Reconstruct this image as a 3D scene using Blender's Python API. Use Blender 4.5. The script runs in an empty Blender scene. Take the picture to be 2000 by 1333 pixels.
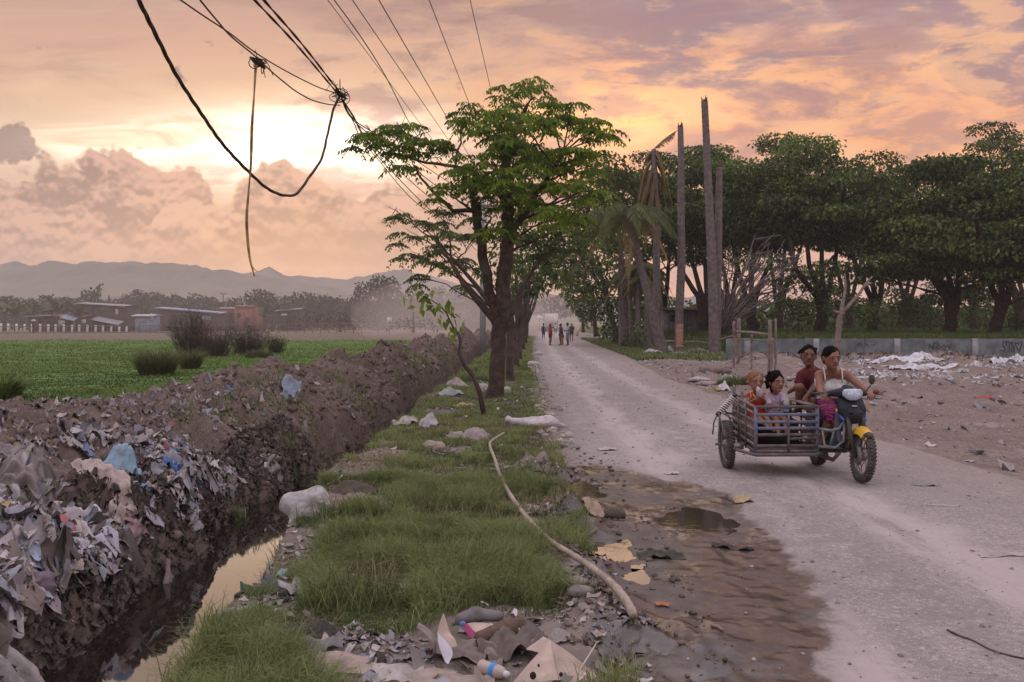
import bpy, math, random
import numpy as np
from mathutils import Vector, Matrix
scene = bpy.context.scene
col = scene.collection
R = math.radians

# ------------------------------------------------------------------ camera
CH = 1.75                                # eye height above the road
cam_d = bpy.data.cameras.new('camera')
cam = bpy.data.objects.new('camera', cam_d)
col.objects.link(cam)
cam.location = (0, 0, CH)
cam.rotation_euler = (R(90), 0, 0)
cam_d.sensor_width = 36
cam_d.lens = 31.5
cam_d.shift_y = -36.5 / 2000
cam_d.clip_start = 0.1
cam_d.clip_end = 9000
scene.camera = cam

# ------------------------------------------------------------------ render
scene.view_settings.view_transform = 'Standard'
scene.view_settings.look = 'None'
scene.view_settings.exposure = 0
scene.view_settings.gamma = 1
cy = scene.cycles
cy.max_bounces = 5
cy.diffuse_bounces = 3
cy.glossy_bounces = 3
cy.transmission_bounces = 4
cy.transparent_max_bounces = 8
cy.volume_bounces = 1
cy.use_denoising = True
cy.sample_clamp_indirect = 6

# ------------------------------------------------------------------ node helper
def lin(*c):
    return tuple(((v / 255) / 12.92 if v <= 10 else (((v / 255) + .055) / 1.055) ** 2.4) for v in c)

class X:                                  # a socket with operators
    t = None
    def __init__(s, k): s.k = k
    @staticmethod
    def put(inp, v):
        if isinstance(v, X): X.t.links.new(v.k, inp)
        else: inp.default_value = v
    @staticmethod
    def m(op, *a, clamp=False):
        n = X.t.nodes.new('ShaderNodeMath'); n.operation = op; n.use_clamp = clamp
        for i, v in enumerate(a): X.put(n.inputs[i], v)
        return X(n.outputs[0])
    def __add__(s, o): return X.m('ADD', s, o)
    __radd__ = __add__
    def __sub__(s, o): return X.m('SUBTRACT', s, o)
    def __rsub__(s, o): return X.m('SUBTRACT', o, s)
    def __mul__(s, o): return X.m('MULTIPLY', s, o)
    __rmul__ = __mul__
    def __truediv__(s, o): return X.m('DIVIDE', s, o)

def node(kind, **kw):
    n = X.t.nodes.new(kind)
    for k, v in kw.items(): setattr(n, k, v)
    return n
def vec(x, y, z=0.0):
    if DIM[0] == '2D' and z: x = x + z * 3.7; y = y + z * 1.9
    n = node('ShaderNodeCombineXYZ')
    for i, v in enumerate((x, y, z)): X.put(n.inputs[i], v)
    return X(n.outputs[0])
DIM = ['3D']
def noise(v, scale=1., detail=4., rough=.55, dist=0.):
    n = node('ShaderNodeTexNoise', noise_dimensions=DIM[0])
    X.put(n.inputs['Vector'], v)
    n.inputs['Scale'].default_value = scale; n.inputs['Detail'].default_value = detail
    n.inputs['Roughness'].default_value = rough; n.inputs['Distortion'].default_value = dist
    return X(n.outputs[0])
def ss(a, b, x):
    n = node('ShaderNodeMapRange', interpolation_type='SMOOTHSTEP')
    X.put(n.inputs[0], x); n.inputs[1].default_value = a; n.inputs[2].default_value = b
    return X(n.outputs[0])
def ramp(x, pts):                         # pts: (pos, rgb)
    n = node('ShaderNodeValToRGB'); X.put(n.inputs[0], x)
    e = n.color_ramp.elements
    while len(e) < len(pts): e.new(.5)
    for q, (p, c) in zip(e, pts): q.position = p; q.color = (*c[:3], 1)
    return X(n.outputs[0])
def mix(f, a, b, blend='MIX'):
    n = node('ShaderNodeMix', data_type='RGBA', blend_type=blend)
    n.clamp_factor = True
    X.put(n.inputs[0], f)
    for i, v in ((6, a), (7, b)):
        X.put(n.inputs[i], v if isinstance(v, X) else (*v[:3], 1))
    return X(n.outputs[2])
def curve(x, pts):
    n = node('ShaderNodeFloatCurve'); X.put(n.inputs[1], x)
    c = n.mapping.curves[0]
    while len(c.points) < len(pts): c.points.new(.5, .5)
    for p, (a, b) in zip(c.points, pts): p.location = (a, b)
    n.mapping.update()
    return X(n.outputs[0])
def gauss(U, V, cx, cy_, sx, sy):
    a = (U - cx) * (1 / sx); b = (V - cy_) * (1 / sy)
    return X.m('POWER', 2.718, (a * a + b * b) * -1.)

# ------------------------------------------------------------------ sky
SUN_AZ, SUN_EL = R(-14), R(11)            # behind the clouds, left of the big tree
world = bpy.data.worlds.new('World')
scene.world = world
world.use_nodes = True
X.t = world.node_tree
X.t.nodes.clear()
DIM[0] = '2D'
tc = node('ShaderNodeTexCoord')
sp = node('ShaderNodeSeparateXYZ'); X.t.links.new(tc.outputs['Generated'], sp.inputs[0])
dx, dy, dz = (X(sp.outputs[i]) for i in range(3))
yy = X.m('MAXIMUM', dy, .2)
U = dx / yy * 1.75 + 1.0                  # direction in thousandths of the lens's plate
V = .63 - dz / yy * 1.75
Vc = X.m('MAXIMUM', X.m('MINIMUM', V, .7), -.6)
# clear gradient, left (dusty pink to pale yellow) and right (orange)
gl = ramp(Vc * .77 + .462, [(0.0, lin(176, 150, 150)), (.44, lin(206, 163, 146)), (.52, lin(228, 174, 148)), (.60, lin(246, 198, 160)),
                        (.66, lin(248, 212, 178)), (.74, lin(238, 196, 176)), (.86, lin(218, 180, 165)), (1., lin(210, 172, 162))])
gr = ramp(Vc * .77 + .462, [(0.0, lin(150, 134, 146)), (.42, lin(172, 146, 146)), (.50, lin(206, 158, 142)), (.57, lin(240, 170, 134)), (.64, lin(250, 170, 122)),
                        (.72, lin(248, 172, 132)), (.86, lin(232, 168, 140)), (1., lin(222, 170, 150))])
warp = noise(vec(U * 1.6, V * 3.2, 3.), 1., 3., .5)
sky = mix(ss(.75, 1.28, U + warp * .3 - .15), gl, gr)
# veil streaks over the left top
st = noise(vec(U * 1.3, V * 6., 7.), 1.6, 5., .6, .4)
sky = mix(ss(.42, .72, st) * .6 * ss(.32, .16, V), sky, lin(178, 132, 124))
sky = mix(ss(.5, .8, noise(vec(U * 1.0, V * 7.5, 21.), 2.2, 5., .6, .6)) * .35 * ss(1.1, .8, U), sky, lin(252, 220, 180))
n3 = noise(vec(U * 2.6, V * 13., 1.), 1.5, 6., .62, .7)
# glow behind the cumulus and low suns' light on the right
g1 = gauss(U, V, .58, .285, .25, .068) + gauss(U, V, .22, .285, .15, .035) * .6
g2 = gauss(U, V, 1.2, .235, .2, .075)
g3 = gauss(U, V, 1.62, .28, .5, .09)
g1 = g1 * (ss(.3, .62, n3) * .75 + .5)
sky = mix(g1 * 1.15, sky, lin(255, 246, 226))
sky = mix(g2 * ss(.25, .55, n3) * 1.0, sky, lin(255, 196, 116))
sky = mix(g3 * ss(.42, .66, n3) * .85, sky, lin(255, 170, 100))
# right hand stratus: mauve bands with lit edges
n4 = noise(vec(U * 2.2 - V * 1.2, V * 8. + U * .8, 11.), 1.25, 7., .6, .5)
n4b = noise(vec(U * 6., V * 16., 4.), 1.3, 6., .62, .2)
reg = ss(.95, 1.35, U + V * .2)
bandm = ss(.42, .68, n4 + (n4b - .5) * .35 + ss(.32, .0, V) * .05) * reg * ss(.33, .22, V)
edge = (ss(.40, .47, n4 + (n4b - .5) * .35) - ss(.47, .56, n4 + (n4b - .5) * .35)) * reg
sky = mix(bandm * .85, sky, mix(ss(.1, .28, V), lin(140, 112, 124), lin(176, 118, 108)))
sky = mix(edge * .75 * ss(.02, .14, V), sky, lin(255, 178, 112))
sky = mix(ss(.14, -.02, V) * ss(1.3, 1.8, U) * .55, sky, lin(140, 116, 134))
tx = noise(vec(U * 2.6 + V * .8, V * 8., 31.), 1.7, 7., .60, .15)
sky = mix(ss(.46, .64, tx) * .62 * ss(.5, .8, U + V), sky, lin(160, 114, 114)); sky = mix(ss(.50, .36, tx) * .62 * ss(.55, .95, U), sky, lin(255, 188, 132))
# cumulus bank on the left
b1 = noise(vec(U * 6., V * 7., 2.), 1., 6., .55, .25)
b2 = noise(vec(U * 6., V * 7. - .30, 2.), 1., 6., .55, .25)
def puff(dv):
    tot = None
    for sc_, w_ in ((11., .5), (25., .3), (54., .2)):
        vo = node('ShaderNodeTexVoronoi', feature='F1', voronoi_dimensions='2D')
        X.put(vo.inputs['Vector'], vec(U * sc_ + b1 * 1.6, (V + dv) * (sc_ * 1.25) + b1 * 1.6, sc_)); vo.inputs['Scale'].default_value = 1.
        q_ = X(vo.outputs[0]) * w_; tot = q_ if tot is None else tot + q_
    return tot
bil = puff(0.); bil2 = puff(-.012)
top = curve(X.m('MINIMUM', X.m('MAXIMUM', U + .2, 0.), 1.2) * .8333, [(0, .34), (.18, .33), (.27, .315), (.36, .30), (.42, .285), (.475, .295), (.505, .335), (.53, .40), (.56, .365),
           (.60, .33), (.66, .335), (.72, .352), (.79, .36), (.86, .36), (1, .42)])
edgev = V - top + (b1 - .5) * .12 + (.42 - bil) * .085
cum = ss(-.006, .014, edgev)
shade = ss(-.17, .17, (b2 - b1) * -.75 + (bil2 - bil) * .9)
cc = mix(shade, lin(134, 100, 108), lin(228, 176, 160))
cc = mix(ss(.022, .0, edgev) * .65, cc, lin(252, 214, 176))
cc = mix(ss(.44, .57, V) * .75, cc, lin(214, 172, 158))
cc = mix(gauss(U, V, .66, .46, .16, .045) * .6, cc, lin(146, 114, 116))
cc = mix(gauss(U, V, .62, .505, .25, .018) * .6, cc, lin(150, 118, 120))
sky = mix(cum * ss(1.15, .95, U) * .96, sky, cc)
# small dark cloud at the left edge and the flat bar above the bank
s1 = gauss(U, V, .0, .285, .062, .040) + (b1 - .5) * 1.1 + (.4 - bil) * .9
sky = mix(ss(.28, .45, s1) * .8, sky, lin(116, 92, 100))
s2 = gauss(U, V, .25, .272, .17, .022) + (n3 - .5) * .7
sky = mix(ss(.25, .6, s2) * .8, sky, lin(232, 176, 146))
# brightness of the glow itself
boost = (g1 * 1.7 + g2 * .6) * (1. - cum) + .84 + .22 * ss(.95, 1.25, U)
# overhead and behind
front = ss(.35, .62, dy) * ss(.72, .5, dz) * ss(-.2, -.04, dz)
el = X.m('MAXIMUM', dz, -.1)
back = mix(ss(.0, .5, el), lin(196, 172, 178), lin(206, 196, 206))
skyb = X.m('MULTIPLY', ss(-.3, .0, dz), 1.)
BACK_GAIN = 1.62
bk = node('ShaderNodeVectorMath', operation='SCALE'); X.put(bk.inputs[0], mix(ss(-.02, -.2, dz), back, (.08, .07, .065))); X.put(bk.inputs[3], BACK_GAIN * (ss(.02, .75, el) * .78 + .52))
ns = node('ShaderNodeTexSky', sky_type='NISHITA', sun_disc=False)
ns.sun_elevation = R(3); ns.sun_rotation = SUN_AZ
bgf = node('ShaderNodeBackground'); X.put(bgf.inputs[0], sky); X.put(bgf.inputs[1], boost)
bgb = node('ShaderNodeBackground'); X.t.links.new(bk.outputs[0], bgb.inputs[0])
bg1 = node('ShaderNodeMixShader'); X.put(bg1.inputs[0], front); X.t.links.new(bgb.outputs[0], bg1.inputs[1]); X.t.links.new(bgf.outputs[0], bg1.inputs[2])
bg2 = node('ShaderNodeBackground'); X.t.links.new(ns.outputs[0], bg2.inputs[0]); bg2.inputs[1].default_value = .02
ad = node('ShaderNodeAddShader'); X.t.links.new(bg1.outputs[0], ad.inputs[0]); X.t.links.new(bg2.outputs[0], ad.inputs[1])
wo = node('ShaderNodeOutputWorld'); X.t.links.new(ad.outputs[0], wo.inputs[0])
world.cycles.sampling_method = 'MANUAL'; world.cycles.sample_map_resolution = 512

DIM[0] = '3D'

# ------------------------------------------------------------------ sun, veiled by cloud
sd = bpy.data.lights.new('sun', 'SUN'); sd.energy = .35; sd.angle = R(50); sd.color = (1., .80, .58)
so = bpy.data.objects.new('sun', sd); col.objects.link(so)
so.location = (-60, 200, 60)
dirv = Vector((math.sin(SUN_AZ) * math.cos(SUN_EL), math.cos(SUN_AZ) * math.cos(SUN_EL), math.sin(SUN_EL)))
so.rotation_euler = dirv.to_track_quat('Z', 'Y').to_euler()

# ------------------------------------------------------------------ geometry helpers
def P(px, py, D):                         # a place in the world from a direction and a distance
    return np.array(((px - 1000) / 1750 * D, D, CH - (py - 630) / 1750 * D))

class MB:
    def __init__(s): s.v = []; s.q = []; s.t = []; s.n = 0; s.a = []
    def add(s, v, q=None, t=None, a=None):
        v = np.asarray(v, float).reshape(-1, 3)
        if q is not None and len(q): s.q.append(np.asarray(q, np.int64).reshape(-1, 4) + s.n)
        if t is not None and len(t): s.t.append(np.asarray(t, np.int64).reshape(-1, 3) + s.n)
        s.v.append(v)
        s.a.append(np.full(len(v), .5) if a is None else np.broadcast_to(np.asarray(a, float), (len(v),)))
        s.n += len(v)
        return s
    def box(s, c, d, rot=None, a=None):   # centre, full sizes
        o = np.array([(x, y, z) for z in (-.5, .5) for y in (-.5, .5) for x in (-.5, .5)]) * np.array(d, float)
        if rot is not None: o = o @ np.array(rot).T
        return s.add(o + np.array(c, float), [(0, 2, 3, 1), (4, 5, 7, 6), (0, 1, 5, 4), (2, 6, 7, 3), (0, 4, 6, 2), (1, 3, 7, 5)], a=a)
    def bar(s, p, q, w, h=None, a=None):  # square bar from p to q
        p = np.array(p, float); q = np.array(q, float); z = q - p; L = np.linalg.norm(z); z = z / L
        u = np.cross(z, (0, 0, 1)) if abs(z[2]) < .95 else np.cross(z, (1, 0, 0)); u /= np.linalg.norm(u); w2 = np.cross(u, z)
        return s.box((p + q) / 2, (w, h or w, L), np.stack([u, w2, z], 1), a)
    def tube(s, pts, r, n=8, cap=True, a=None):
        pts = np.asarray(pts, float); m = len(pts)
        r = np.broadcast_to(np.asarray(r, float), (m,))
        T = np.gradient(pts, axis=0); T /= np.linalg.norm(T, axis=1)[:, None] + 1e-12
        up = np.array((0, 0, 1.)) if abs(T[0][2]) < .9 else np.array((1., 0, 0))
        u = np.cross(T[0], up); u /= np.linalg.norm(u); Us = []
        for i in range(m):
            u = u - T[i] * (u @ T[i]); u /= np.linalg.norm(u) + 1e-12; Us.append(u)
        Us = np.array(Us); W = np.cross(T, Us)
        an = np.arange(n) / n * 2 * np.pi
        v = pts[:, None] + r[:, None, None] * (np.cos(an)[None, :, None] * Us[:, None] + np.sin(an)[None, :, None] * W[:, None])
        i = np.arange(m - 1)[:, None] * n; j = np.arange(n)[None]; k = (j + 1) % n
        q = np.stack([i + j, i + k, i + n + k, i + n + j], -1).reshape(-1, 4)
        v = v.reshape(-1, 3); t = []
        if cap:
            v = np.vstack([v, pts[0], pts[-1]]); c0 = m * n; jj = np.arange(n); kk = (jj + 1) % n
            t = np.vstack([np.stack([kk, jj, np.full(n, c0)], 1), np.stack([(m - 1) * n + jj, (m - 1) * n + kk, np.full(n, c0 + 1)], 1)])
        return s.add(v, q, t, a)
    def lathe(s, prof, c, ax=(0, 0, 1), n=24, a=None, closed=False):    # prof: (radius, along)
        ax = np.array(ax, float); ax /= np.linalg.norm(ax)
        u = np.cross(ax, (0, 0, 1)) if abs(ax[2]) < .9 else np.cross(ax, (1, 0, 0)); u /= np.linalg.norm(u); w = np.cross(ax, u)
        pr = np.array(prof, float)
        if closed: pr = np.vstack([pr, pr[:1]])
        an = np.arange(n) / n * 2 * np.pi; m = len(pr)
        ring = np.cos(an)[:, None] * u + np.sin(an)[:, None] * w
        v = np.array(c, float) + pr[:, 0][:, None, None] * ring[None] + pr[:, 1][:, None, None] * ax
        i = np.arange(m - 1)[:, None] * n; j = np.arange(n)[None]; k = (j + 1) % n
        q = np.stack([i + j, i + k, i + n + k, i + n + j], -1).reshape(-1, 4)
        return s.add(v.reshape(-1, 3), q, a=a)
    def ell(s, c, r, rot=None, n=10, a=None):
        th = np.linspace(0, np.pi, n // 2 + 2); pr = [(math.sin(x), -math.cos(x)) for x in th]
        b = MB().lathe(pr, (0, 0, 0), n=n); v = b.v[0] * np.array(r, float)
        if rot is not None: v = v @ np.array(rot).T
        return s.add(v + np.array(c, float), b.q[0], a=a)
    def grid(s, V, a=None):               # V: (m, n, 3) sheet
        m, n = V.shape[:2]; i = np.arange(m - 1)[:, None] * n; j = np.arange(n - 1)[None]
        q = np.stack([i + j, i + j + 1, i + n + j + 1, i + n + j], -1).reshape(-1, 4)
        return s.add(V.reshape(-1, 3), q, a=None if a is None else np.asarray(a).reshape(-1))
    def obj(s, name, mat, parent=None, smooth=False, attr=None):
        V = np.concatenate(s.v); me = bpy.data.meshes.new(name)
        if parent is not None: V = V - np.array(wloc(parent))
        q = np.concatenate(s.q) if s.q else np.zeros((0, 4), np.int64); t = np.concatenate(s.t) if s.t else np.zeros((0, 3), np.int64)
        me.vertices.add(len(V)); me.vertices.foreach_set('co', V.astype(np.float32).ravel())
        me.loops.add(q.size + t.size); me.polygons.add(len(q) + len(t))
        me.loops.foreach_set('vertex_index', np.concatenate([q.ravel(), t.ravel()]).astype(np.int32))
        me.polygons.foreach_set('loop_start', np.concatenate([np.arange(len(q)) * 4, q.size + np.arange(len(t)) * 3]).astype(np.int32))
        if smooth: me.polygons.foreach_set('use_smooth', np.ones(len(q) + len(t), bool))
        at = me.attributes.new('tone', 'FLOAT', 'POINT'); at.data.foreach_set('value', np.concatenate(s.a).astype(np.float32))
        for k, arr in (attr or {}).items():
            if arr.ndim == 2:
                z = me.attributes.new(k, 'FLOAT_COLOR', 'POINT'); z.data.foreach_set('color', np.hstack([arr, np.ones((len(arr), 1))]).astype(np.float32).ravel())
            else:
                z = me.attributes.new(k, 'FLOAT', 'POINT'); z.data.foreach_set('value', arr.astype(np.float32))
        me.update(calc_edges=True)
        if mat: me.materials.append(mat)
        o = bpy.data.objects.new(name, me); col.objects.link(o)
        if parent is not None: o.parent = parent
        return o
def wloc(o):
    l = Vector(o.location)
    return l + wloc(o.parent) if o.parent else l
def tag(o, label=None, cat=None, group=None, kind=None):
    if label: o['label'] = label
    if cat: o['category'] = cat
    if group: o['group'] = group
    if kind: o['kind'] = kind
    return o
def thing(name, label, cat, loc=(0, 0, 0), group=None):
    o = bpy.data.objects.new(name, None); col.objects.link(o); o.location = tuple(float(x) for x in loc)
    o.empty_display_size = .2
    return tag(o, label, cat, group)
def copy_tree(o, parent=None):
    c = o.copy(); col.objects.link(c); c.parent = parent
    for ch in list(o.children): copy_tree(ch, c)
    return c

# ------------------------------------------------------------------ smooth blended solids
def sdf(prims, vox, sub=(), k=.02, keep=None):
    """Surface of smoothly blended tapered capsules ('c',a,b,ra,rb[,k]) and ellipsoids ('e',c,r[,R])."""
    lo = np.full(3, 1e9); hi = -lo; bb = []
    for p in prims:
        if p[0] == 'c':
            r = max(p[3], p[4]); a = np.minimum(p[1], p[2]) - r; b = np.maximum(p[1], p[2]) + r
        else:
            r = max(p[2]); a = np.array(p[1]) - r; b = np.array(p[1]) + r
        bb.append((a, b)); lo = np.minimum(lo, a); hi = np.maximum(hi, b)
    lo = lo - 3 * vox - k; n = np.ceil((hi + 3 * vox + k - lo) / vox).astype(int) + 1
    D = np.full(n, .08, np.float32)
    def ev(p, bnd, pad):
        i0 = np.maximum(((bnd[0] - pad - lo) / vox).astype(int), 0); i1 = np.minimum(np.ceil((bnd[1] + pad - lo) / vox).astype(int) + 1, n)
        if (i1 <= i0).any(): return None, None
        g = np.stack(np.meshgrid(*[np.arange(i0[i], i1[i]) * vox + lo[i] for i in range(3)], indexing='ij'), -1)
        if p[0] == 'c':
            a = np.array(p[1], float); ba = np.array(p[2], float) - a; h = np.clip(((g - a) @ ba) / (ba @ ba + 1e-9), 0, 1)
            d = np.linalg.norm(g - a - h[..., None] * ba, axis=-1) - (p[3] + (p[4] - p[3]) * h)
        else:
            q = g - np.array(p[1], float)
            if len(p) > 3 and p[3] is not None: q = q @ np.array(p[3])
            r = np.array(p[2], float); qn = q / r; l = np.linalg.norm(qn, axis=-1); l2 = np.linalg.norm(qn / r, axis=-1) + 1e-9
            d = l * (l - 1) / l2
        return tuple(slice(i0[i], i1[i]) for i in range(3)), d
    for p, b in zip(prims, bb):
        kk = p[5] if p[0] == 'c' and len(p) > 5 else k
        s, d = ev(p, b, kk + 2 * vox)
        if s is None: continue
        c = D[s]; h = np.clip(.5 + .5 * (c - d) / kk, 0, 1)
        D[s] = c + (d - c) * h - kk * h * (1 - h)
    for p in sub:
        if p[0] == 'p':                    # cut away the side n.x > d
            g = np.meshgrid(*[np.arange(n[i]) * vox + lo[i] for i in range(3)], indexing='ij')
            D = np.maximum(D, (g[0] * p[1][0] + g[1] * p[1][1] + g[2] * p[1][2] - p[2]).astype(np.float32)); continue
        r = max(p[3], p[4]) if p[0] == 'c' else max(p[2])
        b = (np.minimum(p[1], p[2]) - r, np.maximum(p[1], p[2]) + r) if p[0] == 'c' else (np.array(p[1]) - r, np.array(p[1]) + r)
        s, d = ev(p, b, 2 * vox)
        if s is not None: D[s] = np.maximum(D[s], -d)
    S = D < 0
    m = n - 1; acc = np.zeros((*m, 3), np.float32); cnt = np.zeros(m, np.float32)
    corners = [(i, j, l) for i in (0, 1) for j in (0, 1) for l in (0, 1)]
    def cs(c): return D[c[0]:c[0] + m[0], c[1]:c[1] + m[1], c[2]:c[2] + m[2]]
    for a in corners:
        for ax in range(3):
            if a[ax]: continue
            b = list(a); b[ax] = 1
            da, db = cs(a), cs(b); x = (da < 0) != (db < 0)
            if not x.any(): continue
            tt = da[x] / (da[x] - db[x]); pt = np.tile(np.array(a, np.float32), (len(tt), 1)); pt[:, ax] += tt
            acc[x] += pt; cnt[x] += 1
    act = cnt > 0; idx = np.full(m, -1, np.int64); idx[act] = np.arange(act.sum())
    V = (np.argwhere(act) + acc[act] / cnt[act][:, None]) * vox + lo
    Q = []
    for ax in range(3):
        b0 = [slice(0, None)] * 3; b1 = [slice(0, None)] * 3; b0[ax] = slice(0, -1); b1[ax] = slice(1, None)
        A, B = S[tuple(b0)], S[tuple(b1)]; e = np.argwhere(A != B); o1, o2 = [i for i in range(3) if i != ax]
        ok = (e[:, o1] > 0) & (e[:, o2] > 0) & (e[:, o1] < m[o1]) & (e[:, o2] < m[o2]); e = e[ok]
        fl = A[tuple(e.T)]
        def at(d1, d2):
            f = e.copy(); f[:, o1] -= d1; f[:, o2] -= d2; return idx[tuple(f.T)]
        q = np.stack([at(1, 1), at(0, 1), at(0, 0), at(1, 0)], 1)
        if ax == 1: fl = ~fl
        q[~fl] = q[~fl][:, ::-1]; Q.append(q)
    Q = np.concatenate(Q)
    return V, Q[(Q >= 0).all(1)]
def solid(name, prims, mat, parent=None, vox=.01, sub=(), k=.02, rough=0., rs=None, attr_fn=None):
    V, Q = sdf(prims, vox, sub, k)
    if rough:
        rn = (fbm3(V * (rs or 20.)) - .5) * 2 * rough; c = V.mean(0); d = V - c; V = V + d / (np.linalg.norm(d, axis=1)[:, None] + 1e-6) * rn[:, None]
    return MB().add(V, Q, a=attr_fn(V) if attr_fn else None).obj(name, mat, parent, smooth=True)

# ------------------------------------------------------------------ value noise
def _h(ix, iy, iz, seed):
    v = (ix * 374761393 + iy * 668265263 + iz * 2147483647 + seed * 1274126177) & 0x7fffffff
    v = ((v ^ (v >> 13)) * 1274126177) & 0x7fffffff
    v = ((v ^ (v >> 16)) * 461845907) & 0x7fffffff
    return ((v ^ (v >> 11)) & 0xffff) / 65535.
def vn(x, y, seed=0):
    ix = np.floor(x).astype(np.int64); iy = np.floor(y).astype(np.int64); fx = x - ix; fy = y - iy
    fx = fx * fx * (3 - 2 * fx); fy = fy * fy * (3 - 2 * fy)
    a, b, c, d = _h(ix, iy, 0, seed), _h(ix + 1, iy, 0, seed), _h(ix, iy + 1, 0, seed), _h(ix + 1, iy + 1, 0, seed)
    return (a + (b - a) * fx) * (1 - fy) + (c + (d - c) * fx) * fy
def fbm(x, y, seed=0, o=4, g=.5):
    s = 0; w = 1.; t = 0
    for i in range(o):
        s = s + vn(x * 2 ** i + i * 17.3, y * 2 ** i - i * 9.1, seed + i) * w; t += w; w *= g
    return s / t
def fbm3(p, seed=0):
    return (fbm(p[:, 0] + p[:, 2] * .37, p[:, 1] - p[:, 2] * .61, seed) + fbm(p[:, 2] + 5., p[:, 0] - p[:, 1], seed + 9)) / 2
def sm(a, b, x):
    t = np.clip((x - a) / (b - a), 0, 1); return t * t * (3 - 2 * t)

# ------------------------------------------------------------------ materials
def new_mat(name):
    m = bpy.data.materials.new(name); m.use_nodes = True; X.t = m.node_tree; X.t.nodes.clear()
    return m
def geo_pos():
    return X(node('ShaderNodeNewGeometry').outputs['Position'])
def obj_pos():
    return X(node('ShaderNodeTexCoord').outputs['Object'])
def attr(name, what='Fac'):
    return X(node('ShaderNodeAttribute', attribute_name=name).outputs[what])
def scl(v, s):
    n = node('ShaderNodeVectorMath', operation='MULTIPLY'); X.put(n.inputs[0], v); n.inputs[1].default_value = s if isinstance(s, tuple) else (s, s, s)
    return X(n.outputs[0])
def bump(h, strength=.5, dist=.02, normal=None):
    n = node('ShaderNodeBump'); n.inputs['Strength'].default_value = strength; n.inputs['Distance'].default_value = dist
    X.put(n.inputs['Height'], h)
    if normal is not None: X.put(n.inputs['Normal'], normal)
    return X(n.outputs[0])
def finish(colr, rough=.8, normal=None, metal=0., spec=.3, trans=None, alpha=None, tr=0., coat=0., ior=1.5):
    b = node('ShaderNodeBsdfPrincipled')
    X.put(b.inputs['Base Color'], colr if isinstance(colr, X) else (*colr[:3], 1))
    X.put(b.inputs['Roughness'], rough); b.inputs['Metallic'].default_value = metal; b.inputs['Specular IOR Level'].default_value = spec
    b.inputs['IOR'].default_value = ior
    b.inputs['Transmission Weight'].default_value = tr; b.inputs['Coat Weight'].default_value = coat
    if normal is not None: X.put(b.inputs['Normal'], normal)
    out = node('ShaderNodeOutputMaterial'); sh = b.outputs[0]
    if trans is not None:                  # thin leaf or cloth: light passes through
        t = node('ShaderNodeBsdfTranslucent'); X.put(t.inputs[0], colr if isinstance(colr, X) else (*colr[:3], 1))
        mx = node('ShaderNodeMixShader'); mx.inputs[0].default_value = trans
        X.t.links.new(sh, mx.inputs[1]); X.t.links.new(t.outputs[0], mx.inputs[2]); sh = mx.outputs[0]
    X.t.links.new(sh, out.inputs[0])
def plain(name, c, rough=.7, var=.25, scale=6., bmp=.15, dist=.01, metal=0., spec=.3, c2=None, trans=None, coat=0., detail=4.):
    """Worn plain surface: mottled colour and a little relief."""
    m = new_mat(name); p = obj_pos()
    n = noise(p, scale, detail, .6)
    d = c2 or tuple(v * (1 - var) for v in c); e = c if c2 else tuple(min(1, v * (1 + var)) for v in c)
    cr = mix(ss(.3, .7, n), d, e)
    n2 = noise(p, scale * 6, 3.)
    finish(cr, X.m('ADD', (n2 - .5) * .25, rough, clamp=True), bump(n2, bmp, dist) if bmp else None, metal, spec, trans, coat=coat)
    return m
def leafmat(name, dark, light, trans=.35, rough=.55):
    m = new_mat(name); t = attr('tone')
    finish(mix(t, dark, light), rough, None, 0, .25, trans)
    return m
def colmat(name, rough=.75, trans=None, bmp=.3):
    """Colour carried by each loose piece, with dirt on it."""
    m = new_mat(name); c = attr('col', 'Color'); p = obj_pos()
    n = noise(p, 9., 5., .65)
    finish(mix(ss(.42, .72, n) * .55, c, (.13, .10, .08)), rough, bump(noise(p, 45., 3.), bmp, .01), 0, .3, trans)
    return m

# ------------------------------------------------------------------ lie of the land
def it(y, *pts): return np.interp(y, [p[0] for p in pts], [p[1] for p in pts])
def road_l(y): return it(y, (-8, .62), (4, .62), (15, .70), (30, .82), (45, 1.1), (68, 1.6), (100, 2.7), (150, 4.6), (320, 14))
def road_r(y): return it(y, (-8, 6), (6, 5.9), (12, 5.6), (20, 4.9), (28, 4.8), (45, 5.7), (68, 6.3), (100, 7.3), (150, 9.2), (320, 19))
def ditch(y): return it(y, (8, .16), (14, .34)) * (vn(y * .9, y * 0 + 2., 71) - .5) + it(y, (8, .12), (14, .26)) * (vn(y * 2.3, y * 0 + 5., 72) - .5) + it(y, (-8, -2.85), (6, -2.85), (10, -2.9), (13, -2.8), (19, -2.55), (34, -2.25), (60, -1.7), (100, -.6), (150, 1.2), (320, 9))
def verge_l(y): return ditch(y) + it(y, (0, 1.22), (6, 1.18), (8, 1.0), (10, .92), (20, .62), (60, .6))
def crest(y): return ditch(y) + .5 * (vn(y * .6, y * 0 + 8.1, 73) - .5) + it(y, (-8, -3.0), (6, -2.9), (10, -2.65), (15, -2.35), (20, -2.0), (27, -1.75), (36, -1.45), (52, -1.3), (90, -1.3), (320, -1.3))
def crest_z(y):
    b = it(y, (-8, .72), (6, .72), (10, .72), (14, .76), (20, .80), (27, .85), (36, 1.05), (52, 1.15), (75, .9), (100, .4), (320, .2))
    return b + (vn(y * .42, y * 0 + 3.3, 5) - .5) * .62 * it(y, (0, .6), (12, 1.), (60, 1.2)) + (vn(y * 1.1, y * 0 + 1.3, 6) - .5) * .34
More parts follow.
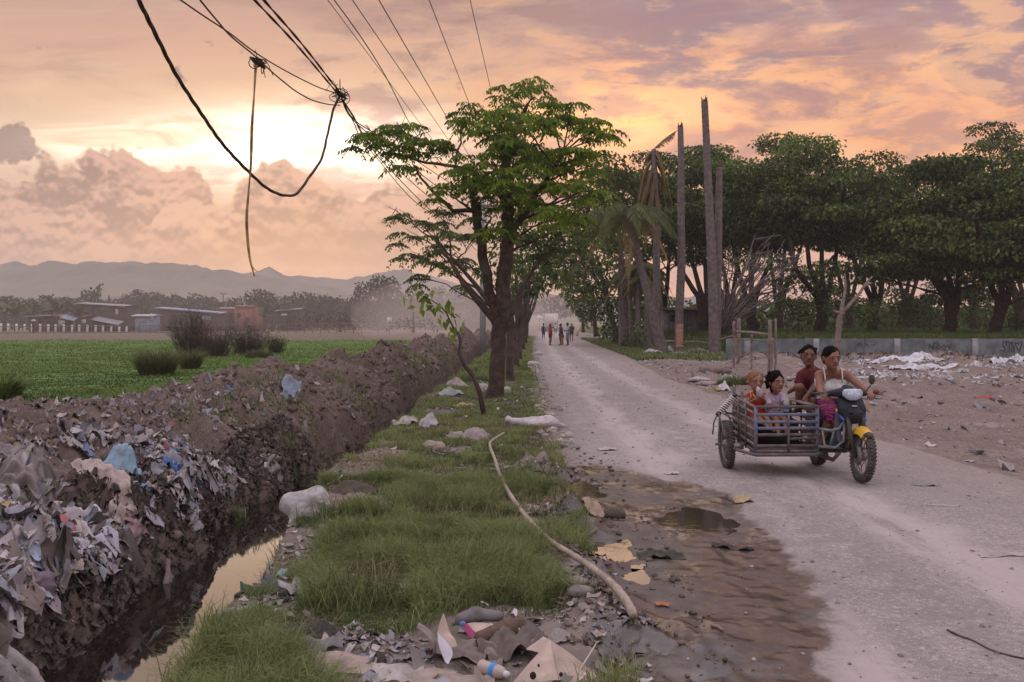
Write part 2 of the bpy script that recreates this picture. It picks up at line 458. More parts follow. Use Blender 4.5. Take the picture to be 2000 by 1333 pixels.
MUD = [(1090, 915), (1160, 905), (1235, 920), (1330, 936), (1425, 962), (1455, 1000), (1500, 1045), (1545, 1080), (1575, 1120), (1618, 1190), (1622, 1240), (1585, 1275), (1640, 1345), (1640, 1420), (1090, 1420),
       (1150, 1290), (1150, 1210), (1110, 1140), (1080, 1060), (1050, 985)]
def g0(px, py): D = 1750 * CH / (py - 630); return ((px - 1000) / 1750 * D, D)
MUDP = np.array([g0(*p) for p in MUD])
def poly_sd(x, y, poly):                  # signed distance, positive inside
    d = np.full(x.shape, 1e9); ins = np.zeros(x.shape, bool)
    for (ax, ay), (bx, by) in zip(poly, np.roll(poly, -1, 0)):
        ex, ey = bx - ax, by - ay; t = np.clip(((x - ax) * ex + (y - ay) * ey) / (ex * ex + ey * ey), 0, 1)
        d = np.minimum(d, np.hypot(x - ax - t * ex, y - ay - t * ey))
        c = ((ay > y) != (by > y)); ins ^= c & (x < (bx - ax) * (y - ay) / (by - ay + 1e-12) + ax)
    return np.where(ins, d, -d)
PUD = [(*g0(1128, 952), .17, .55), (*g0(1345, 1012), .26, .34), (*g0(1190, 1072), .17, .34), (*g0(1242, 1122), .10, .15)]
MOUNDS = [(*g0(1050, 935), .28, .55, .12), (*g0(1085, 985), .2, .45, .10), (*g0(1120, 1015), .18, .3, .08), (*g0(1040, 880), .3, .5, .06), (*g0(1150, 1060), .15, .3, .07), (*g0(1330, 1270), .3, .35, .05)]

def height(x, y):
    x = np.asarray(x, float); y = np.asarray(y, float)
    xd, xv, xc, zc = ditch(y), verge_l(y), crest(y), crest_z(y)
    rl, rr = road_l(y), road_r(y)
    n1 = fbm(x * .8, y * .8, 1) - .5; n2 = fbm(x * 3.2, y * 3.2, 2) - .5; n3 = fbm(x * 11., y * 11., 3, 3) - .5
    near = sm(60, 20, y)
    fl = -.85 * it(y, (0, 1), (12, 1), (20, .85), (40, .7), (80, .5), (150, .1))
    w = it(y, (0, .42), (10, .42), (20, .28), (60, .25)); wl_ = w * it(y, (0, .25), (9, .45), (16, 1.))
    # bank of soil and rubbish
    t = np.clip((xd - wl_ - x) / np.maximum(xd - wl_ - xc, .2), 0, 1)
    z_bank = fl + (zc - fl) * (np.where(t < .13, t / .13 * .46, .46 + .54 * ((t - .13) / .87) ** .85))
    left = np.clip((xc - x) / (1.5 + .25 * np.sin(y * .7) + zc * .6), 0, 1)
    z_left = zc + (-.05 - zc) * (left ** .8)
    fz = -.05 + .35 * sm(90, 116, y)
    z_field = fz + (n1 * .12) * sm(0, 1, left)
    z = np.where(x > xc, z_bank, np.where(left < 1, z_left + (fz + .05), z_field))
    heap = sm(-.1, .15, t) * np.where(x > xc, 1, 1 - left) * (x < xd - wl_ + .3)
    z = z + heap * (n1 * .62 + n2 * .42 + n3 * .16)
    # verge side of the ditch
    tv = np.clip((x - xd - w) / np.maximum(xv - xd - w, .1), 0, 1)
    z_ver = fl * (1 - tv ** it(y, (8, 2.0), (14, .9))) + .05 * sm(0, 1, tv)
    z = np.where(x > xd + w, z_ver, np.where(x > xd - wl_, fl + n2 * .05, z))
    von = sm(xv - .3, xv + .2, x)
    vm = von * sm(rl + .35, rl - .25, x)
    z = z + vm * (n1 * .16 + n2 * .09 + n3 * .02) + (x > xd + w) * (1 - von) * n2 * .1
    edge = sm(rl - .5, rl - .1, x) * sm(rl + .5, rl, x)
    z = z + edge * (n2 * .10 + n3 * .05) * near
    # road
    rd = sm(rl - .05, rl + .3, x)
    rut = np.exp(-((x - rl - 1.15 - n1 * .5) / .22) ** 2) + np.exp(-((x - rl - 2.75 - n1 * .5) / .24) ** 2)
    z = z * (1 - rd) + rd * (-.022 * rut * (y < 80) + n1 * .06 + n2 * .018 + n3 * .012)
    md = poly_sd(x, y, MUDP) if (y.min() < 13) else np.full(x.shape, -9.)
    mudw = sm(-.25, .15, md)
    z = z - mudw * rd * (n1 * .035 + n2 * .010) + mudw * (n3 * .010 - .015)
    # rubble lot on the right
    lt = sm(rr - .2, rr + 1.2, x) * sm(44, 36, np.where(x < 9.6, y, 0))
    z = z + lt * (n1 * .34 + n2 * .20 * sm(12, 18, y) + n3 * .06 + .10 * sm(26, 36, y)) * sm(5, 14, y)
    fr = sm(33, 37.5, y) * sm(41, 39.8, y) * sm(9.5, 11, x)
    z = z + fr * (.16 + n2 * .32 + n1 * .2) * (1 - .55 * sm(18.5, 22, x))
    for (cx, cyy, a, b, h) in MOUNDS: z = z + h * np.exp(-((x - cx) / a) ** 2 - ((y - cyy) / b) ** 2) * (1 + n2 * 2.5 + n3 * 2)
    for (cx, cyy, a, b) in PUD:
        r2 = (((x - cx) / a) ** 2 + ((y - cyy) / b) ** 2) * np.clip(1 + 3.6 * (fbm(x * 6.5, y * 4., 93, 4, .6) - .5), .3, 3); w = np.exp(-r2 ** 2 * .25); z = z * (1 - w) + w * (-.09 * np.exp(-r2 * .8) - .012 + n2 * .025)
    return z
def GZ(px, py, it_=6, dz=0.):             # where a view direction meets the ground
    D = 1750 * CH / (py - 630)
    for _ in range(30):
        x = (px - 1000) / 1750 * D; z = float(height(np.array([x]), np.array([D]))[0])
        D = .6 * D + .4 * max(2., (CH - z) * 1750 / (py - 630))
    x = (px - 1000) / 1750 * D
    return np.array((x, D, float(height(np.array([x]), np.array([D]))[0]) + dz))

ys = [-8, -4, -1, 1, 2, 2.6]
while ys[-1] < 165: ys.append(ys[-1] + max(.020, ys[-1] * .0062))
ys = np.array(ys)
def strip(name, xl, xr, nx, mat, warp=None, kind='structure', y=ys, extra=None):
    t = np.linspace(0, 1, nx)
    if warp: t = warp(t)
    Xg = xl(y)[:, None] + (xr(y) - xl(y))[:, None] * t[None]; Yg = np.broadcast_to(y[:, None], Xg.shape)
    Z = height(Xg, Yg); b = MB().grid(np.stack([Xg, Yg, Z], -1))
    at = {'mud': poly_sd(Xg.ravel(), Yg.ravel(), MUDP), 'rdist': (Xg - road_l(Yg)).ravel(), 'rrdist': (Xg - road_r(Yg)).ravel()}
    if extra: at.update(extra(Xg.ravel(), Yg.ravel(), Z.ravel()))
    return tag(b.obj(name, mat, None, True, at), kind=kind)

# ---- ground materials
def ground_tex(name, dry, dry2, fleck, fl_amt, stones, rough=.92, mud=False, patch=None, edge=None):
    m = new_mat(name); p = geo_pos()
    big = noise(p, .55, 4., .6); mid = noise(p, 3.5, 5., .62); fine = noise(p, 26., 4., .7); grit = noise(p, 120., 2., .6)
    stretch = noise(scl(p, (3.2, .55, 1.)), 1., 5., .65)
    c = mix(ss(.35, .65, big * .5 + mid * .5), dry, dry2)
    c = mix(ss(.48, .66, stretch) * .55, c, tuple(v * .66 for v in dry))
    c = mix(ss(.50, .62, fine) * .7, c, tuple(v * .50 for v in dry)); c = mix(ss(.46, .34, fine) * .6, c, tuple(min(1, v * 1.5) for v in dry))
    c = mix(ss(.46, .34, grit) * .75, c, tuple(v * .34 for v in dry)); c = mix(ss(.57, .68, grit) * .5, c, tuple(min(1, v * 1.55) for v in dry))
    if patch: c = mix(ss(.55, .68, noise(p, 1.3, 5., .65)) * patch[1], c, patch[0])
    if mud:
        for k_ in (1.15, 2.75): c = mix(ss(.45, .1, X.m('ABSOLUTE', attr('rdist') - k_ + (big - .5) * 1.2)) * ss(.32, .55, stretch) * .8, c, tuple(min(1, v * 1.25) for v in dry))
        c = mix(ss(.2, .0, X.m('ABSOLUTE', attr('rdist') - 2.0 + (mid - .5) * 1.6)) * .55, c, tuple(v * .55 for v in dry))
    if edge:
        for (nm, e0, e1, ec) in edge: c = mix(ss(e0, e1, attr(nm) + (noise(p, 2.6, 5., .7) - .5) * .9) * .9, c, mix(fine, ec, tuple(v * .7 for v in ec)))
    vo = node('ShaderNodeTexVoronoi'); X.put(vo.inputs['Vector'], p); vo.inputs['Scale'].default_value = 30.
    cell = X(vo.outputs['Distance']); vc = node('ShaderNodeSeparateColor'); X.t.links.new(vo.outputs['Color'], vc.inputs[0]); rnd = X(vc.outputs[0])
    peb = ss(.34, .22, cell + (fine - .5) * .3) * ss(1 - fl_amt, 1 - fl_amt + .03, rnd) * .7
    c = mix(peb, c, fleck)
    h = mid * .35 + fine * .3 + grit * .12 + peb * stones
    nr = bump(h, 1., .04); ro = rough
    if mud:
        md = attr('mud'); edge = md + (noise(p, 3., 5., .65) - .5) * .5
        wet = ss(-.06, .05, edge); rim = ss(-.3, .03, edge)
        mc = mix(ss(.4, .65, noise(p, 5., 5., .65)), (.034, .026, .021), (.088, .066, .053))
        mc = mix(ss(.45, .75, fine) * .6, mc, (.03, .022, .018))
        c = mix(rim * .35, c, (.17, .13, .105)); c = mix(wet * .96, c, mc)
        gl = ss(.36, .54, noise(scl(p, (1., .7, 1.)), 1.5, 3., .5))
        ro = mix(wet, (rough,) * 3, mix(gl, (.60,) * 3, (.20,) * 3))
        gw = gl * wet; nb = node('ShaderNodeBump'); nb.inputs['Distance'].default_value = .025; X.put(nb.inputs['Strength'], .8 - wet * .45 - gw * .30); X.put(nb.inputs['Height'], mid * .35 + fine * .3 + peb * stones * (1. - wet) + noise(p, 20., 4., .6) * .12); nr = X(nb.outputs[0])
    finish(c, ro, nr, 0, .5 if mud else .3, ior=1.75 if mud else 1.5)
    return m
RC = (.325, .280, .266); LC = (.255, .198, .170)
M_road = ground_tex('road_dust', RC, (.215, .185, .178), (.43, .39, .37), .10, .5, mud=True, edge=(('rdist', .55, -.1, (.20, .16, .135)), ('rrdist', -2.4, 1.2, LC)))
M_lot = ground_tex('lot_dirt', LC, (.15, .113, .094), (.55, .51, .49), .16, .8, patch=((.32, .27, .25), .6))
M_verge = ground_tex('verge_soil', (.16, .13, .10), (.11, .085, .065), (.45, .40, .36), .14, .8, mud=True, patch=((.24, .2, .175), .6), edge=(('rdist', -.75, -.15, (.22, .18, .155)),))
M_bank = ground_tex('bank_soil', (.185, .138, .112), (.10, .074, .060), (.40, .35, .32), .20, 1.0, patch=((.25, .20, .165), .6))
M_park = ground_tex('park_grass', (.060, .095, .022), (.085, .115, .03), (.10, .12, .04), .1, .3, patch=((.05, .06, .02), .5))
m = new_mat('field_green'); p = geo_pos()
c = mix(ss(.3, .7, noise(p, .35, 5., .65)), (.055, .125, .022), (.11, .18, .036))
c = mix(ss(.5, .75, noise(p, 2.5, 4., .65)) * .6, c, (.040, .075, .016))
sy = node('ShaderNodeSeparateXYZ'); X.t.links.new(p.k, sy.inputs[0])
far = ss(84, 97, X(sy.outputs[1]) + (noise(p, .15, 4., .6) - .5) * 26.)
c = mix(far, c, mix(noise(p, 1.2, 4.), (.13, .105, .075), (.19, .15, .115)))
finish(c, .9, bump(noise(p, 9., 4., .7), .8, .06), 0, .2); M_field = m

strip('road', road_l, road_r, 210, M_road, lambda t: t ** 1.15)
strip('verge_ground', verge_l, road_l, 84, M_verge)
strip('ditch_bank', lambda y: crest(y) - 2.6, verge_l, 190, M_bank)
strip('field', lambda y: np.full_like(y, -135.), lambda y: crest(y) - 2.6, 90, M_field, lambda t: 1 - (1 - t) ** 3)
yl = ys[ys < 40.02]
strip('rubble_lot', road_r, lambda y: np.full_like(y, 42.), 150, M_lot, lambda t: t ** 1.6, y=yl)
y2 = ys[ys > 39.3]
strip('roadside_ground', road_r, lambda y: np.full_like(y, 11.2), 40, M_verge, y=y2)
yp = np.concatenate([[40.1], ys[ys > 40.1]])
Xg = 11.2 + (95 - 11.2) * (np.linspace(0, 1, 70) ** 1.4)[None] + 0 * yp[:, None]; Yg = np.broadcast_to(yp[:, None], Xg.shape)
Zp = np.where(Xg < 11.3, height(np.full_like(Xg, 11.2), Yg), .88 * sm(11.2, 12.6, Xg) + (fbm(Xg * .4, Yg * .4, 31) - .5) * .25)
tag(MB().grid(np.stack([Xg, Yg, Zp], -1)).obj('park_ground', M_park, None, True), kind='structure')
# everything farther off, one sheet round the detailed ground
M_far = ground_tex('far_soil', (.16, .13, .08), (.12, .11, .06), (.2, .18, .12), .05, .2)
b = MB(); xo, xi0, xi1, yo0, yi1, yo1 = 5000., -130., 90., -40., 160., 6000.
for (x0, x1, y0, y1) in ((-xo, xi0, yo0, yo1), (xi1, xo, yo0, yo1), (xi0, xi1, yi1, yo1)):
    xs_, y_ = np.linspace(x0, x1, 12), np.linspace(y0, y1, 24); gx, gy = np.meshgrid(xs_, y_)
    b.grid(np.stack([gx, gy, np.where(gy < 170, -.12, .15) + 0 * gx], -1))
tag(b.obj('ground', M_far), kind='structure')

# ---- water
m = new_mat('still_water'); p = geo_pos()
finish((.018, .014, .011), .03, bump(noise(p, 6., 3.), .02, .01), 0, .5, ior=1.9); M_water = m
m = new_mat('rippled_puddle'); p = geo_pos(); finish((.03, .022, .016), .06, bump(noise(p, 9., 3., .6), .10, .01), 0, .5, ior=2.6); M_pud = m
yw = np.linspace(-6, 40, 160)
b = MB(); xw = np.stack([ditch(yw) + d for d in (-.95, -.4, 0, .4, 1.0)], 1)
zw = it(yw, (0, -.57), (12, -.585), (20, -.56), (40, -.5))
b.grid(np.stack([xw, np.broadcast_to(yw[:, None], xw.shape), np.broadcast_to(zw[:, None], xw.shape)], -1))
tag(b.obj('ditch_water', M_water), kind='structure')
for i, (cx, cyy, a, bb) in enumerate(PUD):
    an = np.linspace(0, 2 * np.pi, 29)[:-1]; rr_ = 1.75 + .25 * (vn(an * 1.5, an * 0 + i, 8) - .5)
    xs_, y_ = cx + a * rr_ * np.cos(an), cyy + bb * rr_ * np.sin(an)
    z0 = -.052
    b = MB(); b.add(np.vstack([np.stack([xs_, y_, np.full(28, z0 + .022)], 1), [[cx, cyy, z0 + .022]]]), t=[(j, (j + 1) % 28, 28) for j in range(28)])
    tag(b.obj('puddle', M_pud), kind='structure')

# ---- hills
def ridge(name, prof, Y, depth, mat, seed):
    px = np.array([p[0] for p in prof], float); py = np.array([p[1] for p in prof], float)
    xs_ = np.linspace(px[0], px[-1], 420); zt = CH - (np.interp(xs_, px, py) - 630) / 1750 * Y
    xw_ = (xs_ - 1000) / 1750 * Y
    zt = zt + (fbm(xw_ * .03, xw_ * 0, seed, 5, .6) - .5) * 16
    t = np.linspace(-1, 1, 44); prf = np.where(t < 0, 1 - np.abs(t) ** .85, 1 - t)
    Xh = np.broadcast_to(xw_[:, None], (420, 44)); Yh = Y + depth * t[None] + 0 * Xh
    rid = np.abs(fbm(Xh * .008, Yh * .008, seed + 3) - .5) * 2
    Zh = zt[:, None] * prf[None] * (1 - .35 * rid * (1 - prf[None]) * 1.5) + (fbm(Xh * .06, Yh * .06, seed + 7) - .5) * 6 * sm(0, .3, prf)[None]
    return tag(MB().grid(np.stack([Xh, Yh, np.maximum(Zh, -1)], -1)).obj(name, mat, None, True), kind='structure')
m = new_mat('wooded_hill'); p = geo_pos()
c = mix(ss(.35, .65, noise(p, .02, 6., .65)), (.06, .065, .036), (.13, .12, .08))
finish(c, .95, bump(noise(p, .12, 4., .7), .8, 4.), 0, .1); M_hill = m
ridge('hills', [(-500, 515), (-250, 508), (-80, 512), (0, 513), (30, 508), (55, 514), (75, 517), (100, 510), (135, 506), (200, 510), (250, 508), (300, 511), (350, 514), (400, 522), (450, 527), (500, 534), (560, 545), (640, 560), (740, 580), (860, 600), (1000, 616)], 1350, 420, M_hill, 40)
ridge('hills', [(300, 590), (400, 560), (470, 536), (500, 528), (525, 523), (555, 531), (600, 536), (650, 540), (700, 540), (735, 533), (770, 522), (800, 527), (850, 540), (900, 552), (960, 560), (1040, 572), (1150, 580), (1300, 576), (1500, 590), (1800, 600), (2300, 606)], 1560, 300, M_hill, 50)

# ------------------------------------------------------------------ plants
M_bark = plain('bark_dark', (.080, .054, .042), .95, .45, 5., 1., .05, c2=(.022, .016, .013), spec=.1)
M_bark_t = plain('bark_brown', (.125, .09, .072), .95, .45, 5., 1., .05, c2=(.05, .036, .029), spec=.1)
M_bark2 = plain('bark_grey', (.115, .088, .072), .9, .4, 4., .8, .03, c2=(.05, .038, .032))
M_palmbark = plain('palm_bark', (.20, .165, .155), .9, .3, 5., .8, .03, c2=(.11, .09, .085))
M_dead = plain('dead_wood', (.27, .21, .18), .85, .3, 6., .6, .02, c2=(.15, .115, .10))
M_twig = plain('dry_twigs', (.085, .06, .055), .9, .3, 3., 0, c2=(.05, .036, .034))
M_leaf = leafmat('leaf_fresh', (.040, .080, .010), (.24, .34, .040), .52)
M_leaf_d = leafmat('leaf_dark', (.014, .032, .008), (.20, .275, .065), .34)
M_leaf_m = leafmat('leaf_mid', (.016, .036, .009), (.125, .185, .038), .38)
M_leaf_y = leafmat('leaf_pale', (.040, .070, .014), (.11, .155, .034), .4)
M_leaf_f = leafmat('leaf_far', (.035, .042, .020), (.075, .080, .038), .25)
M_frond = leafmat('palm_frond', (.07, .10, .028), (.19, .20, .06), .4)
M_frond_dry = leafmat('dry_frond', (.14, .10, .045), (.30, .21, .085), .3)
M_banana = leafmat('banana_leaf', (.030, .052, .018), (.080, .105, .035), .3)

def curve_pts(p0, p1, n, rng, arch=.15, jit=.04):
    p0, p1 = np.array(p0, float), np.array(p1, float); t = np.linspace(0, 1, n)[:, None]; L = np.linalg.norm(p1 - p0)
    mid = (p0 + p1) / 2 + np.array((0, 0, 1)) * arch * L + rng.normal(size=3) * jit * L
    q = (1 - t) ** 2 * p0 + 2 * t * (1 - t) * mid + t * t * p1
    q[1:-1] += rng.normal(size=(n - 2, 3)) * jit * L * .25
    return q
def rnd_dir(rng, n):
    v = rng.normal(size=(n, 3)); return v / np.linalg.norm(v, axis=1)[:, None]
def leaf_quads(b, c, d, L, W, rng, tone, droop=.2):
    """Rhombic leaves at c along d."""
    n = len(c); s = np.cross(d, rnd_dir(rng, n)); s /= np.linalg.norm(s, axis=1)[:, None] + 1e-9
    L = np.broadcast_to(L, (n,))[:, None]; W = np.broadcast_to(W, (n,))[:, None]
    dn = np.array((0, 0, -1.)) * L * droop
    v = np.stack([c, c + d * L * .45 + s * W * .5 , c + d * L + dn, c + d * L * .45 - s * W * .5], 1)
    b.add(v.reshape(-1, 3), np.arange(n * 4).reshape(n, 4), a=np.repeat(tone, 4))
def scatter_clump(rng, c, r, n, shell=.5, up=.2):
    d = rnd_dir(rng, n); d[:, 2] += up; d /= np.linalg.norm(d, axis=1)[:, None]
    rad = shell + (1 - shell) * rng.random(n) ** .6
    rad *= 1 + .22 * np.sin(d[:, 0] * 5 + c[0]) * np.sin(d[:, 1] * 6 + c[1] * 2 + d[:, 2] * 4)
    return np.array(c) + d * rad[:, None] * np.array(r), d
def crown_plain(rng, clumps, per, L, W, droop=.25, flat=.0):
    b = MB()
    for (c, r) in clumps:
        n = max(12, int(per * (r[0] * r[1] * r[2]) ** (2 / 3)))
        p, d = scatter_clump(rng, c, r, n)
        dd = d * .6 + rnd_dir(rng, n) * .9; dd[:, 2] -= droop; dd /= np.linalg.norm(dd, axis=1)[:, None]
        leaf_quads(b, p, dd, L * (.7 + .6 * rng.random(n)), W * (.7 + .6 * rng.random(n)), rng, np.clip(rng.random() * .6 + rng.random(n) ** 1.5 * .9 - .25, 0, 1))
    return b
def crown_sprigs(rng, clumps, per, L=.40, nl=7):
    """Whorls of drooping pinnate leaves at the twig ends."""
    b = MB()
    for (c, r) in clumps:
        n = max(3, int(per * (r[0] * r[1] * r[2]) ** (2 / 3)))
        p, d = scatter_clump(rng, c, r, n, .35, .45)
        tb = rng.random() * .5
        for k in range(nl):
            az = 2 * np.pi * (k + rng.random(n) * .7) / nl
            o = np.stack([np.cos(az), np.sin(az), 0 * az], 1); Lk = (L * (.75 + .5 * rng.random(n)))[:, None]
            o = o + d * .35 * np.array((1, 1, .3)); o /= np.linalg.norm(o, axis=1)[:, None]
            lift = (rng.random(n) * .25 + .02)[:, None]; sag = (.35 + .35 * rng.random(n))[:, None]
            tone = np.clip(tb + rng.random(n) * .9 - .2, 0, 1)
            sd_ = np.cross(o, (0, 0, 1.))
            for t in (.22, .42, .62, .82, 1.0):
                q = p + o * Lk * t * .95 + np.array((0, 0, 1.)) * Lk * (lift * t - sag * t * t)
                for s in (-1, 1):
                    dd = sd_ * s * .75 + o * .45 + np.array((0, 0, -.75)) + rng.normal(size=(n, 3)) * .15
                    dd /= np.linalg.norm(dd, axis=1)[:, None]
                    leaf_quads(b, q, dd, L * .36 * (.8 + .4 * rng.random(n)) * (1.15 - .35 * t), L * .13, rng, tone, .12)
    return b
def tree(name, label, trunk, clumps, bark, leaf, rng, per=60, L=.16, W=.08, sprigs=0, limb=.07, group=None, extra_limbs=(), twigs=3, lobes=8, cat='tree', extra_trunks=()):
    """trunk: (x,y,z,r) points; clumps: (centre, radii)."""
    tr = np.array(trunk, float); root = thing(name, label, cat, tr[0, :3], group)
    b = MB(); n = len(tr)
    ts = np.linspace(0, n - 1, (n - 1) * 5 + 1); path = np.stack([np.interp(ts, np.arange(n), tr[:, i]) for i in range(4)], 1)
    path[1:-1, :2] += rng.normal(size=(len(path) - 2, 2)) * path[1:-1, 3:4] * .10
    path[0, 3] *= 1.35; path[1, 3] *= 1.1
    b.tube(path[:, :3], path[:, 3], lobes)
    for e in extra_trunks:
        e = np.array(e, float); ts = np.linspace(0, len(e) - 1, (len(e) - 1) * 4 + 1)
        q = np.stack([np.interp(ts, np.arange(len(e)), e[:, i]) for i in range(4)], 1); q[1:-1, :3] += rng.normal(size=(len(q) - 2, 3)) * q[1:-1, 3:4] * .15
        b.tube(q[:, :3], q[:, 3], 7); path = np.vstack([path, q[2:]])
    for pts, r0, r1 in extra_limbs:
        pts = np.array(pts, float); b.tube(pts, np.linspace(r0, r1, len(pts)), 6)
    for (c, r) in clumps:
        c = np.array(c); up = c[2] - path[:, 2]; dist = np.linalg.norm(path[:, :3] - c, axis=1)
        cost = dist + np.where(up < .25 * dist, 3., 0) + rng.random(len(path)) * .5
        cost[:max(1, int(len(path) * .12))] += 4
        j = int(np.argmin(cost)); r0 = min(limb * (.6 + .5 * rng.random()), path[j, 3] * .75)
        q = curve_pts(path[j, :3], c, 7, rng, .06, .06); b.tube(q, np.linspace(r0, max(.012, r0 * .3), 7), 5)
        for _ in range(twigs):
            e = c + rnd_dir(rng, 1)[0] * np.array(r) * .85
            b.tube(curve_pts(q[rng.integers(3, 7)], e, 4, rng, .05, .08), np.linspace(max(.012, r0 * .32), .007, 4), 3, cap=False)
    b.obj('trunk', bark, root, True)
    (crown_sprigs(rng, clumps, sprigs, L) if sprigs else crown_plain(rng, clumps, per, L, W)).obj('crown', leaf, root)
    return root
def pxclumps(rng, lst, D, jit=1.0, flat=.8):
    out = []
    for e in lst:
        px, py, r = e[:3]; d = D + (e[3] if len(e) > 3 else rng.normal() * jit); rr = r * d / 1750
        out.append((P(px, py, d), (rr * 1.1, rr * 1.1, rr * flat)))
    return out
def pxtrunk(lst, D):                      # (px, py, width in px [, dD])
    return [(*P(e[0], e[1], D + (e[3] if len(e) > 3 else 0)), e[2] / 2 * D / 1750) for e in lst]

rng = np.random.default_rng(11)
D = 20.
big = [(1045, 190, 40), (990, 185, 26), (1085, 225, 40), (1112, 212, 22), (1160, 258, 30), (1185, 262, 18), (1120, 270, 36), (935, 228, 30), (900, 240, 20), (955, 262, 40), (775, 240, 26), (735, 268, 36), (710, 285, 28), (770, 285, 38),
       (815, 265, 30), (850, 300, 34), (800, 310, 26), (985, 245, 46, -1), (1040, 262, 50, -1.6), (1000, 320, 52, -1.8), (930, 330, 48, -1), (1085, 318, 46), (1135, 330, 40), (1165, 305, 22),
       (880, 385, 32), (935, 385, 40), (995, 380, 40, 1.5), (1060, 380, 46), (1110, 385, 40), (1150, 375, 30), (960, 425, 30), (1020, 415, 34), (955, 455, 26), (1070, 430, 36), (1115, 440, 34), (985, 350, 36, -2.2), (1025, 215, 30), (1000, 290, 44, 1.8), (1050, 320, 46, 1.6), (905, 355, 30)]
tr = pxtrunk([(966, 790, 33), (972, 700, 31), (978, 620, 30), (985, 540, 29), (991, 470, 26), (993, 400, 23), (985, 330, 20), (1005, 260, 13), (1030, 205, 6)], D)
x2 = pxtrunk([(976, 640, 22), (956, 570, 20), (944, 500, 20), (932, 430, 17), (920, 370, 10)], D)
x3 = pxtrunk([(972, 640, 18), (935, 590, 12), (905, 555, 10), (880, 510, 7, .6), (850, 470, 5, 1)], D)
x4 = pxtrunk([(990, 470, 14), (1020, 420, 11), (1060, 360, 8), (1100, 300, 5)], D)
x5 = pxtrunk([(935, 410, 10), (885, 412, 8), (845, 375, 6), (820, 345, 4), (812, 330, 2)], D)
x6 = pxtrunk([(990, 400, 14), (950, 350, 10), (890, 325, 7), (830, 318, 5), (770, 300, 3)], D)
tree('roadside_tree', 'tall leafy tree with thick dark trunk on the grass verge, nearest of the row', tr, pxclumps(rng, big, D, .9, .95), M_bark_t, M_leaf, rng, sprigs=35, L=.38, limb=.05, extra_trunks=(x2, x3, x4, x5, x6), lobes=14)
ROW = 'trees in a row along the verge'
D = 25.5
c2 = [(772, 410, 20), (795, 462, 26), (830, 445, 30), (865, 430, 28), (800, 500, 16), (842, 512, 26), (880, 470, 34), (900, 520, 28), (925, 470, 30), (1045, 470, 34), (1085, 450, 36), (1125, 420, 30), (1070, 505, 30), (1140, 465, 26), (1010, 430, 34), (860, 490, 24), (820, 545, 14), (905, 565, 16), (1100, 490, 26)]
tr = pxtrunk([(996, 752, 17), (997, 690, 15), (997, 630, 14), (990, 570, 12), (985, 500, 13)], D)
x2 = pxtrunk([(994, 640, 14), (955, 590, 11), (915, 540, 8), (880, 500, 5)], D); x3 = pxtrunk([(996, 620, 13), (1020, 560, 10), (1060, 500, 7)], D)
tree('roadside_tree', 'second verge tree, its whippy limbs spreading far left behind the thick trunk', tr, pxclumps(rng, c2, D, 1.2), M_bark2, M_leaf_m, rng, sprigs=30, L=.36, limb=.035, group=ROW, extra_trunks=(x2, x3), twigs=5)
for (D, px, lab, cl) in (
    (33, 1008, 'third verge tree, slim grey trunk just right of the thick one', [(985, 500, 30), (1010, 460, 36), (1045, 520, 34), (1060, 470, 36), (1095, 520, 30), (1110, 470, 30), (1005, 545, 22), (1040, 560, 18), (950, 530, 22)]),
    (42, 1014, 'fourth verge tree, arching light green crown over the road edge', [(1000, 540, 24), (1030, 500, 30), (1060, 540, 26), (1075, 500, 30), (1020, 575, 14), (1100, 545, 20), (985, 560, 18)]),
    (54, 1021, 'fifth verge tree with twin thin stems beside the dusty road', [(1012, 570, 18), (1035, 545, 22), (1060, 560, 16), (1045, 520, 26), (1000, 580, 14)]),
    (70, 1026, 'sixth verge tree, small crown near the walking backpacker', [(1022, 585, 14), (1040, 570, 16), (1012, 590, 11), (1032, 550, 20), (1052, 575, 9)]),
    (92, 1029, 'last and farthest verge tree, fading in road dust', [(1028, 595, 11), (1036, 580, 13), (1024, 605, 9), (1016, 585, 10)])):
    gx = (px - 1000) / 1750 * D; gy = 630 + CH * 1750 / D
    tr = pxtrunk([(px, gy, 13 * 25 / D + 2), (px + 2, gy - (gy - 560) * .45, 10 * 25 / D + 2), (px + rng.normal() * 6, 575, 9 * 25 / D + 2), (px + rng.normal() * 10, 535, 4)], D)
    xt = pxtrunk([(px + 2, gy - (gy - 560) * .3, 11 * 25 / D), (px + 15, 600, 9 * 25 / D), (px + 28, 555, 5 * 25 / D)], D)
    xt2 = pxtrunk([(px, gy - (gy - 560) * .35, 10 * 25 / D), (px - 10, 600, 8 * 25 / D), (px - 14, 560, 5 * 25 / D)], D)
    tree('roadside_tree', lab, tr, pxclumps(rng, cl, D, 1.2), M_bark2, M_leaf_m, rng, per=260 if D < 60 else 160, L=.28, W=.13, limb=.04, group=ROW, extra_trunks=(xt, xt2), twigs=4)

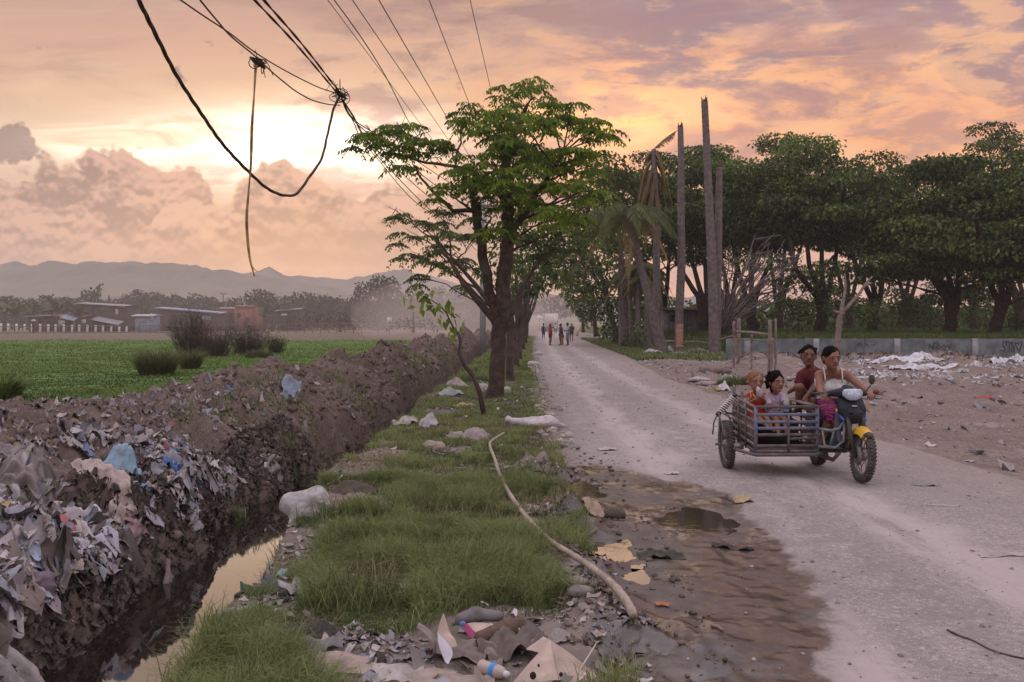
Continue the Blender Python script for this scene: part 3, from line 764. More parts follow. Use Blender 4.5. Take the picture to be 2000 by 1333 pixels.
# trees on the right of the road
RG = 'trees along the right of the road'
tree('shade_tree', 'tall light green tree rising behind the leaning coconut palm', pxtrunk([(1222, 676, 14), (1220, 600, 12), (1212, 500, 10), (1205, 400, 6)], 60),
     pxclumps(rng, [(1200, 352, 28), (1225, 375, 32), (1185, 395, 34), (1255, 405, 30), (1160, 410, 28), (1225, 430, 32), (1175, 440, 34), (1240, 345, 18), (1130, 440, 26), (1200, 330, 32), (1165, 348, 30), (1235, 345, 28), (1150, 385, 30), (1122, 405, 26), (1260, 370, 26)], 60, 2), M_bark2, M_leaf_y, rng, per=170, L=.34, W=.17, limb=.07, group=RG)
tree('shade_tree', 'dark bushy tree leaning over the right road edge', pxtrunk([(1205, 672, 12), (1195, 620, 11), (1180, 560, 9), (1165, 500, 6)], 72),
     pxclumps(rng, [(1180, 600, 30), (1215, 630, 26), (1235, 585, 34), (1150, 545, 38), (1200, 530, 42), (1120, 510, 36), (1165, 480, 38), (1230, 490, 36), (1250, 540, 30), (1105, 545, 22), (1095, 480, 26), (1190, 640, 16)], 70, 2.4), M_bark, M_leaf_d, rng, per=180, L=.36, W=.19, limb=.08, group=RG)
tree('shade_tree', 'broad tree with drooping skirt closing the road tunnel', pxtrunk([(1165, 658, 9), (1160, 610, 8), (1150, 560, 6)], 92),
     pxclumps(rng, [(1130, 580, 24), (1150, 610, 20), (1120, 545, 26), (1160, 570, 28), (1100, 565, 14), (1140, 520, 28), (1175, 610, 22), (1085, 540, 14)], 92, 2.4), M_bark, M_leaf_m, rng, per=140, L=.42, W=.24, limb=.08, group=RG)
tree('shade_tree', 'small rounded tree beside the far board on the road edge', pxtrunk([(1139, 650, 6), (1138, 625, 5), (1132, 600, 4)], 115),
     pxclumps(rng, [(1132, 605, 14), (1145, 618, 13), (1120, 595, 11), (1140, 590, 14), (1150, 632, 10), (1112, 585, 9)], 115, 2), M_bark, M_leaf_m, rng, per=120, L=.45, W=.28, limb=.06, group=RG)
for (px, py, r, D, lab) in ((1212, 655, 22, 66, 'round green bush at the right road edge under the dark tree'), (1240, 655, 24, 58, 'leafy green bush beside the row of palm trunks'), (1178, 650, 13, 82, 'small bush beyond the standing girl in brown'),
                            (1700, 616, 30, 50, 'pale green shrub behind the wall left of the twin trunks'), (1757, 598, 34, 62, 'tall loose shrub under the canopy above the wall'), (1805, 618, 34, 66, 'dark shrub among the trunks in the middle of the park'),
                            (1925, 600, 36, 70, 'leafy shrub under the canopy near the right edge'), (1560, 608, 38, 60, 'light shrub behind the wall left of the bare stump'), (1635, 588, 36, 56, 'green bushy sapling behind the bare forked stump'), (1985, 620, 32, 56, 'low shrub at the right edge behind the wall')):
    tree('shrub', lab, pxtrunk([(px, py + r * 1.0, 4), (px, py, 3)], D), pxclumps(rng, [(px + rng.normal() * r * .5, py + rng.normal() * r * .45, r * .62) for _ in range(6)] + [(px, py + r * .5, r * .6)], D, .8), M_bark2, (M_leaf_m, M_leaf_y)[px % 2], rng, per=120, L=.26, W=.12, limb=.03, cat='shrub')

# the park of rain trees
PK = 'broad rain trees in the park behind the wall'
def rain_tree(label, px, D, cx, w, top, bot, seed, forks=3, n=34, lean=0, per=330):
    rng = np.random.default_rng(seed); gz = .8
    gy = 630 + (CH - gz) * 1750 / D
    base = pxtrunk([(px, gy + 3, 26 * 60 / D), (px + lean * .3, gy - 35, 21 * 60 / D), (px + lean * .6, gy - 75, 18 * 60 / D)], D)
    ex = []
    for k in range(forks):
        f = (k + .5) / forks * 2 - 1; tx = cx + f * w * .62
        ex.append(pxtrunk([(px + lean * .25, gy - 28, 14 * 60 / D), (px + lean * .5 + f * 14, gy - 75, 12 * 60 / D), (px * .4 + tx * .6, gy - 130 - 20 * rng.random(), 9 * 60 / D, rng.normal() * 1.2), (tx, (top * .45 + bot * .55), 6 * 60 / D, rng.normal() * 2.)], D))
    w *= 1.2; n = int(n * 1.15); cl = []; top += rng.normal() * 9; bot += rng.normal() * 32 - 12; ph = rng.random() * 6
    for k in range(n):
        lay = (0, 0, 1, 0, 2)[k % 5]; q = math.sqrt(rng.random()) * (1, .85, .7)[lay]; az = k * 2.4 + rng.random() * .6
        wob = 1 + .22 * math.sin(az * 3 + ph); dx_ = math.cos(az) * q * wob; dy_ = math.sin(az) * q * wob
        if k % 6 == 4: q = max(q, .75); lay = 1.5 + .6 * rng.random()
        py = top + 12 + (bot - top) * (.80 * q ** 1.8 + lay * .20) + rng.normal() * 9
        rr = (24 + 20 * rng.random()) * 60 / 1750 * (w / 120)
        cl.append((P(cx + dx_ * w, py, D) + np.array((0, dy_ * w * D / 1750 * .85, 0)), (rr * 1.25, rr * 1.25, rr * .30)))
    return tree('rain_tree', label, base, cl, M_bark, M_leaf_d, rng, per=per, L=.27, W=.15, limb=.085, group=PK, extra_trunks=ex, twigs=6)
rain_tree('rain tree behind the two coconut stumps, flat crown', 1372, 66, 1335, 105, 282, 470, 1, 3, 30)
rain_tree('rain tree behind the dying palm, crown left of the two coconut stumps', 1292, 76, 1270, 110, 290, 500, 21, 3, 40)
rain_tree('rain tree just behind the tallest bare trunk', 1425, 72, 1400, 125, 276, 490, 22, 3, 44, -6)
rain_tree('rain tree with crown just right of the tallest bare trunk', 1470, 64, 1470, 125, 268, 480, 2, 3, 36, -8)
rain_tree('thick trunked rain tree left of the bare forked stump', 1602, 60, 1585, 130, 272, 490, 3, 4, 40, 10)
rain_tree('rain tree behind the bare forked stump, dark crown', 1706, 66, 1690, 120, 292, 500, 4, 3, 36, 6)
rain_tree('rain tree with twin dark trunks in the middle of the park', 1852, 56, 1830, 135, 312, 520, 5, 4, 42, 14)
rain_tree('rain tree leaning right near the right edge', 1938, 54, 1960, 130, 302, 530, 6, 3, 40, 40)
rain_tree('tallest thin rain tree at the right edge, open crown', 1990, 72, 1935, 100, 262, 345, 7, 3, 16)
rain_tree('rain tree at the right border with low hanging limbs', 2040, 52, 2060, 130, 300, 520, 8, 3, 36, -20)
rain_tree('slender background rain tree between the hut and park', 1520, 84, 1540, 105, 330, 520, 9, 3, 28, 5)
rain_tree('slender background rain tree seen through the twin trunks', 1770, 88, 1780, 120, 370, 540, 10, 3, 22, 5)
rain_tree('low background rain tree right of the twin trunks', 1905, 92, 1900, 110, 430, 610, 12, 3, 16, -6)
rain_tree('low background rain tree behind the thick trunk', 1660, 96, 1650, 110, 440, 610, 13, 3, 16, -6)

r = np.random.default_rng(61); cl = []
for px in range(1225, 2090, 11):
    D = 100 + 10 * r.random(); t_ = 618 - 22 * r.random(); rr_ = (11 + 12 * r.random()) * D / 1750
    cl.append((P(px, t_, D), (rr_ * 1.2, rr_, rr_ * .8))); cl.append((P(px + 5, 626, D), (rr_ * 1.2, rr_, rr_)))
tag(crown_plain(r, cl, 60, .55, .34).obj('undergrowth', M_leaf_d), 'dark green undergrowth closing the park behind the trunks', 'undergrowth', kind='stuff')
# bare wood
def stick_tree(name, label, cat, paths, mat, group=None, n=8):
    p0 = paths[0][0]; root = thing(name, label, cat, p0[:3], group)
    b = MB(); 
    for i, q in enumerate(paths):
        q = np.array(q); ts = np.linspace(0, len(q) - 1, (len(q) - 1) * 4 + 1); q = np.stack([np.interp(ts, np.arange(len(q)), q[:, k]) for k in range(4)], 1)
        q[1:-1, :3] += rng.normal(size=(len(q) - 2, 3)) * q[1:-1, 3:4] * .12
        b.tube(q[:, :3], q[:, 3], n)
    b.obj('trunk', mat, root, True); return root
D = 38.4
stick_tree('bare_stump', 'bare forked dead stump standing just before the concrete wall', 'dead tree', [pxtrunk([(1634, 700, 15), (1637, 655, 12), (1642, 615, 10), (1648, 585, 6), (1651, 560, 5), (1650, 535, 2.5)], D),
      pxtrunk([(1641, 618, 8), (1660, 595, 7), (1680, 572, 5.5), (1690, 556, 5), (1704, 540, 2.5)], D), pxtrunk([(1686, 562, 6), (1696, 555, 4), (1703, 553, 3)], D), pxtrunk([(1642, 614, 7), (1634, 610, 5), (1628, 607, 4)], D)], M_dead)
b = []; rs = np.random.default_rng(5)
for k in range(34):
    ex, ey = 1395 + 175 * rs.random() ** .8, 455 + 130 * rs.random(); m_ = .35 + .3 * rs.random()
    bx, by = 1408 + rs.normal() * 6, 652; mx, my = bx + (ex - bx) * m_ * .8, by + (ey - by) * m_
    b.append(pxtrunk([(bx, by, 4.5), (mx, my, 3, rs.normal()), ((mx + ex) / 2 + rs.normal() * 6, (my + ey) / 2, 2, rs.normal()), (ex, ey, 1.2, rs.normal() * 1.5)], 50))
    for _ in range(4):
        t = rs.random(); sx, sy = mx + (ex - mx) * t, my + (ey - my) * t
        b.append(pxtrunk([(sx, sy, 2.2), (sx + rs.normal() * 22 + 8, sy - 30 * rs.random(), 1)], 50))
stick_tree('leafless_tree', 'leafless grey many-branched tree fanning out right of the tallest trunk', 'dead tree', b, plain('grey_twigs', (.15, .12, .11), .9, .3, 4., 0), n=4)

# dead coconut trunks
def bare_palm(label, pts, D, scar=None):
    root = thing('coconut_stump', label, 'dead palm', pxtrunk(pts, D)[0][:3], 'topless coconut trunks')
    q = np.array(pxtrunk(pts, D)); ts = np.linspace(0, len(q) - 1, (len(q) - 1) * 26); q = np.stack([np.interp(ts, np.arange(len(q)), q[:, k]) for k in range(4)], 1)
    q[:, 3] *= 1 + .07 * (np.arange(len(q)) % 3 == 0); q[0, 3] *= 1.3
    b = MB().tube(q[:, :3], q[:, 3], 12)
    b.obj('trunk', M_palmbark, root, True)
    if scar:
        z0 = q[0, 2]; k = MB(); an = np.linspace(-2.4, -.7, 8)
        s = np.array([[(q[i, 0] + math.cos(a) * (q[i, 3] + .012), q[i, 1] + math.sin(a) * (q[i, 3] + .012), q[i, 2]) for a in an] for i in range(3, 17)])
        k.grid(s).obj('bark_wound', plain('raw_wood', (.42, .22, .16), .85, .3, 8., .5), root, True)
    b = MB(); e = q[-1]
    for k in range(9):
        a = k * .7; b.tube([(e[0] + math.cos(a) * e[3] * .6, e[1] + math.sin(a) * e[3] * .6, e[2] - .05), (e[0] + math.cos(a) * e[3] * .8, e[1] + math.sin(a) * e[3] * .8, e[2] + .1 + .25 * ((k * 37) % 10) / 10)], (.05, .015), 5)
    b.obj('broken_top', M_bark2, root); return root
bare_palm('bare coconut trunk without a top, pinkish wound at its foot', [(1326, 688, 17), (1327, 600, 16), (1331, 520, 16), (1330, 400, 14), (1330, 300, 12), (1329, 250, 11)], 50, True)
bare_palm('tallest bare coconut trunk without a top', [(1396, 694, 22), (1393, 600, 19), (1390, 500, 18), (1385, 400, 16), (1380, 280, 14), (1376, 200, 13)], 47)
bare_palm('shorter bare trunk leaning against the tallest one', [(1400, 690, 14), (1401, 600, 15), (1402, 500, 16), (1404, 400, 14), (1405, 328, 12)], 47.6)
# palms
def frond(b, p0, az, L, rise, sag, rng, w=.5, n=44, tone=.5, dro=.5):
    o = np.array((math.cos(az), math.sin(az), 0)); t = np.linspace(0, 1, 14)[:, None]
    q = np.array(p0) + o * L * (t * .95 - .15 * sag * t * t) + np.array((0, 0, 1.)) * L * (rise * t - sag * t * t)
    b.tube(q, np.linspace(.035, .006, 14), 4, cap=False, a=tone)
    tt = np.linspace(.12, 1, n); c = np.stack([np.interp(tt, t[:, 0], q[:, i]) for i in range(3)], 1)
    tg = np.gradient(c, axis=0); tg /= np.linalg.norm(tg, axis=1)[:, None]
    for s in (-1, 1):
        sd_ = np.cross(tg, (0, 0, 1.)) * s; sd_ /= np.linalg.norm(sd_, axis=1)[:, None] + 1e-6
        d = sd_ * .8 + tg * .5 + np.array((0, 0, -dro)) + rng.normal(size=(n, 3)) * .1; d /= np.linalg.norm(d, axis=1)[:, None]
        ll = w * np.sin(np.clip(tt * 1.05, 0, 1) * np.pi * .85 + .35) * (.9 + .2 * rng.random(n))
        nrm = np.cross(d, tg); wv = np.cross(nrm, d); wv /= np.linalg.norm(wv, axis=1)[:, None]
        v = np.stack([c, c + d * ll[:, None] * .5 + wv * .045, c + d * ll[:, None] + np.array((0, 0, -1.)) * ll[:, None] * .25, c + d * ll[:, None] * .5 - wv * .045], 1)
        b.add(v.reshape(-1, 3), np.arange(n * 4).reshape(n, 4), a=tone)
def palm(name, label, trunk, D, fr, rng, group=None, dry=(), L=3., leaf=None):
    q = np.array(pxtrunk(trunk, D)); root = thing(name, label, 'palm', q[0, :3], group)
    ts = np.linspace(0, len(q) - 1, (len(q) - 1) * 10); q = np.stack([np.interp(ts, np.arange(len(q)), q[:, k]) for k in range(4)], 1)
    q[:, 3] *= 1 + .05 * (np.arange(len(q)) % 2)
    MB().tube(q[:, :3], q[:, 3], 9).obj('trunk', M_palmbark, root, True)
    top = q[-1, :3]
    if fr:
        b = MB()
        for (az, l, rise, sag) in fr: frond(b, top, az, L * l, rise, sag, rng, .16 * L * 1.1, tone=rng.random())
        b.obj('fronds', leaf or M_frond, root)
    if dry:
        b = MB()
        for i_, (az, l, rise, sag) in enumerate(dry): frond(b, top - np.array((0, 0, .1 + (i_ % 5) * .55 * (len(dry) > 12))), az, L * l, rise, sag, rng, (.15 if len(dry) < 13 else .09) * L, tone=rng.random(), dro=.9)
        b.obj('dry_fronds', M_frond_dry, root)
    return root
rp = np.random.default_rng(3)
def fan(n, r0=.35, s0=.55): return [(k * 2 * np.pi / n + rp.random() * .4, .8 + .35 * rp.random(), r0 + .35 * rp.random(), s0 + .5 * rp.random()) for k in range(n)]
palm('coconut_palm', 'leaning coconut palm with drooping green fronds by the road', [(1296, 690, 24), (1282, 640, 19), (1264, 570, 16), (1244, 490, 15), (1226, 415, 13)], 50, fan(17, .25, .75), rp, None, [(2.9, 1., .1, 1.), (3.4, .9, .0, 1.1), (-.5, .8, .1, 1.1), (4.6, .9, 0, 1.2)], 4.0)
palm('coconut_palm', 'dying coconut palm with shaggy hanging dead fronds and one upright frond', [(1284, 676, 14), (1283, 560, 14), (1282, 440, 13), (1278, 330, 12), (1277, 292, 9)], 54, [(.3, .55, .98, .25)], rp, None, [(k * .55, .40 + .22 * rp.random(), -.2 + .4 * rp.random(), 1.5 + .8 * rp.random()) for k in range(20)], 3.0, M_frond_dry)
for (px, tp, D, lab) in ((1214, 548, 64, 'slim palm trunk leftmost of the row by the road'), (1232, 530, 62, 'slim palm trunk second from left in the row by the road'), (1247, 520, 60, 'palm trunk third from left in the row by the road'), (1263, 540, 60, 'palm trunk just left of the leaning coconut palm'), (1273, 525, 66, 'thin palm trunk hidden behind the leaning coconut palm')):
    gy = 630 + CH * 1750 / D
    palm('palm_trunk', lab, [(px, gy, 11), (px - 1, (gy + tp) / 2, 9), (px + rp.normal() * 2, tp, 8)], D, fan(7, .2, .6), rp, 'row of palm trunks at the road edge', fan(4, .0, 1.0), 2.2)

# far side of the field, left
FT = 'trees beyond the field'
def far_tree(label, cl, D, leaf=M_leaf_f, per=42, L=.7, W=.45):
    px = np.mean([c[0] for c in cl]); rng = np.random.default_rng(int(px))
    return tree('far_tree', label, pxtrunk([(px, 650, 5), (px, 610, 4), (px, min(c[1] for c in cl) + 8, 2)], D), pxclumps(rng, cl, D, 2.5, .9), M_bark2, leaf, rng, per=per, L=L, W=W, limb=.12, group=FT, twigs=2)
far_tree('round dark tree behind the wooden shack', [(255, 588, 16), (270, 580, 15), (285, 592, 14), (265, 600, 17), (248, 604, 10)], 190)
far_tree('rounded tree right of the round dark one', [(298, 582, 13), (308, 585, 13), (300, 596, 14), (318, 598, 9)], 200)
far_tree('small pointed dark tree above the blue roofed shed', [(378, 582, 10), (376, 592, 12), (382, 600, 10)], 190)
far_tree('low dark tree beside the pointed one', [(398, 588, 11), (412, 592, 12), (405, 602, 13), (425, 600, 9)], 185)
far_tree('low pale trees clump behind the field bush', [(330, 592, 10), (345, 590, 10), (358, 596, 9), (345, 602, 11)], 230)
far_tree('flat topped tree behind the banana grove', [(172, 575, 9), (190, 570, 9), (182, 582, 12), (165, 585, 7), (196, 562, 5)], 175)
far_tree('dark ragged tree left of the red building', [(495, 580, 14), (508, 576, 14), (522, 582, 14), (500, 595, 16), (535, 592, 12), (520, 602, 14)], 165)
far_tree('scrubby low tree beside the shed with a white sign', [(560, 590, 12), (578, 582, 10), (590, 595, 14), (570, 605, 14), (605, 600, 12)], 170)
far_tree('broad low tree in the middle of the hazy treeline', [(600, 584, 14), (620, 590, 18), (640, 592, 16), (660, 596, 16), (612, 605, 18), (645, 612, 18), (675, 605, 12)], 165)
far_tree('large rounded tree rising highest beyond the field', [(715, 570, 20), (738, 558, 20), (760, 556, 18), (768, 575, 18), (735, 585, 26), (705, 595, 18), (760, 600, 22), (700, 583, 14), (785, 590, 12)], 165)
far_tree('thin open tree right of the largest far tree', [(792, 575, 9), (805, 568, 9), (815, 580, 10), (800, 592, 14), (825, 588, 9)], 175)
far_tree('round distant tree behind the long pale roof', [(850, 575, 12), (860, 570, 11), (868, 580, 12), (855, 588, 13)], 230)
far_tree('low distant trees clump left of the utility pole', [(885, 580, 9), (900, 578, 9), (912, 582, 10), (890, 590, 11)], 230)
far_tree('low scrub thicket in front of the hazy treeline', [(610, 622, 15), (635, 625, 16), (660, 622, 18), (690, 626, 16), (720, 624, 17), (590, 628, 12), (745, 628, 14)], 135, per=50, L=.5, W=.3)
far_tree('far roadside thicket closing the end of the road', [(1055, 600, 14), (1075, 592, 16), (1095, 590, 16), (1110, 605, 14), (1065, 615, 12), (1090, 612, 14), (1040, 605, 12)], 260)
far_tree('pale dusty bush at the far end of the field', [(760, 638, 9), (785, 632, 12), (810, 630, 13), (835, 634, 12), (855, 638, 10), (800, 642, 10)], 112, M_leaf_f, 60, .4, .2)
r = np.random.default_rng(60); cl = []
for px in range(-60, 960, 9):
    D = 178 + 30 * r.random(); t_ = 606 - 12 * r.random() - (10 * r.random() if r.random() < .3 else 0); rr_ = (9 + 7 * r.random()) * D / 1750
    cl.append((P(px, t_, D), (rr_ * 1.3, rr_, rr_))); cl.append((P(px + 4, 624, D), (rr_ * 1.5, rr_, rr_ * 1.5)))
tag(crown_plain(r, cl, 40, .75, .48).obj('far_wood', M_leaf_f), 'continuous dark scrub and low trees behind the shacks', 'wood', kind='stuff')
# banana grove
def banana():
    r = np.random.default_rng(8); root = thing('banana_plant', 'banana plant with tattered upright leaves in the grove', 'banana plant', (0, 0, 0), 'banana plants left of the shack')
    MB().tube([(0, 0, 0), (.03, 0, 1.2), (0, .02, 2.4)], (.16, .14, .09), 8).obj('stem', M_bark2, root, True)
    b = MB()
    for k in range(10):
        az = k * 2.4 + r.random(); L = 2.2 + .8 * r.random(); rise = (.95, .8, .5)[k % 3]; sag = .25 + .55 * r.random()
        o = np.array((math.cos(az), math.sin(az), 0)); s = np.array((-o[1], o[0], 0)); t = np.linspace(0, 1, 9)
        q = np.array((0, 0, 2.3)) + o * (L * t * (1.05 - rise * .65))[:, None] + np.array((0, 0, 1.)) * (L * (rise * t - sag * t * t * .8))[:, None]
        w = .30 * np.sin(np.clip(t * .95 + .08, 0, 1) * np.pi) ** .7
        w2 = w * (.75 + .4 * r.random(9))
        b.grid(np.stack([q - s * w[:, None] - np.array((0, 0, .12)) * (w > .1)[:, None], q, q + s * w2[:, None] - np.array((0, 0, .12)) * (w > .1)[:, None]], 1), a=np.full((9, 3), r.random()))
    b.obj('leaves', M_banana, root); return root
bp = banana()
for k, (px, top, D) in enumerate(((8, 575, 142), (30, 585, 138), (48, 578, 146), (66, 586, 140), (84, 575, 142), (98, 582, 150), (112, 572, 140), (126, 578, 146), (142, 576, 140), (152, 590, 136), (228, 592, 150), (235, 598, 160), (-18, 580, 142), (532, 578, 150), (516, 592, 146))):
    o = bp if k == 0 else copy_tree(bp)
    h = CH - (top - 630) / 1750 * D - .2
    o.location = ((px - 1000) / 1750 * D, D, .2); s = h / 4.4; o.scale = (s * 1.15, s * 1.15, s); o.rotation_euler.z = k * 1.7
    if px > 500: o['group'] = 'banana plants by the red building'; o['label'] = 'hazy banana plant right of the red building'
bp['label'] = 'banana plant in the grove left of the wooden shack'
for o in bpy.data.objects:
    if o.name.startswith('banana_plant') and o['group'] == 'banana plants left of the shack': o['label'] = bp['label']
palm('far_palm', 'tiny lone palm silhouette standing high above the sheds', [(436, 610, 2.2), (436, 590, 1.6), (436, 574, 1.6)], 230, [(k * .8, 1, .35, .5) for k in range(8)], rp, None, (), 1.3)

# bushes in the field
def wiry(name, label, cat, px, py, hgt, wid, D, n, mat, seed, leafy=0, lm=None, bend=.3, thick=.010, group=None):
    r = np.random.default_rng(seed); c = np.array(((px - 1000) / 1750 * D, D, 0.)); c[2] = float(height(c[0:1], c[1:2])[0]) - .03
    root = thing(name, label, cat, c, group); b = MB(); tips = []
    for k in range(n):
        a = r.random() * 2 * np.pi; rad = wid * .18 * r.random(); p0 = c + np.array((math.cos(a) * rad * 1.6, math.sin(a) * rad, 0))
        sp = wid * .5 * math.sqrt(r.random()); e = c + np.array((math.cos(a) * sp, math.sin(a) * sp, hgt * (.55 + .45 * r.random()) * (1 - .25 * (sp / wid * 2) ** 2)))
        q = curve_pts(p0, e, 5, r, bend * .3, .1); b.tube(q, np.linspace(thick, thick * .3, 5), 3, cap=False); tips.append(q)
        for _ in range(3):
            j = r.integers(1, 5); d = rnd_dir(r, 1)[0] * hgt * .22; d[2] = abs(d[2]); b.tube([q[j], q[j] + d * .6, q[j] + d], (thick * .5, thick * .4, thick * .25), 3, cap=False); tips.append(np.array([q[j] + d * .5, q[j] + d]))
    b.obj('stems', mat, root)
    if leafy:
        b = MB(); T = np.vstack(tips); pts = T[r.integers(0, len(T), leafy)] + r.normal(size=(leafy, 3)) * .06; dd = rnd_dir(r, leafy)
        leaf_quads(b, pts, dd, .08 * (.6 + .8 * r.random(leafy)), .04, r, r.random(leafy)); b.obj('leaves', lm, root)
    return root
wiry('dry_bush', 'tall dark leafless bush at the left of the field thicket', 'bush', 372, 0, 2.5, 2.4, 48, 260, M_twig, 1, thick=.012)
wiry('dry_bush', 'brown dry bush right of the tall leafless one', 'bush', 420, 0, 1.6, 2.3, 47, 260, M_twig, 2, 500, M_leaf_f)
wiry('dry_bush', 'brown dry bush at the right end of the field thicket', 'bush', 485, 0, 1.8, 2.8, 50, 280, M_twig, 3, 600, M_leaf_f)
wiry('dry_bush', 'low greyish bush beside the field thicket', 'bush', 540, 0, 1.1, 1.4, 50, 160, M_twig, 9, 700, M_leaf_m)

# blades and tufts
def blades(pos, hgt, wid, rng, lean=.35, tone=None, curl=.5, az=None):
    n = len(pos); az = rng.random(n) * 2 * np.pi if az is None else az; fz = rng.random(n) * 2 * np.pi
    o = np.stack([np.cos(az), np.sin(az), 0 * az], 1); s = np.stack([np.cos(fz), np.sin(fz), 0 * fz], 1) * (np.broadcast_to(wid, (n,)) / 2)[:, None]
    h = np.broadcast_to(hgt, (n,))[:, None]; l = (lean * (.3 + rng.random(n)))[:, None]; up = np.array((0, 0, 1.))
    m1 = pos + up * h * .55 + o * h * l * .35; tp = pos + up * h * (1 - l * curl * .5) + o * h * l * 1.1
    v = np.stack([pos - s, pos + s, m1 + s * .75, m1 - s * .75, tp], 1).reshape(-1, 3); k = np.arange(n)[:, None] * 5
    return v, k + np.array([[0, 1, 2, 3]]), k + np.array([[3, 2, 4]]), np.repeat(rng.random(n) if tone is None else tone, 5)
M_grass = leafmat('grass_blade', (.030, .055, .012), (.26, .305, .115), .35, .6)
M_crop = leafmat('crop_leaf', (.028, .062, .012), (.17, .25, .06), .35, .6)
M_tuft = leafmat('tuft_blade', (.035, .055, .016), (.21, .21, .09), .3, .7)
def tuft(name, label, px, py, hgt, wid, D, n, mat, seed, w=.02, group=None, cat='grass tuft'):
    r = np.random.default_rng(seed); c = GZ(px, py) if D is None else np.array(((px - 1000) / 1750 * D, D, float(height(np.array([(px - 1000) / 1750 * D]), np.array([D]))[0])))
    a = r.random(n) * 6.28; rad = wid * .5 * np.sqrt(r.random(n)); pos = np.stack([c[0] + np.cos(a) * rad, c[1] + np.sin(a) * rad, 0 * a], 1); pos[:, 2] = height(pos[:, 0], pos[:, 1]) - .02
    pos[:, :2] = c[:2] + (pos[:, :2] - c[:2]) * .62; v, q, t, tn = blades(pos, hgt * (.35 + .75 * r.random(n) ** 1.3) * (1 - .45 * (rad / wid * 2) ** 2), w, r, .8, None, .5, a + r.normal(size=n) * .7)
    o = MB().add(v, q, t, tn).obj(name, mat); return tag(o, label, cat, group)
tuft('grass_clump', 'large dark grass clump in the middle of the field', 306, 0, 1.25, 1.7, 31, 3000, M_tuft, 1, .020)
tuft('grass_clump', 'small grass clump right behind the large one in the field', 372, 0, 1.05, 1.0, 35, 1500, M_tuft, 2, .022)
tuft('grass_clump', 'pale dry grass clump at the foot of the field thicket', 505, 0, .6, 2.0, 45, 1500, M_tuft, 4, .022)
tuft('weed_clump', 'dark leafy weeds at the left edge of the field', 0, 0, .75, 1.3, 21, 1000, M_leaf_d, 3, .06, cat='weeds')
tuft('grass_clump', 'green grass patch behind the sidecar near the bamboo gate', 1440, 0, .42, 1.6, 24.5, 2200, M_grass, 6, .012)
tuft('weed_clump', 'straggly tall weeds on the ditch edge left of the white sack', 590, 940, .45, 1.1, None, 420, M_tuft, 7, .007, cat='weeds')
tuft('weed_clump', 'green weeds overhanging the ditch left of the white sack', 500, 1060, .35, .7, None, 1200, M_grass, 8, .009, cat='weeds')

rg = np.random.default_rng(21)
BARE = [(-1.5, 8.6, .42), (-1.72, 6.9, .33), (-1.6, 6.45, .26), (-1.5, 5.3, .26), (-.12, 4.5, .78), (-.70, 4.45, .34), (-1.95, 10.3, .6), (-1.7, 11.6, .45), (.28, 8.2, .32), (.5, 6.4, .32), (-.75, 12.2, .3), (-1.4, 14.2, .4), (-1.4, 17, .42), (.2, 10.3, .34), (.5, 5.2, .3), (-1.7, 21, .6)]
def grass_patch(name, label, n, y0, y1, h0, h1, w, far=False):
    y = 1 / (1 / y1 + (1 / y0 - 1 / y1) * rg.random(n)) if far else y0 + (y1 - y0) * rg.random(n)
    xl, xr = verge_l(y) + .05 * (y < 8) - .12 * (y >= 8), road_l(y) - .02; x = xl + (xr - xl) * rg.random(n)
    d = fbm(x * 1.1, y * 1.1, 77, 4) + .25 * (vn(x * .5, y * .5, 4) - .5); pr = sm(.10, .32, d)
    for (bx, by, br) in BARE: pr = pr * sm(br * .65, br * 1.15, np.hypot(x - bx, (y - by) * .8))
    pr *= 1 - sm(-.35, -.02, x - road_l(y)) * .8
    pole_ = np.array([g0(*q_) for q_ in ((984, 858), (957, 884), (976, 942), (1000, 990), (1038, 1042), (1075, 1080), (1112, 1104), (1150, 1130), (1185, 1158), (1238, 1236))])
    dpl = np.min([np.hypot(x - (a_[0] + (b_[0] - a_[0]) * t_), y - (a_[1] + (b_[1] - a_[1]) * t_)) for a_, b_ in zip(pole_[:-1], pole_[1:]) for t_ in (0, .25, .5, .75)], 0); pr = pr * sm(.09, .2, dpl)
    k = rg.random(n) < pr; x, y, d = x[k], y[k], d[k]; pos = np.stack([x, y, height(x, y) - .01], 1); m_ = len(x)
    big_ = sm(.42, .62, fbm(x * 2.3, y * 2.3, 91, 3))
    hh = (h0 + (h1 - h0) * big_) * (.55 + .6 * rg.random(m_))
    v, q, t, tn = blades(pos, hh, w * (.7 + .6 * rg.random(m_)), rg, .9, np.clip(.15 + .5 * big_ + .45 * rg.random(m_) - .2 * (rg.random(m_) < .2), 0, 1), .9)
    tag(MB().add(v, q, t, tn).obj(name, M_grass), label, 'grass', kind='stuff')
BARE += [(*g0(px_, py_), .17) for px_, py_ in ((580, 1165), (462, 1232), (405, 1235), (590, 1262), (640, 1298), (690, 1300), (672, 1044), (528, 1150), (512, 1105), (738, 998), (1118, 1140), (1132, 1162), (600, 1000), (545, 1190), (760, 1315))]
grass_patch('grass', 'thick green grass over the near verge', 190000, 3.4, 9.5, .05, .23, .0055)
grass_patch('grass', 'short green grass along the verge towards the thick trunk', 90000, 9.5, 26, .05, .15, .010, True)
grass_patch('grass', 'far verge grass under the row of trees', 45000, 26, 110, .06, .22, .03, True)
M_straw = leafmat('straw_blade', (.16, .13, .07), (.34, .28, .16), .3, .7)
n = 26000; y = 3.4 + 12 * rg.random(n) ** 1.4; x = verge_l(y) - .2 + (road_l(y) - verge_l(y) + .1) * rg.random(n); k = fbm(x * 1.9, y * 1.9, 41, 4) > .5 - .0 * y
for (bx, by, br) in BARE[4:6]: k &= np.hypot(x - bx, (y - by) * .8) > br
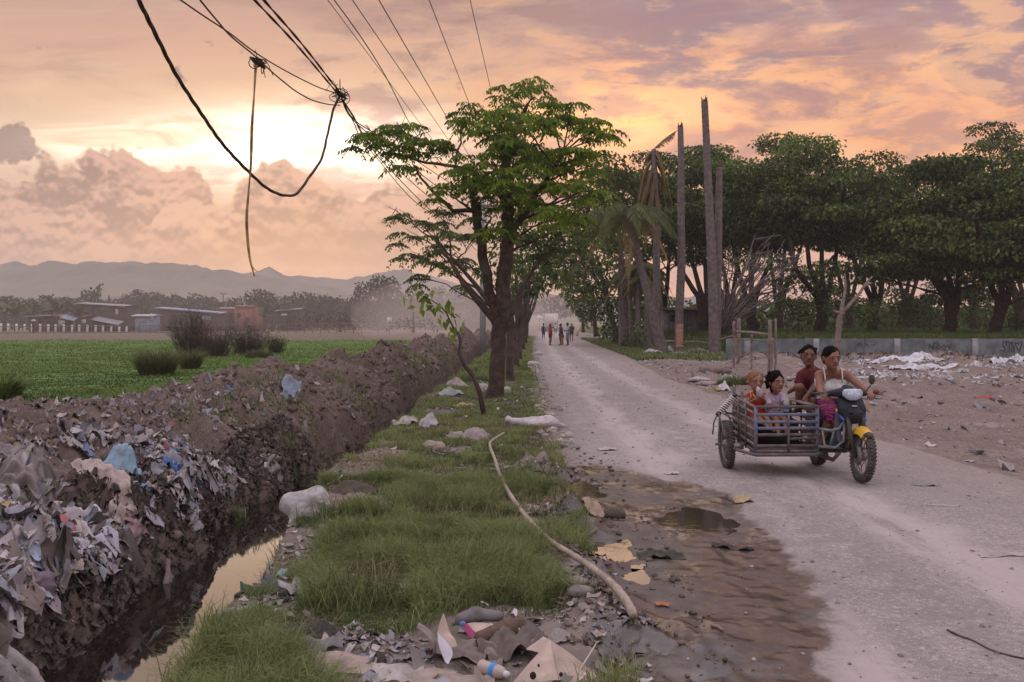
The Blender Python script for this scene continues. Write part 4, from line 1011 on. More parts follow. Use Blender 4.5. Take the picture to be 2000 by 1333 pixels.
x, y = x[k], y[k]; v, q, t, tn = blades(np.stack([x, y, height(x, y) - .01], 1), .05 + .2 * rg.random(len(x)) ** 1.5, .0045, rg, 1.3, None, .8)
tag(MB().add(v, q, t, tn).obj('dry_grass', M_straw), 'dry straw coloured blades among the verge grass', 'grass', kind='stuff')
n = 14000; y = 3.4 + 6 * rg.random(n); x = verge_l(y) - .1 + (road_l(y) - verge_l(y) - .1) * rg.random(n); k = fbm(x * 2.6, y * 2.6, 47, 3) > .60
for (bx, by, br) in BARE: k &= np.hypot(x - bx, (y - by) * .8) > br
x, y = x[k], y[k]; v, q, t, tn = blades(np.stack([x, y, height(x, y) - .01], 1), .16 + .20 * rg.random(len(x)), .0055, rg, .8, None, .7)
tag(MB().add(v, q, t, tn).obj('long_grass', M_grass), 'longer grass tussocks standing out of the verge', 'grass', kind='stuff')
def crop():
    n = 150000; y = 1 / (1 / 92 + (1 / 9. - 1 / 92) * rg.random(n)); x = -y * (.02 + .62 * rg.random(n))
    k = x < crest(y) - 1.5 - .8 * rg.random(n); x, y = x[k], y[k]; z = height(x, y); m_ = len(x)
    pos = np.stack([x, y, z - .02], 1); pt = fbm(x * .35, y * .35, 55, 4)
    h = (.07 + .17 * sm(.4, .65, pt)) * (.6 + .6 * rg.random(m_)); v, q, t, tn = blades(pos, h, np.clip(.010 + y * .0011, .02, .075), rg, 1.2, np.clip(sm(.35, .62, pt) * .75 + .4 * rg.random(m_) - .1, 0, 1), .7)
    tag(MB().add(v, q, t, tn).obj('crop', M_crop), 'low green crop covering the field', 'crop', kind='stuff')
crop()
def lawn(name, label, n, fx, fy, h, w, mat):
    x = fx(rg.random(n)); y = fy(rg.random(n)); z = np.where((x > 11.2) & (y > 40.1), .88 * sm(11.2, 12.6, x) + (fbm(x * .4, y * .4, 31) - .5) * .25, height(x, y))
    v, q, t, tn = blades(np.stack([x, y, z - .02], 1), h * (.4 + .8 * rg.random(n)), w, rg, .9); tag(MB().add(v, q, t, tn).obj(name, mat), label, 'grass', kind='stuff')
lawn('park_grass', 'tall lush grass under the rain trees behind the wall', 60000, lambda r: 11.5 + 38 * r, lambda r: 40.3 + 45 * r ** 1.6, .42, .04, M_leaf_y)
y_ = rg.random(16000) ** 1.3 * 55 + 40; x_ = road_r(y_) + .2 + (rg.random(16000) ** 1.5) * 4.5
v, q, t, tn = blades(np.stack([x_, y_, height(x_, y_) - .02], 1), .28 * (.4 + .8 * rg.random(16000)), .035, rg, .9); tag(MB().add(v, q, t, tn).obj('roadside_grass', M_grass), 'green grass on the right shoulder before the palms', 'grass', kind='stuff')
n = 16000; y_ = 5 + 38 * rg.random(n) ** 1.2; x_ = crest(y_) + (verge_l(y_) - crest(y_)) * (.15 + .6 * rg.random(n)); k = fbm(x_ * .9, y_ * .9, 66, 3) > .53; k &= y_ > 10.5
v, q, t, tn = blades(np.stack([x_, y_, height(x_, y_) - .01], 1)[k], .16, .012, rg, .9); tag(MB().add(v, q, t, tn).obj('bank_grass', M_grass), 'patchy grass growing on the soil bank', 'grass', kind='stuff')
# sapling by the ditch
D = 17.8
pts = [(946, 815), (938, 770), (925, 735), (908, 715), (897, 690), (900, 665), (893, 648)]; sp = GZ(946, 815)
root = thing('sapling', 'crooked sapling with one leafy branch leaning over the ditch', 'young tree', sp)
D = sp[1]; q = np.array([P(a, c, D) for a, c in pts]); q[0] = sp; b = MB().tube(q, np.linspace(.05, .028, 7), 7)
br = np.array([P(a, c, D) for a, c in ((893, 650), (884, 638), (872, 612), (860, 598), (840, 585), (822, 578))]); b.tube(br, np.linspace(.02, .006, 6), 5); b.obj('trunk', M_twig, root, True)
b = MB(); r = np.random.default_rng(4)
for c in br[1:]:
    n = 9; pp = c + r.normal(size=(n, 3)) * .10; dd = r.normal(size=(n, 3)) * .5 + np.array((0, 0, -.8)); dd /= np.linalg.norm(dd, axis=1)[:, None]
    leaf_quads(b, pp, dd, .17, .10, r, r.random(n) * .8 + .2)
b.obj('leaves', M_leaf, root)

# ------------------------------------------------------------------ walls, fences, buildings
M_conc = plain('painted_concrete', (.20, .235, .245), .85, .25, 2.2, .5, .01, c2=(.12, .135, .14))
M_conc2 = plain('pale_concrete', (.25, .255, .26), .85, .25, 3., .5, .01)
M_spray = plain('black_paint', (.012, .012, .014), .6, .2, 8., 0)
M_wood = plain('weathered_wood', (.25, .19, .16), .85, .35, 5., .6, .01, c2=(.14, .105, .09))
M_wood_d = plain('dark_planks', (.10, .07, .058), .9, .4, 2., .6, .02, c2=(.045, .033, .03))
M_plank = plain('grey_planks', (.19, .17, .155), .9, .3, 2., .6, .02)
M_rust = plain('rusty_sheet', (.25, .10, .07), .8, .35, 1.2, .4, .02)
M_tin = plain('tin_sheet', (.30, .30, .32), .6, .3, 1., .4, .02)
M_blue = plain('blue_sheet', (.24, .29, .38), .6, .2, 1., .4, .02)
M_redw = plain('red_wall', (.27, .095, .072), .85, .2, 1., .3, .02)
M_white = plain('white_paint', (.62, .60, .58), .75, .15, 4., .2)
M_cloth_w = plain('white_cloth', (.62, .60, .60), .85, .15, 5., .4, .02, trans=.2)
M_dark = plain('dark_opening', (.02, .018, .016), .9, .2, 2., 0)
D = 40.
def wx(px): return (px - 1000) / 1750 * D
w = thing('concrete_wall', 'long low grey concrete wall with black graffiti across the rubble lot', 'wall', (wx(1750), 40, .2))
b = MB(); xs_ = np.linspace(9.6, 46, 140); zt = 1.02 + (vn(xs_ * 3, xs_ * 0, 3) - .5) * .03
for y0, fl_ in ((39.9, 0), (40.1, 1)):
    g = np.stack([np.stack([xs_, xs_ * 0 + y0, zt * 0 - .4], -1), np.stack([xs_, xs_ * 0 + y0, zt], -1)], 0); b.grid(g if fl_ else g[::-1])
b.grid(np.stack([np.stack([xs_, xs_ * 0 + 39.9, zt], -1), np.stack([xs_, xs_ * 0 + 40.1, zt], -1)], 0)); b.box((9.6, 40, .3), (.02, .2, 1.4))
b.obj('panels', M_conc, w)
for px in (1458, 1592, 1750, 1902, 2060):
    MB().box((wx(px), 39.885, .3), (.26, .09, 1.46)).obj('pilaster', M_conc2, w)
GR = [[(1715, 262), (1780, 265), (1785, 240), (1755, 205), (1760, 165), (1790, 155), (1800, 210)], [(1800, 170), (1815, 155), (1830, 162), (1828, 275)], [(1850, 195), (1850, 168), (1872, 165), (1868, 182), (1852, 185), (1876, 200)],
      [(1890, 172), (1900, 196), (1912, 172), (1930, 186), (1950, 166), (1982, 160)], [(1845, 215), (1886, 210), (1886, 275), (1857, 275), (1850, 245), (1886, 236)], [(1905, 200), (1945, 280), (1980, 165)],
      [(912, 248), (912, 185), (950, 252), (958, 182), (990, 168), (1030, 176)], [(966, 248), (966, 192)], [(1015 + 24 * math.cos(a * .55), 225 + 24 * math.sin(a * .55)) for a in range(13)], [(1010, 222), (1020, 230)],
      [(1078 + 21 * math.cos(a * .55), 224 + 23 * math.sin(a * .55)) for a in range(13)], [(1115, 188), (1145, 246), (1166, 182)],
      [(78, 225), (90, 180), (132, 170)], [(100, 180), (95, 220)], [(128, 162), (128, 216)], [(160, 140), (205, 138)], [(172, 140), (172, 186), (204, 186)], [(160, 226), (190, 190), (216, 216)], [(240, 202), (276, 190), (286, 216)], [(112, 200), (140, 196)]]
for k, g in enumerate((GR[:6], GR[6:12], GR[12:])):
    b = MB()
    for s in g:
        q = np.array([P(1660 + a * .17, 640 + c * .17, 39.893) for a, c in s]); q[:, 1] = 39.893
        for a, c in zip(q[:-1], q[1:]): b.bar(a, c, (.055, .04, .026)[k], .004)
    b.obj('graffiti', M_spray, w)
b = MB(); f = thing('far_wall', 'pale block wall far behind the rain tree trunks', 'wall', (55, 112, .8))
b.box((70, 112, 1.3), (84, .2, 1.9)).obj('panels', M_conc2, f)
b = MB(); [b.box((29 + i * 4, 111.88, 1.3), (.3, .06, 2.0)) for i in range(21)]; b.obj('pilasters', M_conc2, f)

# fence of white posts and bamboo rails across the far end of the field
D = 118.; fz = .22
f = thing('post_fence', 'fence of white concrete posts with rails beyond the field', 'fence', ((100 - 1000) / 1750 * D, D, fz))
for k in range(19):
    px = -30 + k * 15.4 + (k % 3) * .6; MB().box(P(px, 640.5, D) * (1, 1, 0) + (0, 0, fz + .68 - .01 * k), (.20, .2, 1.5 - .02 * k)).obj('post', M_white, f)
for zr in (637.6, 650.):
    MB().tube([P(-60, zr + 1, D - .15), P(120, zr, D - .15), P(265, zr - .4, D - .15)], .05, 5).obj('rail', M_wood, f)
f = thing('bamboo_fence', 'thin bamboo rail fence running along the far field edge', 'fence', ((500 - 1000) / 1750 * D, D, fz))
for px in list(range(272, 560, 21)) + list(range(562, 768, 16)):
    MB().tube([P(px, 653, D), P(px + 1, 632 + (px * 7) % 4, D)], .045, 5).obj('post', M_wood, f)
for (a, ya, c, yc) in ((268, 636.5, 560, 634), (268, 650, 560, 647), (562, 634, 765, 631.5), (562, 640, 765, 637.5), (562, 646, 765, 642)):
    MB().tube([P(a, ya, D - .1), P((a + c) / 2, (ya + yc) / 2 + .5, D - .1), P(c, yc, D - .1)], .05, 5).obj('rail', M_wood, f)

def shack(name, label, px0, px1, ytop, D, wallm, roofm, slope=0, depth=5., openings=(), over=.4, group=None, z0=.2, cat='building', extra=None):
    x0, x1 = (px0 - 1000) / 1750 * D, (px1 - 1000) / 1750 * D; zt = CH - (ytop - 630) / 1750 * D; sl = slope / 1750 * D
    r = thing(name, label, cat, ((x0 + x1) / 2, D, z0), group)
    b = MB(); n = max(4, int((x1 - x0) / .28))
    for i in range(n):                    # boarded wall
        a, c = x0 + (x1 - x0) * i / n, x0 + (x1 - x0) * (i + 1) / n; h = zt - sl * (i + .5) / n
        b.box(((a + c) / 2, D + .03 * ((i * 7) % 3), (z0 - .4 + h) / 2), (c - a - .015, .08, h - z0 + .4 - .06))
    b.box(((x0 + x1) / 2, D + depth / 2 + .3, (z0 - .4 + zt - sl) / 2), (x1 - x0 - .1, depth - .4, zt - sl - z0 + .3)); b.obj('wall', wallm, r)
    nx = int((x1 - x0 + 2 * over) / .12) + 2; xs_ = np.linspace(x0 - over, x1 + over, nx); zz = zt - sl * (xs_ - x0) / (x1 - x0) + .03 * np.cos(np.arange(nx) * np.pi)
    yv = np.array([D - over * 1.3, D + depth * .5, D + depth]); zv = np.array([-.12, .12, .0])
    b = MB(); g = np.stack([np.broadcast_to(xs_[:, None], (nx, 3)), np.broadcast_to(yv, (nx, 3)), zz[:, None] + zv[None]], -1); b.grid(g); b.grid((g - (0, 0, .05))[:, ::-1]); b.obj('roof', roofm, r)
    for (kind, a, c, u, v, mt) in openings:
        o = MB().box((((a + c) / 2 - 1000) / 1750 * D, D - .06, CH - ((u + v) / 2 - 630) / 1750 * D), ((c - a) / 1750 * D, .05, (v - u) / 1750 * D)).obj(kind, mt, r)
    if extra: extra(r, D)
    return r
def leanto(px0, px1, y0, y1, mt, out=2.2):
    def fn(r, D):
        b = MB(); a0, a1 = P(px0, y0, D - .1), P(px1, y1, D - .1)
        n = 30; t = np.linspace(0, 1, n)[:, None]; e = a0 + (a1 - a0) * t + np.array((0, 0, .04)) * np.cos(np.arange(n) * np.pi)[:, None]
        b.grid(np.stack([e, e + (0, -out, -.55)], 1)); b.obj('lean_to_roof', mt, r)
        MB().tube([a0 + (0, -out + .1, -.6), a0 * (1, 1, 0) + (0, -out + .1, .1)], .06, 5).obj('post', M_wood, r); MB().tube([a1 + (0, -out + .1, -.6), a1 * (1, 1, 0) + (0, -out + .1, .1)], .06, 5).obj('post', M_wood, r)
    return fn
shack('shack', 'two storey dark wooden shack with a slanting roof beyond the fence', 155, 240, 592, 140, M_wood_d, M_tin, 5, 6, (('window', 196, 214, 600, 607, M_plank), ('window', 226, 231, 604, 615, M_cloth_w), ('window', 154, 157, 606, 611, M_white), ('door', 205, 212, 628, 644, M_dark), ('doorway', 176, 186, 622, 643, M_dark)), extra=leanto(190, 242, 618, 628, M_tin))
shack('shack', 'low shack with a rust red roof and white curtain', 112, 163, 616, 136, M_wood_d, M_rust, 2, 4, (('curtain', 115, 127, 626, 636, M_cloth_w), ('door', 134, 142, 626, 646, M_dark), ('sheet', 160, 168, 624, 632, M_cloth_w)), extra=leanto(128, 155, 614, 620, M_blue, 1.8))
shack('shack', 'small dark hut beneath the banana plants', 56, 92, 617, 138, M_wood_d, M_tin, -1, 4, (('door', 62, 68, 624, 644, M_dark), ('window', 76, 83, 622, 630, M_dark)))
shack('market_stall', 'small blue stall with a white peaked cover', 264, 298, 616, 138, M_blue, M_cloth_w, 0, 3, (('sheet', 293, 300, 613, 626, M_cloth_w), ('counter', 268, 284, 622, 630, M_tin)), cat='stall')
shack('shed', 'long dark shed with a pale blue sheet roof behind the dry bush', 308, 428, 601, 145, M_wood_d, M_blue, 10, 7, (('doorway', 330, 345, 620, 642, M_dark), ('window', 395, 412, 618, 626, M_blue)), cat='shed')
shack('house', 'red walled house with flat top beyond the field', 458, 493, 598, 150, M_redw, M_rust, 0, 6, (('window', 463, 470, 612, 621, M_dark), ('door', 479, 486, 620, 641, M_dark)), .15, cat='house')
shack('house', 'lower dull red house left of the red walled one', 424, 455, 602, 152, M_redw, M_tin, 0, 6, (('window', 430, 437, 612, 621, M_dark), ('door', 442, 448, 622, 641, M_dark)), .15, cat='house')
shack('shed', 'open dark shed with a white sign among the hazy trees', 542, 584, 606, 146, M_wood_d, M_tin, -3, 5, (('sign', 549, 561, 613, 617, M_white), ('doorway', 560, 576, 616, 640, M_dark)), cat='shed')
shack('warehouse', 'long pale roofed building fading in dust behind the utility pole', 828, 965, 588, 190, M_conc2, M_tin, 0, 10, (('door', 880, 900, 612, 640, M_dark), ('window', 845, 858, 606, 613, M_dark), ('window', 918, 934, 606, 613, M_dark)), 1.2)
shack('hut', 'grey plank hut half hidden behind the coconut trunks', 1302, 1405, 603, 72, M_plank, M_wood_d, 0, 5, (('window', 1310, 1322, 616, 628, M_dark), ('door', 1372, 1384, 614, 650, M_dark)), .5, cat='hut')
s = thing('notice_board', 'small white board on a post at the far field edge', 'sign', P(760, 652, 116)); MB().box(P(760, 625, 116), (.62, .05, .6)).obj('board', M_white, s); MB().box(P(760, 641, 116) + (0, .06, 0), (.1, .1, 1.8)).obj('post', M_wood, s)
o = MB(); o.bar(P(1126, 656, 86), P(1131, 637, 86.5), .35, .04); o = o.obj('plywood_board', plain('pale_board', (.40, .33, .24), .85)); tag(o, 'pale plywood board leaning by the right road edge', 'board')

# utility pole
D = 52.; s = thing('utility_pole', 'grey round utility pole left of the thick trunked tree', 'pole', (P(943, 692, D)[0], D, -.1)); X0 = P(943, 692, D)[0]
MB().tube([(X0, D, -.4), (X0, D, 4.), (X0, D, 8.9)], (.19, .17, .13), 14).obj('shaft', plain('galvanised', (.34, .36, .37), .55, .12, 2., .1, metal=.2), s, True)
MB().box((X0 + .5, D - .15, 8.5), (2.4, .1, .12)).obj('crossarm', M_wood, s)
for dx_ in (-.5, .1, 1.05, 1.6):
    MB().lathe([(.0, .0), (.05, 0), (.09, .04), (.06, .08), (.09, .12), (.05, .18), (.0, .19)], (X0 + dx_, D - .15, 8.56), n=10).obj('insulator', M_white, s, True)
MB().lathe([(0, 0), (.2, 0), (.22, .1), (.22, .6), (.16, .7), (0, .72)], (X0 + .05, D - .42, 7.6), n=14).obj('transformer_can', plain('pale_metal', (.55, .57, .58), .5, .1), s, True)

# bamboo gate posts in the lot
g = thing('bamboo_gate', 'rough gate of bamboo and timber posts standing in the rubble', 'gate', (7.5, 29, .1))
for (px, yt, yb, D, r) in ((1433, 628, 714, 34, .05), (1442, 622, 712, 34.5, .075), (1467, 652, 728, 31, .035), (1502, 625, 745, 28, .055), (1507, 660, 748, 27.8, .045), (1514, 622, 742, 28.3, .036)):
    q = np.linspace(P(px, yb + 12, D), P(px + 1, yt, D), 12); q[1:-1, 0] += rg.normal(size=10) * .012
    MB().tube(q, r * (1 + .10 * (np.arange(12) % 3 == 0)), 8).obj('post', M_dead, g, True)
for a, c, r in ((P(1436, 648, 34.2), P(1505, 655, 28), .05), (P(1405, 664, 36), P(1442, 655, 34.4), .03), (P(1442, 664, 34.4), P(1503, 668, 28), .035)):
    MB().tube([a, (a + c) / 2 + (0, 0, .03), c], r, 6).obj('rail', M_dead, g, True)
for lab, a, c, r in (('long pale pole lying between the coconut trunks', P(1338, 668, 48.6), P(1402, 674, 47), .06), ('fallen grey branch leaning beside the pink wounded trunk', P(1292, 668, 51), P(1345, 674, 51), .12)):
    tag(MB().tube([a, (a * .6 + c * .4) + (0, 0, .08), c], (r, r * .8, r * .5), 6).obj('fallen_pole', M_dead, None, True), lab, 'pole')

# far truck
D = 175.; s = thing('box_truck', 'pale ribbed box truck driving off in the dust', 'truck', (P(1078, 647, D)[0], D, 0)); X0 = P(1078, 647, D)[0]
b = MB().box((X0, D + 2.6, 2.15), (2.4, 5.2, 2.6)); [b.box((X0 - 1.15 + k * .46, D - .02, 2.15), (.09, .06, 2.5)) for k in range(6)]; [b.box((X0 + sgn * 1.21, D + .3 + k * .65, 2.15), (.05, .09, 2.5)) for k in range(8) for sgn in (-1, 1)]
b.obj('cargo_box', plain('dusty_white', (.66, .60, .56), .8, .15, 1.), s)
MB().box((X0, D + 6.2, 1.6), (2.2, 1.8, 2.1)).box((X0, D + 6.1, 2.75), (2.0, 1.5, .3)).obj('cab', M_white, s); MB().box((X0, D + 3.2, .75), (1.2, 7., .25)).obj('chassis', M_dark, s)
for yy_ in (1., 2.1, 6.2):
    for sg in (-1, 1): MB().lathe([(.0, -.13), (.3, -.13), (.48, -.11), (.5, 0), (.48, .11), (.3, .13), (0, .13)], (X0 + sg * .95, D + yy_, .5), (1, 0, 0), 16).obj('wheel', M_dark, s, True)
MB().box((X0, D - .1, .62), (2.3, .1, .14)).obj('bumper', M_tin, s)
D = 188; s = thing('parasol', 'tiny white parasol left of the truck', 'parasol', (P(1054, 646, D)[0], D, 0)); q = P(1054, 622, D)
MB().tube([q * (1, 1, 0), q + (0, 0, .9)], .04, 6).obj('pole', M_wood, s); MB().lathe([(1.0, 0), (.7, .35), (.3, .6), (0, .7)], q, n=10).obj('canopy', M_cloth_w, s)

# ------------------------------------------------------------------ people
def skinm(name, c):
    m = new_mat(name); p = obj_pos()
    finish(mix(ss(.3, .7, noise(p, 18., 3.)), c, tuple(v * .82 for v in c)), .55, bump(noise(p, 90., 2.), .05, .005), 0, .35); return m
M_skin = skinm('skin_brown', (.27, .13, .082)); M_skin_d = skinm('skin_deep', (.18, .085, .055)); M_skin_t = skinm('skin_child', (.30, .15, .098))
M_hair = plain('hair_black', (.010, .007, .006), .9, .3, 60., 1., .02, spec=.08)
M_hair_b = plain('hair_bleached', (.20, .095, .05), .9, .4, 40., .6, .01)
M_eye = plain('eye_white', (.30, .27, .26), .3, .05, 5., 0); M_iris = plain('eye_dark', (.010, .007, .006), .15, .05, 5., 0)
M_lip = plain('lips', (.22, .075, .062), .5, .1, 20., 0); M_lip2 = plain('lips_deep', (.12, .045, .04), .5, .1, 20., 0)
def nrm(v): v = np.array(v, float); return v / (np.linalg.norm(v) + 1e-12)
def headframe(f, roll=(0, 0, 1)):
    f = nrm(f); r = nrm(np.cross(f, roll)); return r, f, np.cross(r, f)
def head_prims(h, hr, F):
    r, f, u = F; Rm = np.stack([r, f, u], 1); h = np.array(h)
    return [('e', h + u * .18 * hr - f * .06 * hr, (.70 * hr, .84 * hr, .80 * hr), Rm), ('e', h + f * .12 * hr - u * .20 * hr, (.60 * hr, .62 * hr, .78 * hr), Rm),
            ('c', h + f * .46 * hr - u * .62 * hr, h + f * .52 * hr - u * .72 * hr, .30 * hr, .24 * hr), ('c', h + f * .72 * hr + u * .10 * hr, h + f * .90 * hr - u * .20 * hr, .07 * hr, .15 * hr, .03 * hr),
            ('c', h + f * .74 * hr - u * .24 * hr - r * .1 * hr, h + f * .74 * hr - u * .24 * hr + r * .1 * hr, .10 * hr, .10 * hr, .03 * hr),
            ('c', h + f * .68 * hr + u * .20 * hr - r * .36 * hr, h + f * .68 * hr + u * .20 * hr + r * .36 * hr, .12 * hr, .12 * hr, .06 * hr),
            ('e', h + r * .70 * hr - u * .06 * hr - f * .05 * hr, (.10 * hr, .17 * hr, .24 * hr), Rm), ('e', h - r * .70 * hr - u * .06 * hr - f * .05 * hr, (.10 * hr, .17 * hr, .24 * hr), Rm),
            ('c', h + f * .72 * hr - u * .46 * hr - r * .16 * hr, h + f * .72 * hr - u * .46 * hr + r * .16 * hr, .09 * hr, .09 * hr, .03 * hr)]
def face(root, h, hr, F, lip, smile=0):
    r, f, u = F; h = np.array(h); Rm = np.stack([r, f, u], 1)
    for s in (-1, 1):
        c = h + r * s * .29 * hr + f * .73 * hr + u * .06 * hr
        o = MB().ell(c, (.115 * hr, .07 * hr, .052 * hr), Rm, 10).obj('eye', M_eye, root, True); MB().ell(c + f * .05 * hr, (.075 * hr, .05 * hr, .055 * hr), Rm, 8).obj('iris', M_iris, o, True)
        MB().tube([c + r * s * q * .2 * hr + u * (.21 - .05 * abs(q)) * hr + f * (.06 - .08 * max(q, 0)) * hr for q in (-.8, -.2, .4, 1.)], (.03 * hr, .042 * hr, .04 * hr, .02 * hr), 5).obj('eyebrow', M_hair, root, True)
    MB().tube([h + r * q * hr + f * (.80 - abs(q) * .3) * hr - u * (.47 - abs(q) * .35 * smile) * hr for q in (-.26, -.12, 0, .12, .26)], (.025 * hr, .065 * hr, .075 * hr, .065 * hr, .025 * hr), 6).obj('mouth', lip, root, True)
def hand_prims(w, d, n, s, curl=.6, side=1):
    """Palm, four fingers of different length bent at the knuckles, a thumb from the side of the palm."""
    d = nrm(d); n = nrm(np.array(n) - d * np.dot(n, d)); t = np.cross(d, n) * side; w = np.array(w); out = []
    for k, (o, ln) in enumerate(((-.030, .064), (-.010, .074), (.010, .070), (.029, .056))):
        b = w + d * .080 * s + t * o * s; out.append(('c', w + t * o * .55 * s, b, .015 * s, .0125 * s, .012 * s))
        a0 = curl; p1 = b + (d * math.cos(a0) + n * math.sin(a0)) * ln * .5 * s; a1 = curl * 2.1; p2 = p1 + (d * math.cos(a1) + n * math.sin(a1)) * ln * .36 * s; a2 = curl * 2.8; p3 = p2 + (d * math.cos(a2) + n * math.sin(a2)) * ln * .26 * s
        out += [('c', b, p1, .0095 * s, .0085 * s, .003 * s), ('c', p1, p2, .0085 * s, .0078 * s, .003 * s), ('c', p2, p3, .0078 * s, .0065 * s, .003 * s)]
    b = w + d * .022 * s - t * .026 * s; p1 = b + nrm(d * .6 - t * .7 + n * .45) * .042 * s; p2 = p1 + nrm(d * .75 + n * .6 * (curl + .2) + t * .1) * .032 * s
    return out + [('c', w + d * .02 * s, b, .016 * s, .014 * s, .008 * s), ('c', b, p1, .012 * s, .0105 * s, .004 * s), ('c', p1, p2, .0105 * s, .008 * s, .003 * s)]
def limb_prims(J, a, b, c, ra, rb, rc, s): return [('c', J[a], J[b], ra * s, rb * s), ('c', J[b], J[c], rb * s * 1.02, rc * s)]
def person(label, J, s, hr, F, skin, vox, hands, clothes, hair, lip, group=None, smile=0, bust=0., wide=1., names=()):
    """J: joints in metres. hands: {side: (dir, palm normal, curl)}."""
    J = {k: np.array(v, float) for k, v in J.items()}
    root = thing('person', label, 'person', J.get('base', J['pelvis']), group)
    acr = nrm(J['shl'] - J['shr']); hip = nrm(J['hipl'] - J['hipr']); up = nrm(J['neck'] - J['pelvis']); fw = nrm(np.cross(up, acr)) * -1
    if fw @ F[1] < 0: fw = -fw
    ch = J['neck'] - up * .15 * s; wst = J['pelvis'] * .55 + J['neck'] * .45 - up * .03 * s
    torso = []
    for sg in (-1, 1):
        torso += [('c', ch + acr * sg * .085 * s * wide, wst + acr * sg * .055 * s * wide, .098 * s, .088 * s), ('c', wst + acr * sg * .055 * s * wide, J['pelvis'] + hip * sg * .065 * s * wide, .088 * s, .105 * s)]
    shl = [('c', J['neck'] - up * .03 * s, J[k], .052 * s, .052 * s) for k in ('shl', 'shr')]
    b_ = [('e', ch + fw * .085 * s + acr * sg * .075 * s - up * .04 * s, (.07 * s, .06 * s, .065 * s), np.stack([acr, fw, up], 1)) for sg in (-1, 1)] if bust else []
    arms = {}; legs = {}
    for k in 'lr':
        arms[k] = limb_prims(J, 'sh' + k, 'el' + k, 'wr' + k, .048, .038, .026, s)
        legs[k] = limb_prims(J, 'hip' + k, 'kn' + k, 'an' + k, .082, .056, .036, s) + [('c', J['kn' + k] * .72 + J['an' + k] * .28, J['kn' + k] * .45 + J['an' + k] * .55, .056 * s, .045 * s), ('c', J['an' + k], J['to' + k], .036 * s, .028 * s)]
    body = torso + shl + b_ + [('c', J['neck'] - up * .02 * s, np.array(J['head']) - F[2] * .35 * hr, .056 * s, .46 * hr)] + head_prims(J['head'], hr, F)
    for k in 'lr': body += arms[k] + legs[k]
    for k, (d, n, c) in hands.items(): body += hand_prims(J['wr' + k], d, n, s, c, 1 if k == 'r' else -1)
    solid('body', body, skin, root, vox, k=.022 * s)
    def inf(pr, g): return [(p[0], p[1], p[2], p[3] + g, p[4] + g, *p[5:]) if p[0] == 'c' else (p[0], p[1], tuple(v + g for v in p[2]), *p[3:]) for p in pr]
    for (nm, kind, mt, par) in clothes:
        g = .013 * s
        if kind == 'tee':
            pr = inf(torso + shl + b_, g); t = par.get('sleeve', .6)
            for k in 'lr': pr.append(('c', J['sh' + k], J['sh' + k] + (J['el' + k] - J['sh' + k]) * t, .064 * s, .062 * s))
            sub = [('e', J['neck'] + up * .035 * s + fw * .05 * s, (.085 * s, .085 * s, .085 * s)), ('p', -up, -(np.array(J['pelvis']) + up * par.get('hem', 0.) * s) @ up)]
            for k in 'lr':
                a = nrm(J['el' + k] - J['sh' + k]); e = J['sh' + k] + (J['el' + k] - J['sh' + k]) * (t + .02)
                sub.append(('c', e + a * .07 * s, e + a * .16 * s, .075 * s, .075 * s))
        elif kind == 'tank':
            pr = inf(torso + b_, g); lv = J['neck'] - up * par.get('top', .13) * s; n_ = nrm(up + fw * .12); sub = [('p', n_, lv @ n_), ('p', -up, -(J['pelvis'] + up * .02 * s) @ up)]
        elif kind == 'shorts':
            pr = inf(torso[1::2], g); t = par.get('len', .75)
            for k in 'lr': pr.append(('c', J['hip' + k], J['hip' + k] + (J['kn' + k] - J['hip' + k]) * t, .102 * s, par.get('r', .085) * s))
            lv = J['pelvis'] + up * .09 * s; sub = [('p', up, lv @ up)]
            for k in ('' if par.get('open') else 'lr'):
                a = nrm(J['kn' + k] - J['hip' + k]); e = J['hip' + k] + (J['kn' + k] - J['hip' + k]) * (t + .04); sub.append(('c', e + a * .09 * s, e + a * .2 * s, .1 * s, .1 * s))
        elif kind == 'skirt':
            pr = inf(torso[1::2], g) + [('c', J['pelvis'], J['pelvis'] - up * par['len'] * s, .13 * s, .17 * s)]; lv = J['pelvis'] + up * .09 * s; sub = [('p', up, lv @ up)]
        o = solid(nm, pr, mt, root, max(vox, .008), sub, .02 * s, .009 * s, 17.)
        for (n2, pts, r, m2) in par.get('trim', ()): MB().tube(pts(J, up, fw, acr), r, 6).obj(n2, m2, o, True)
    r, f, u = F; h = np.array(J['head']); Rm = np.stack([r, f, u], 1); hk, hm = hair
    pr = [('e', h + u * .25 * hr - f * .13 * hr, (.76 * hr, .87 * hr, .80 * hr), Rm), ('e', h - f * .30 * hr - u * .05 * hr, (.74 * hr, .66 * hr, .75 * hr), Rm)]
    sub = [('e', h + f * .80 * hr - u * .22 * hr, (.66 * hr, .62 * hr, .80 * hr), Rm), ('e', h + f * .25 * hr - u * .7 * hr, (1.1 * hr, .62 * hr, .62 * hr), Rm)]
    ro = .06 * hr
    if hk == 'tied': pr.append(('e', h - f * .95 * hr - u * .15 * hr, (.34 * hr, .34 * hr, .34 * hr)))
    if hk == 'messy':
        ro = .11 * hr
        pr.append(('e', h + u * .3 * hr - f * .2 * hr, (.80 * hr, .90 * hr, .84 * hr), Rm)); pr += [('c', h - f * .3 * hr + r * sg * .72 * hr + u * .2 * hr, h - f * .40 * hr + r * sg * .80 * hr - u * .6 * hr, .24 * hr, .14 * hr) for sg in (-1, 1)] + [('c', h - f * .7 * hr, h - f * .7 * hr - u * .9 * hr, .42 * hr, .24 * hr)]
        sub = sub[:1]
    if hk == 'long': pr += [('c', h - f * .55 * hr, h - f * .75 * hr - u * 2.4 * hr, .62 * hr, .4 * hr)]
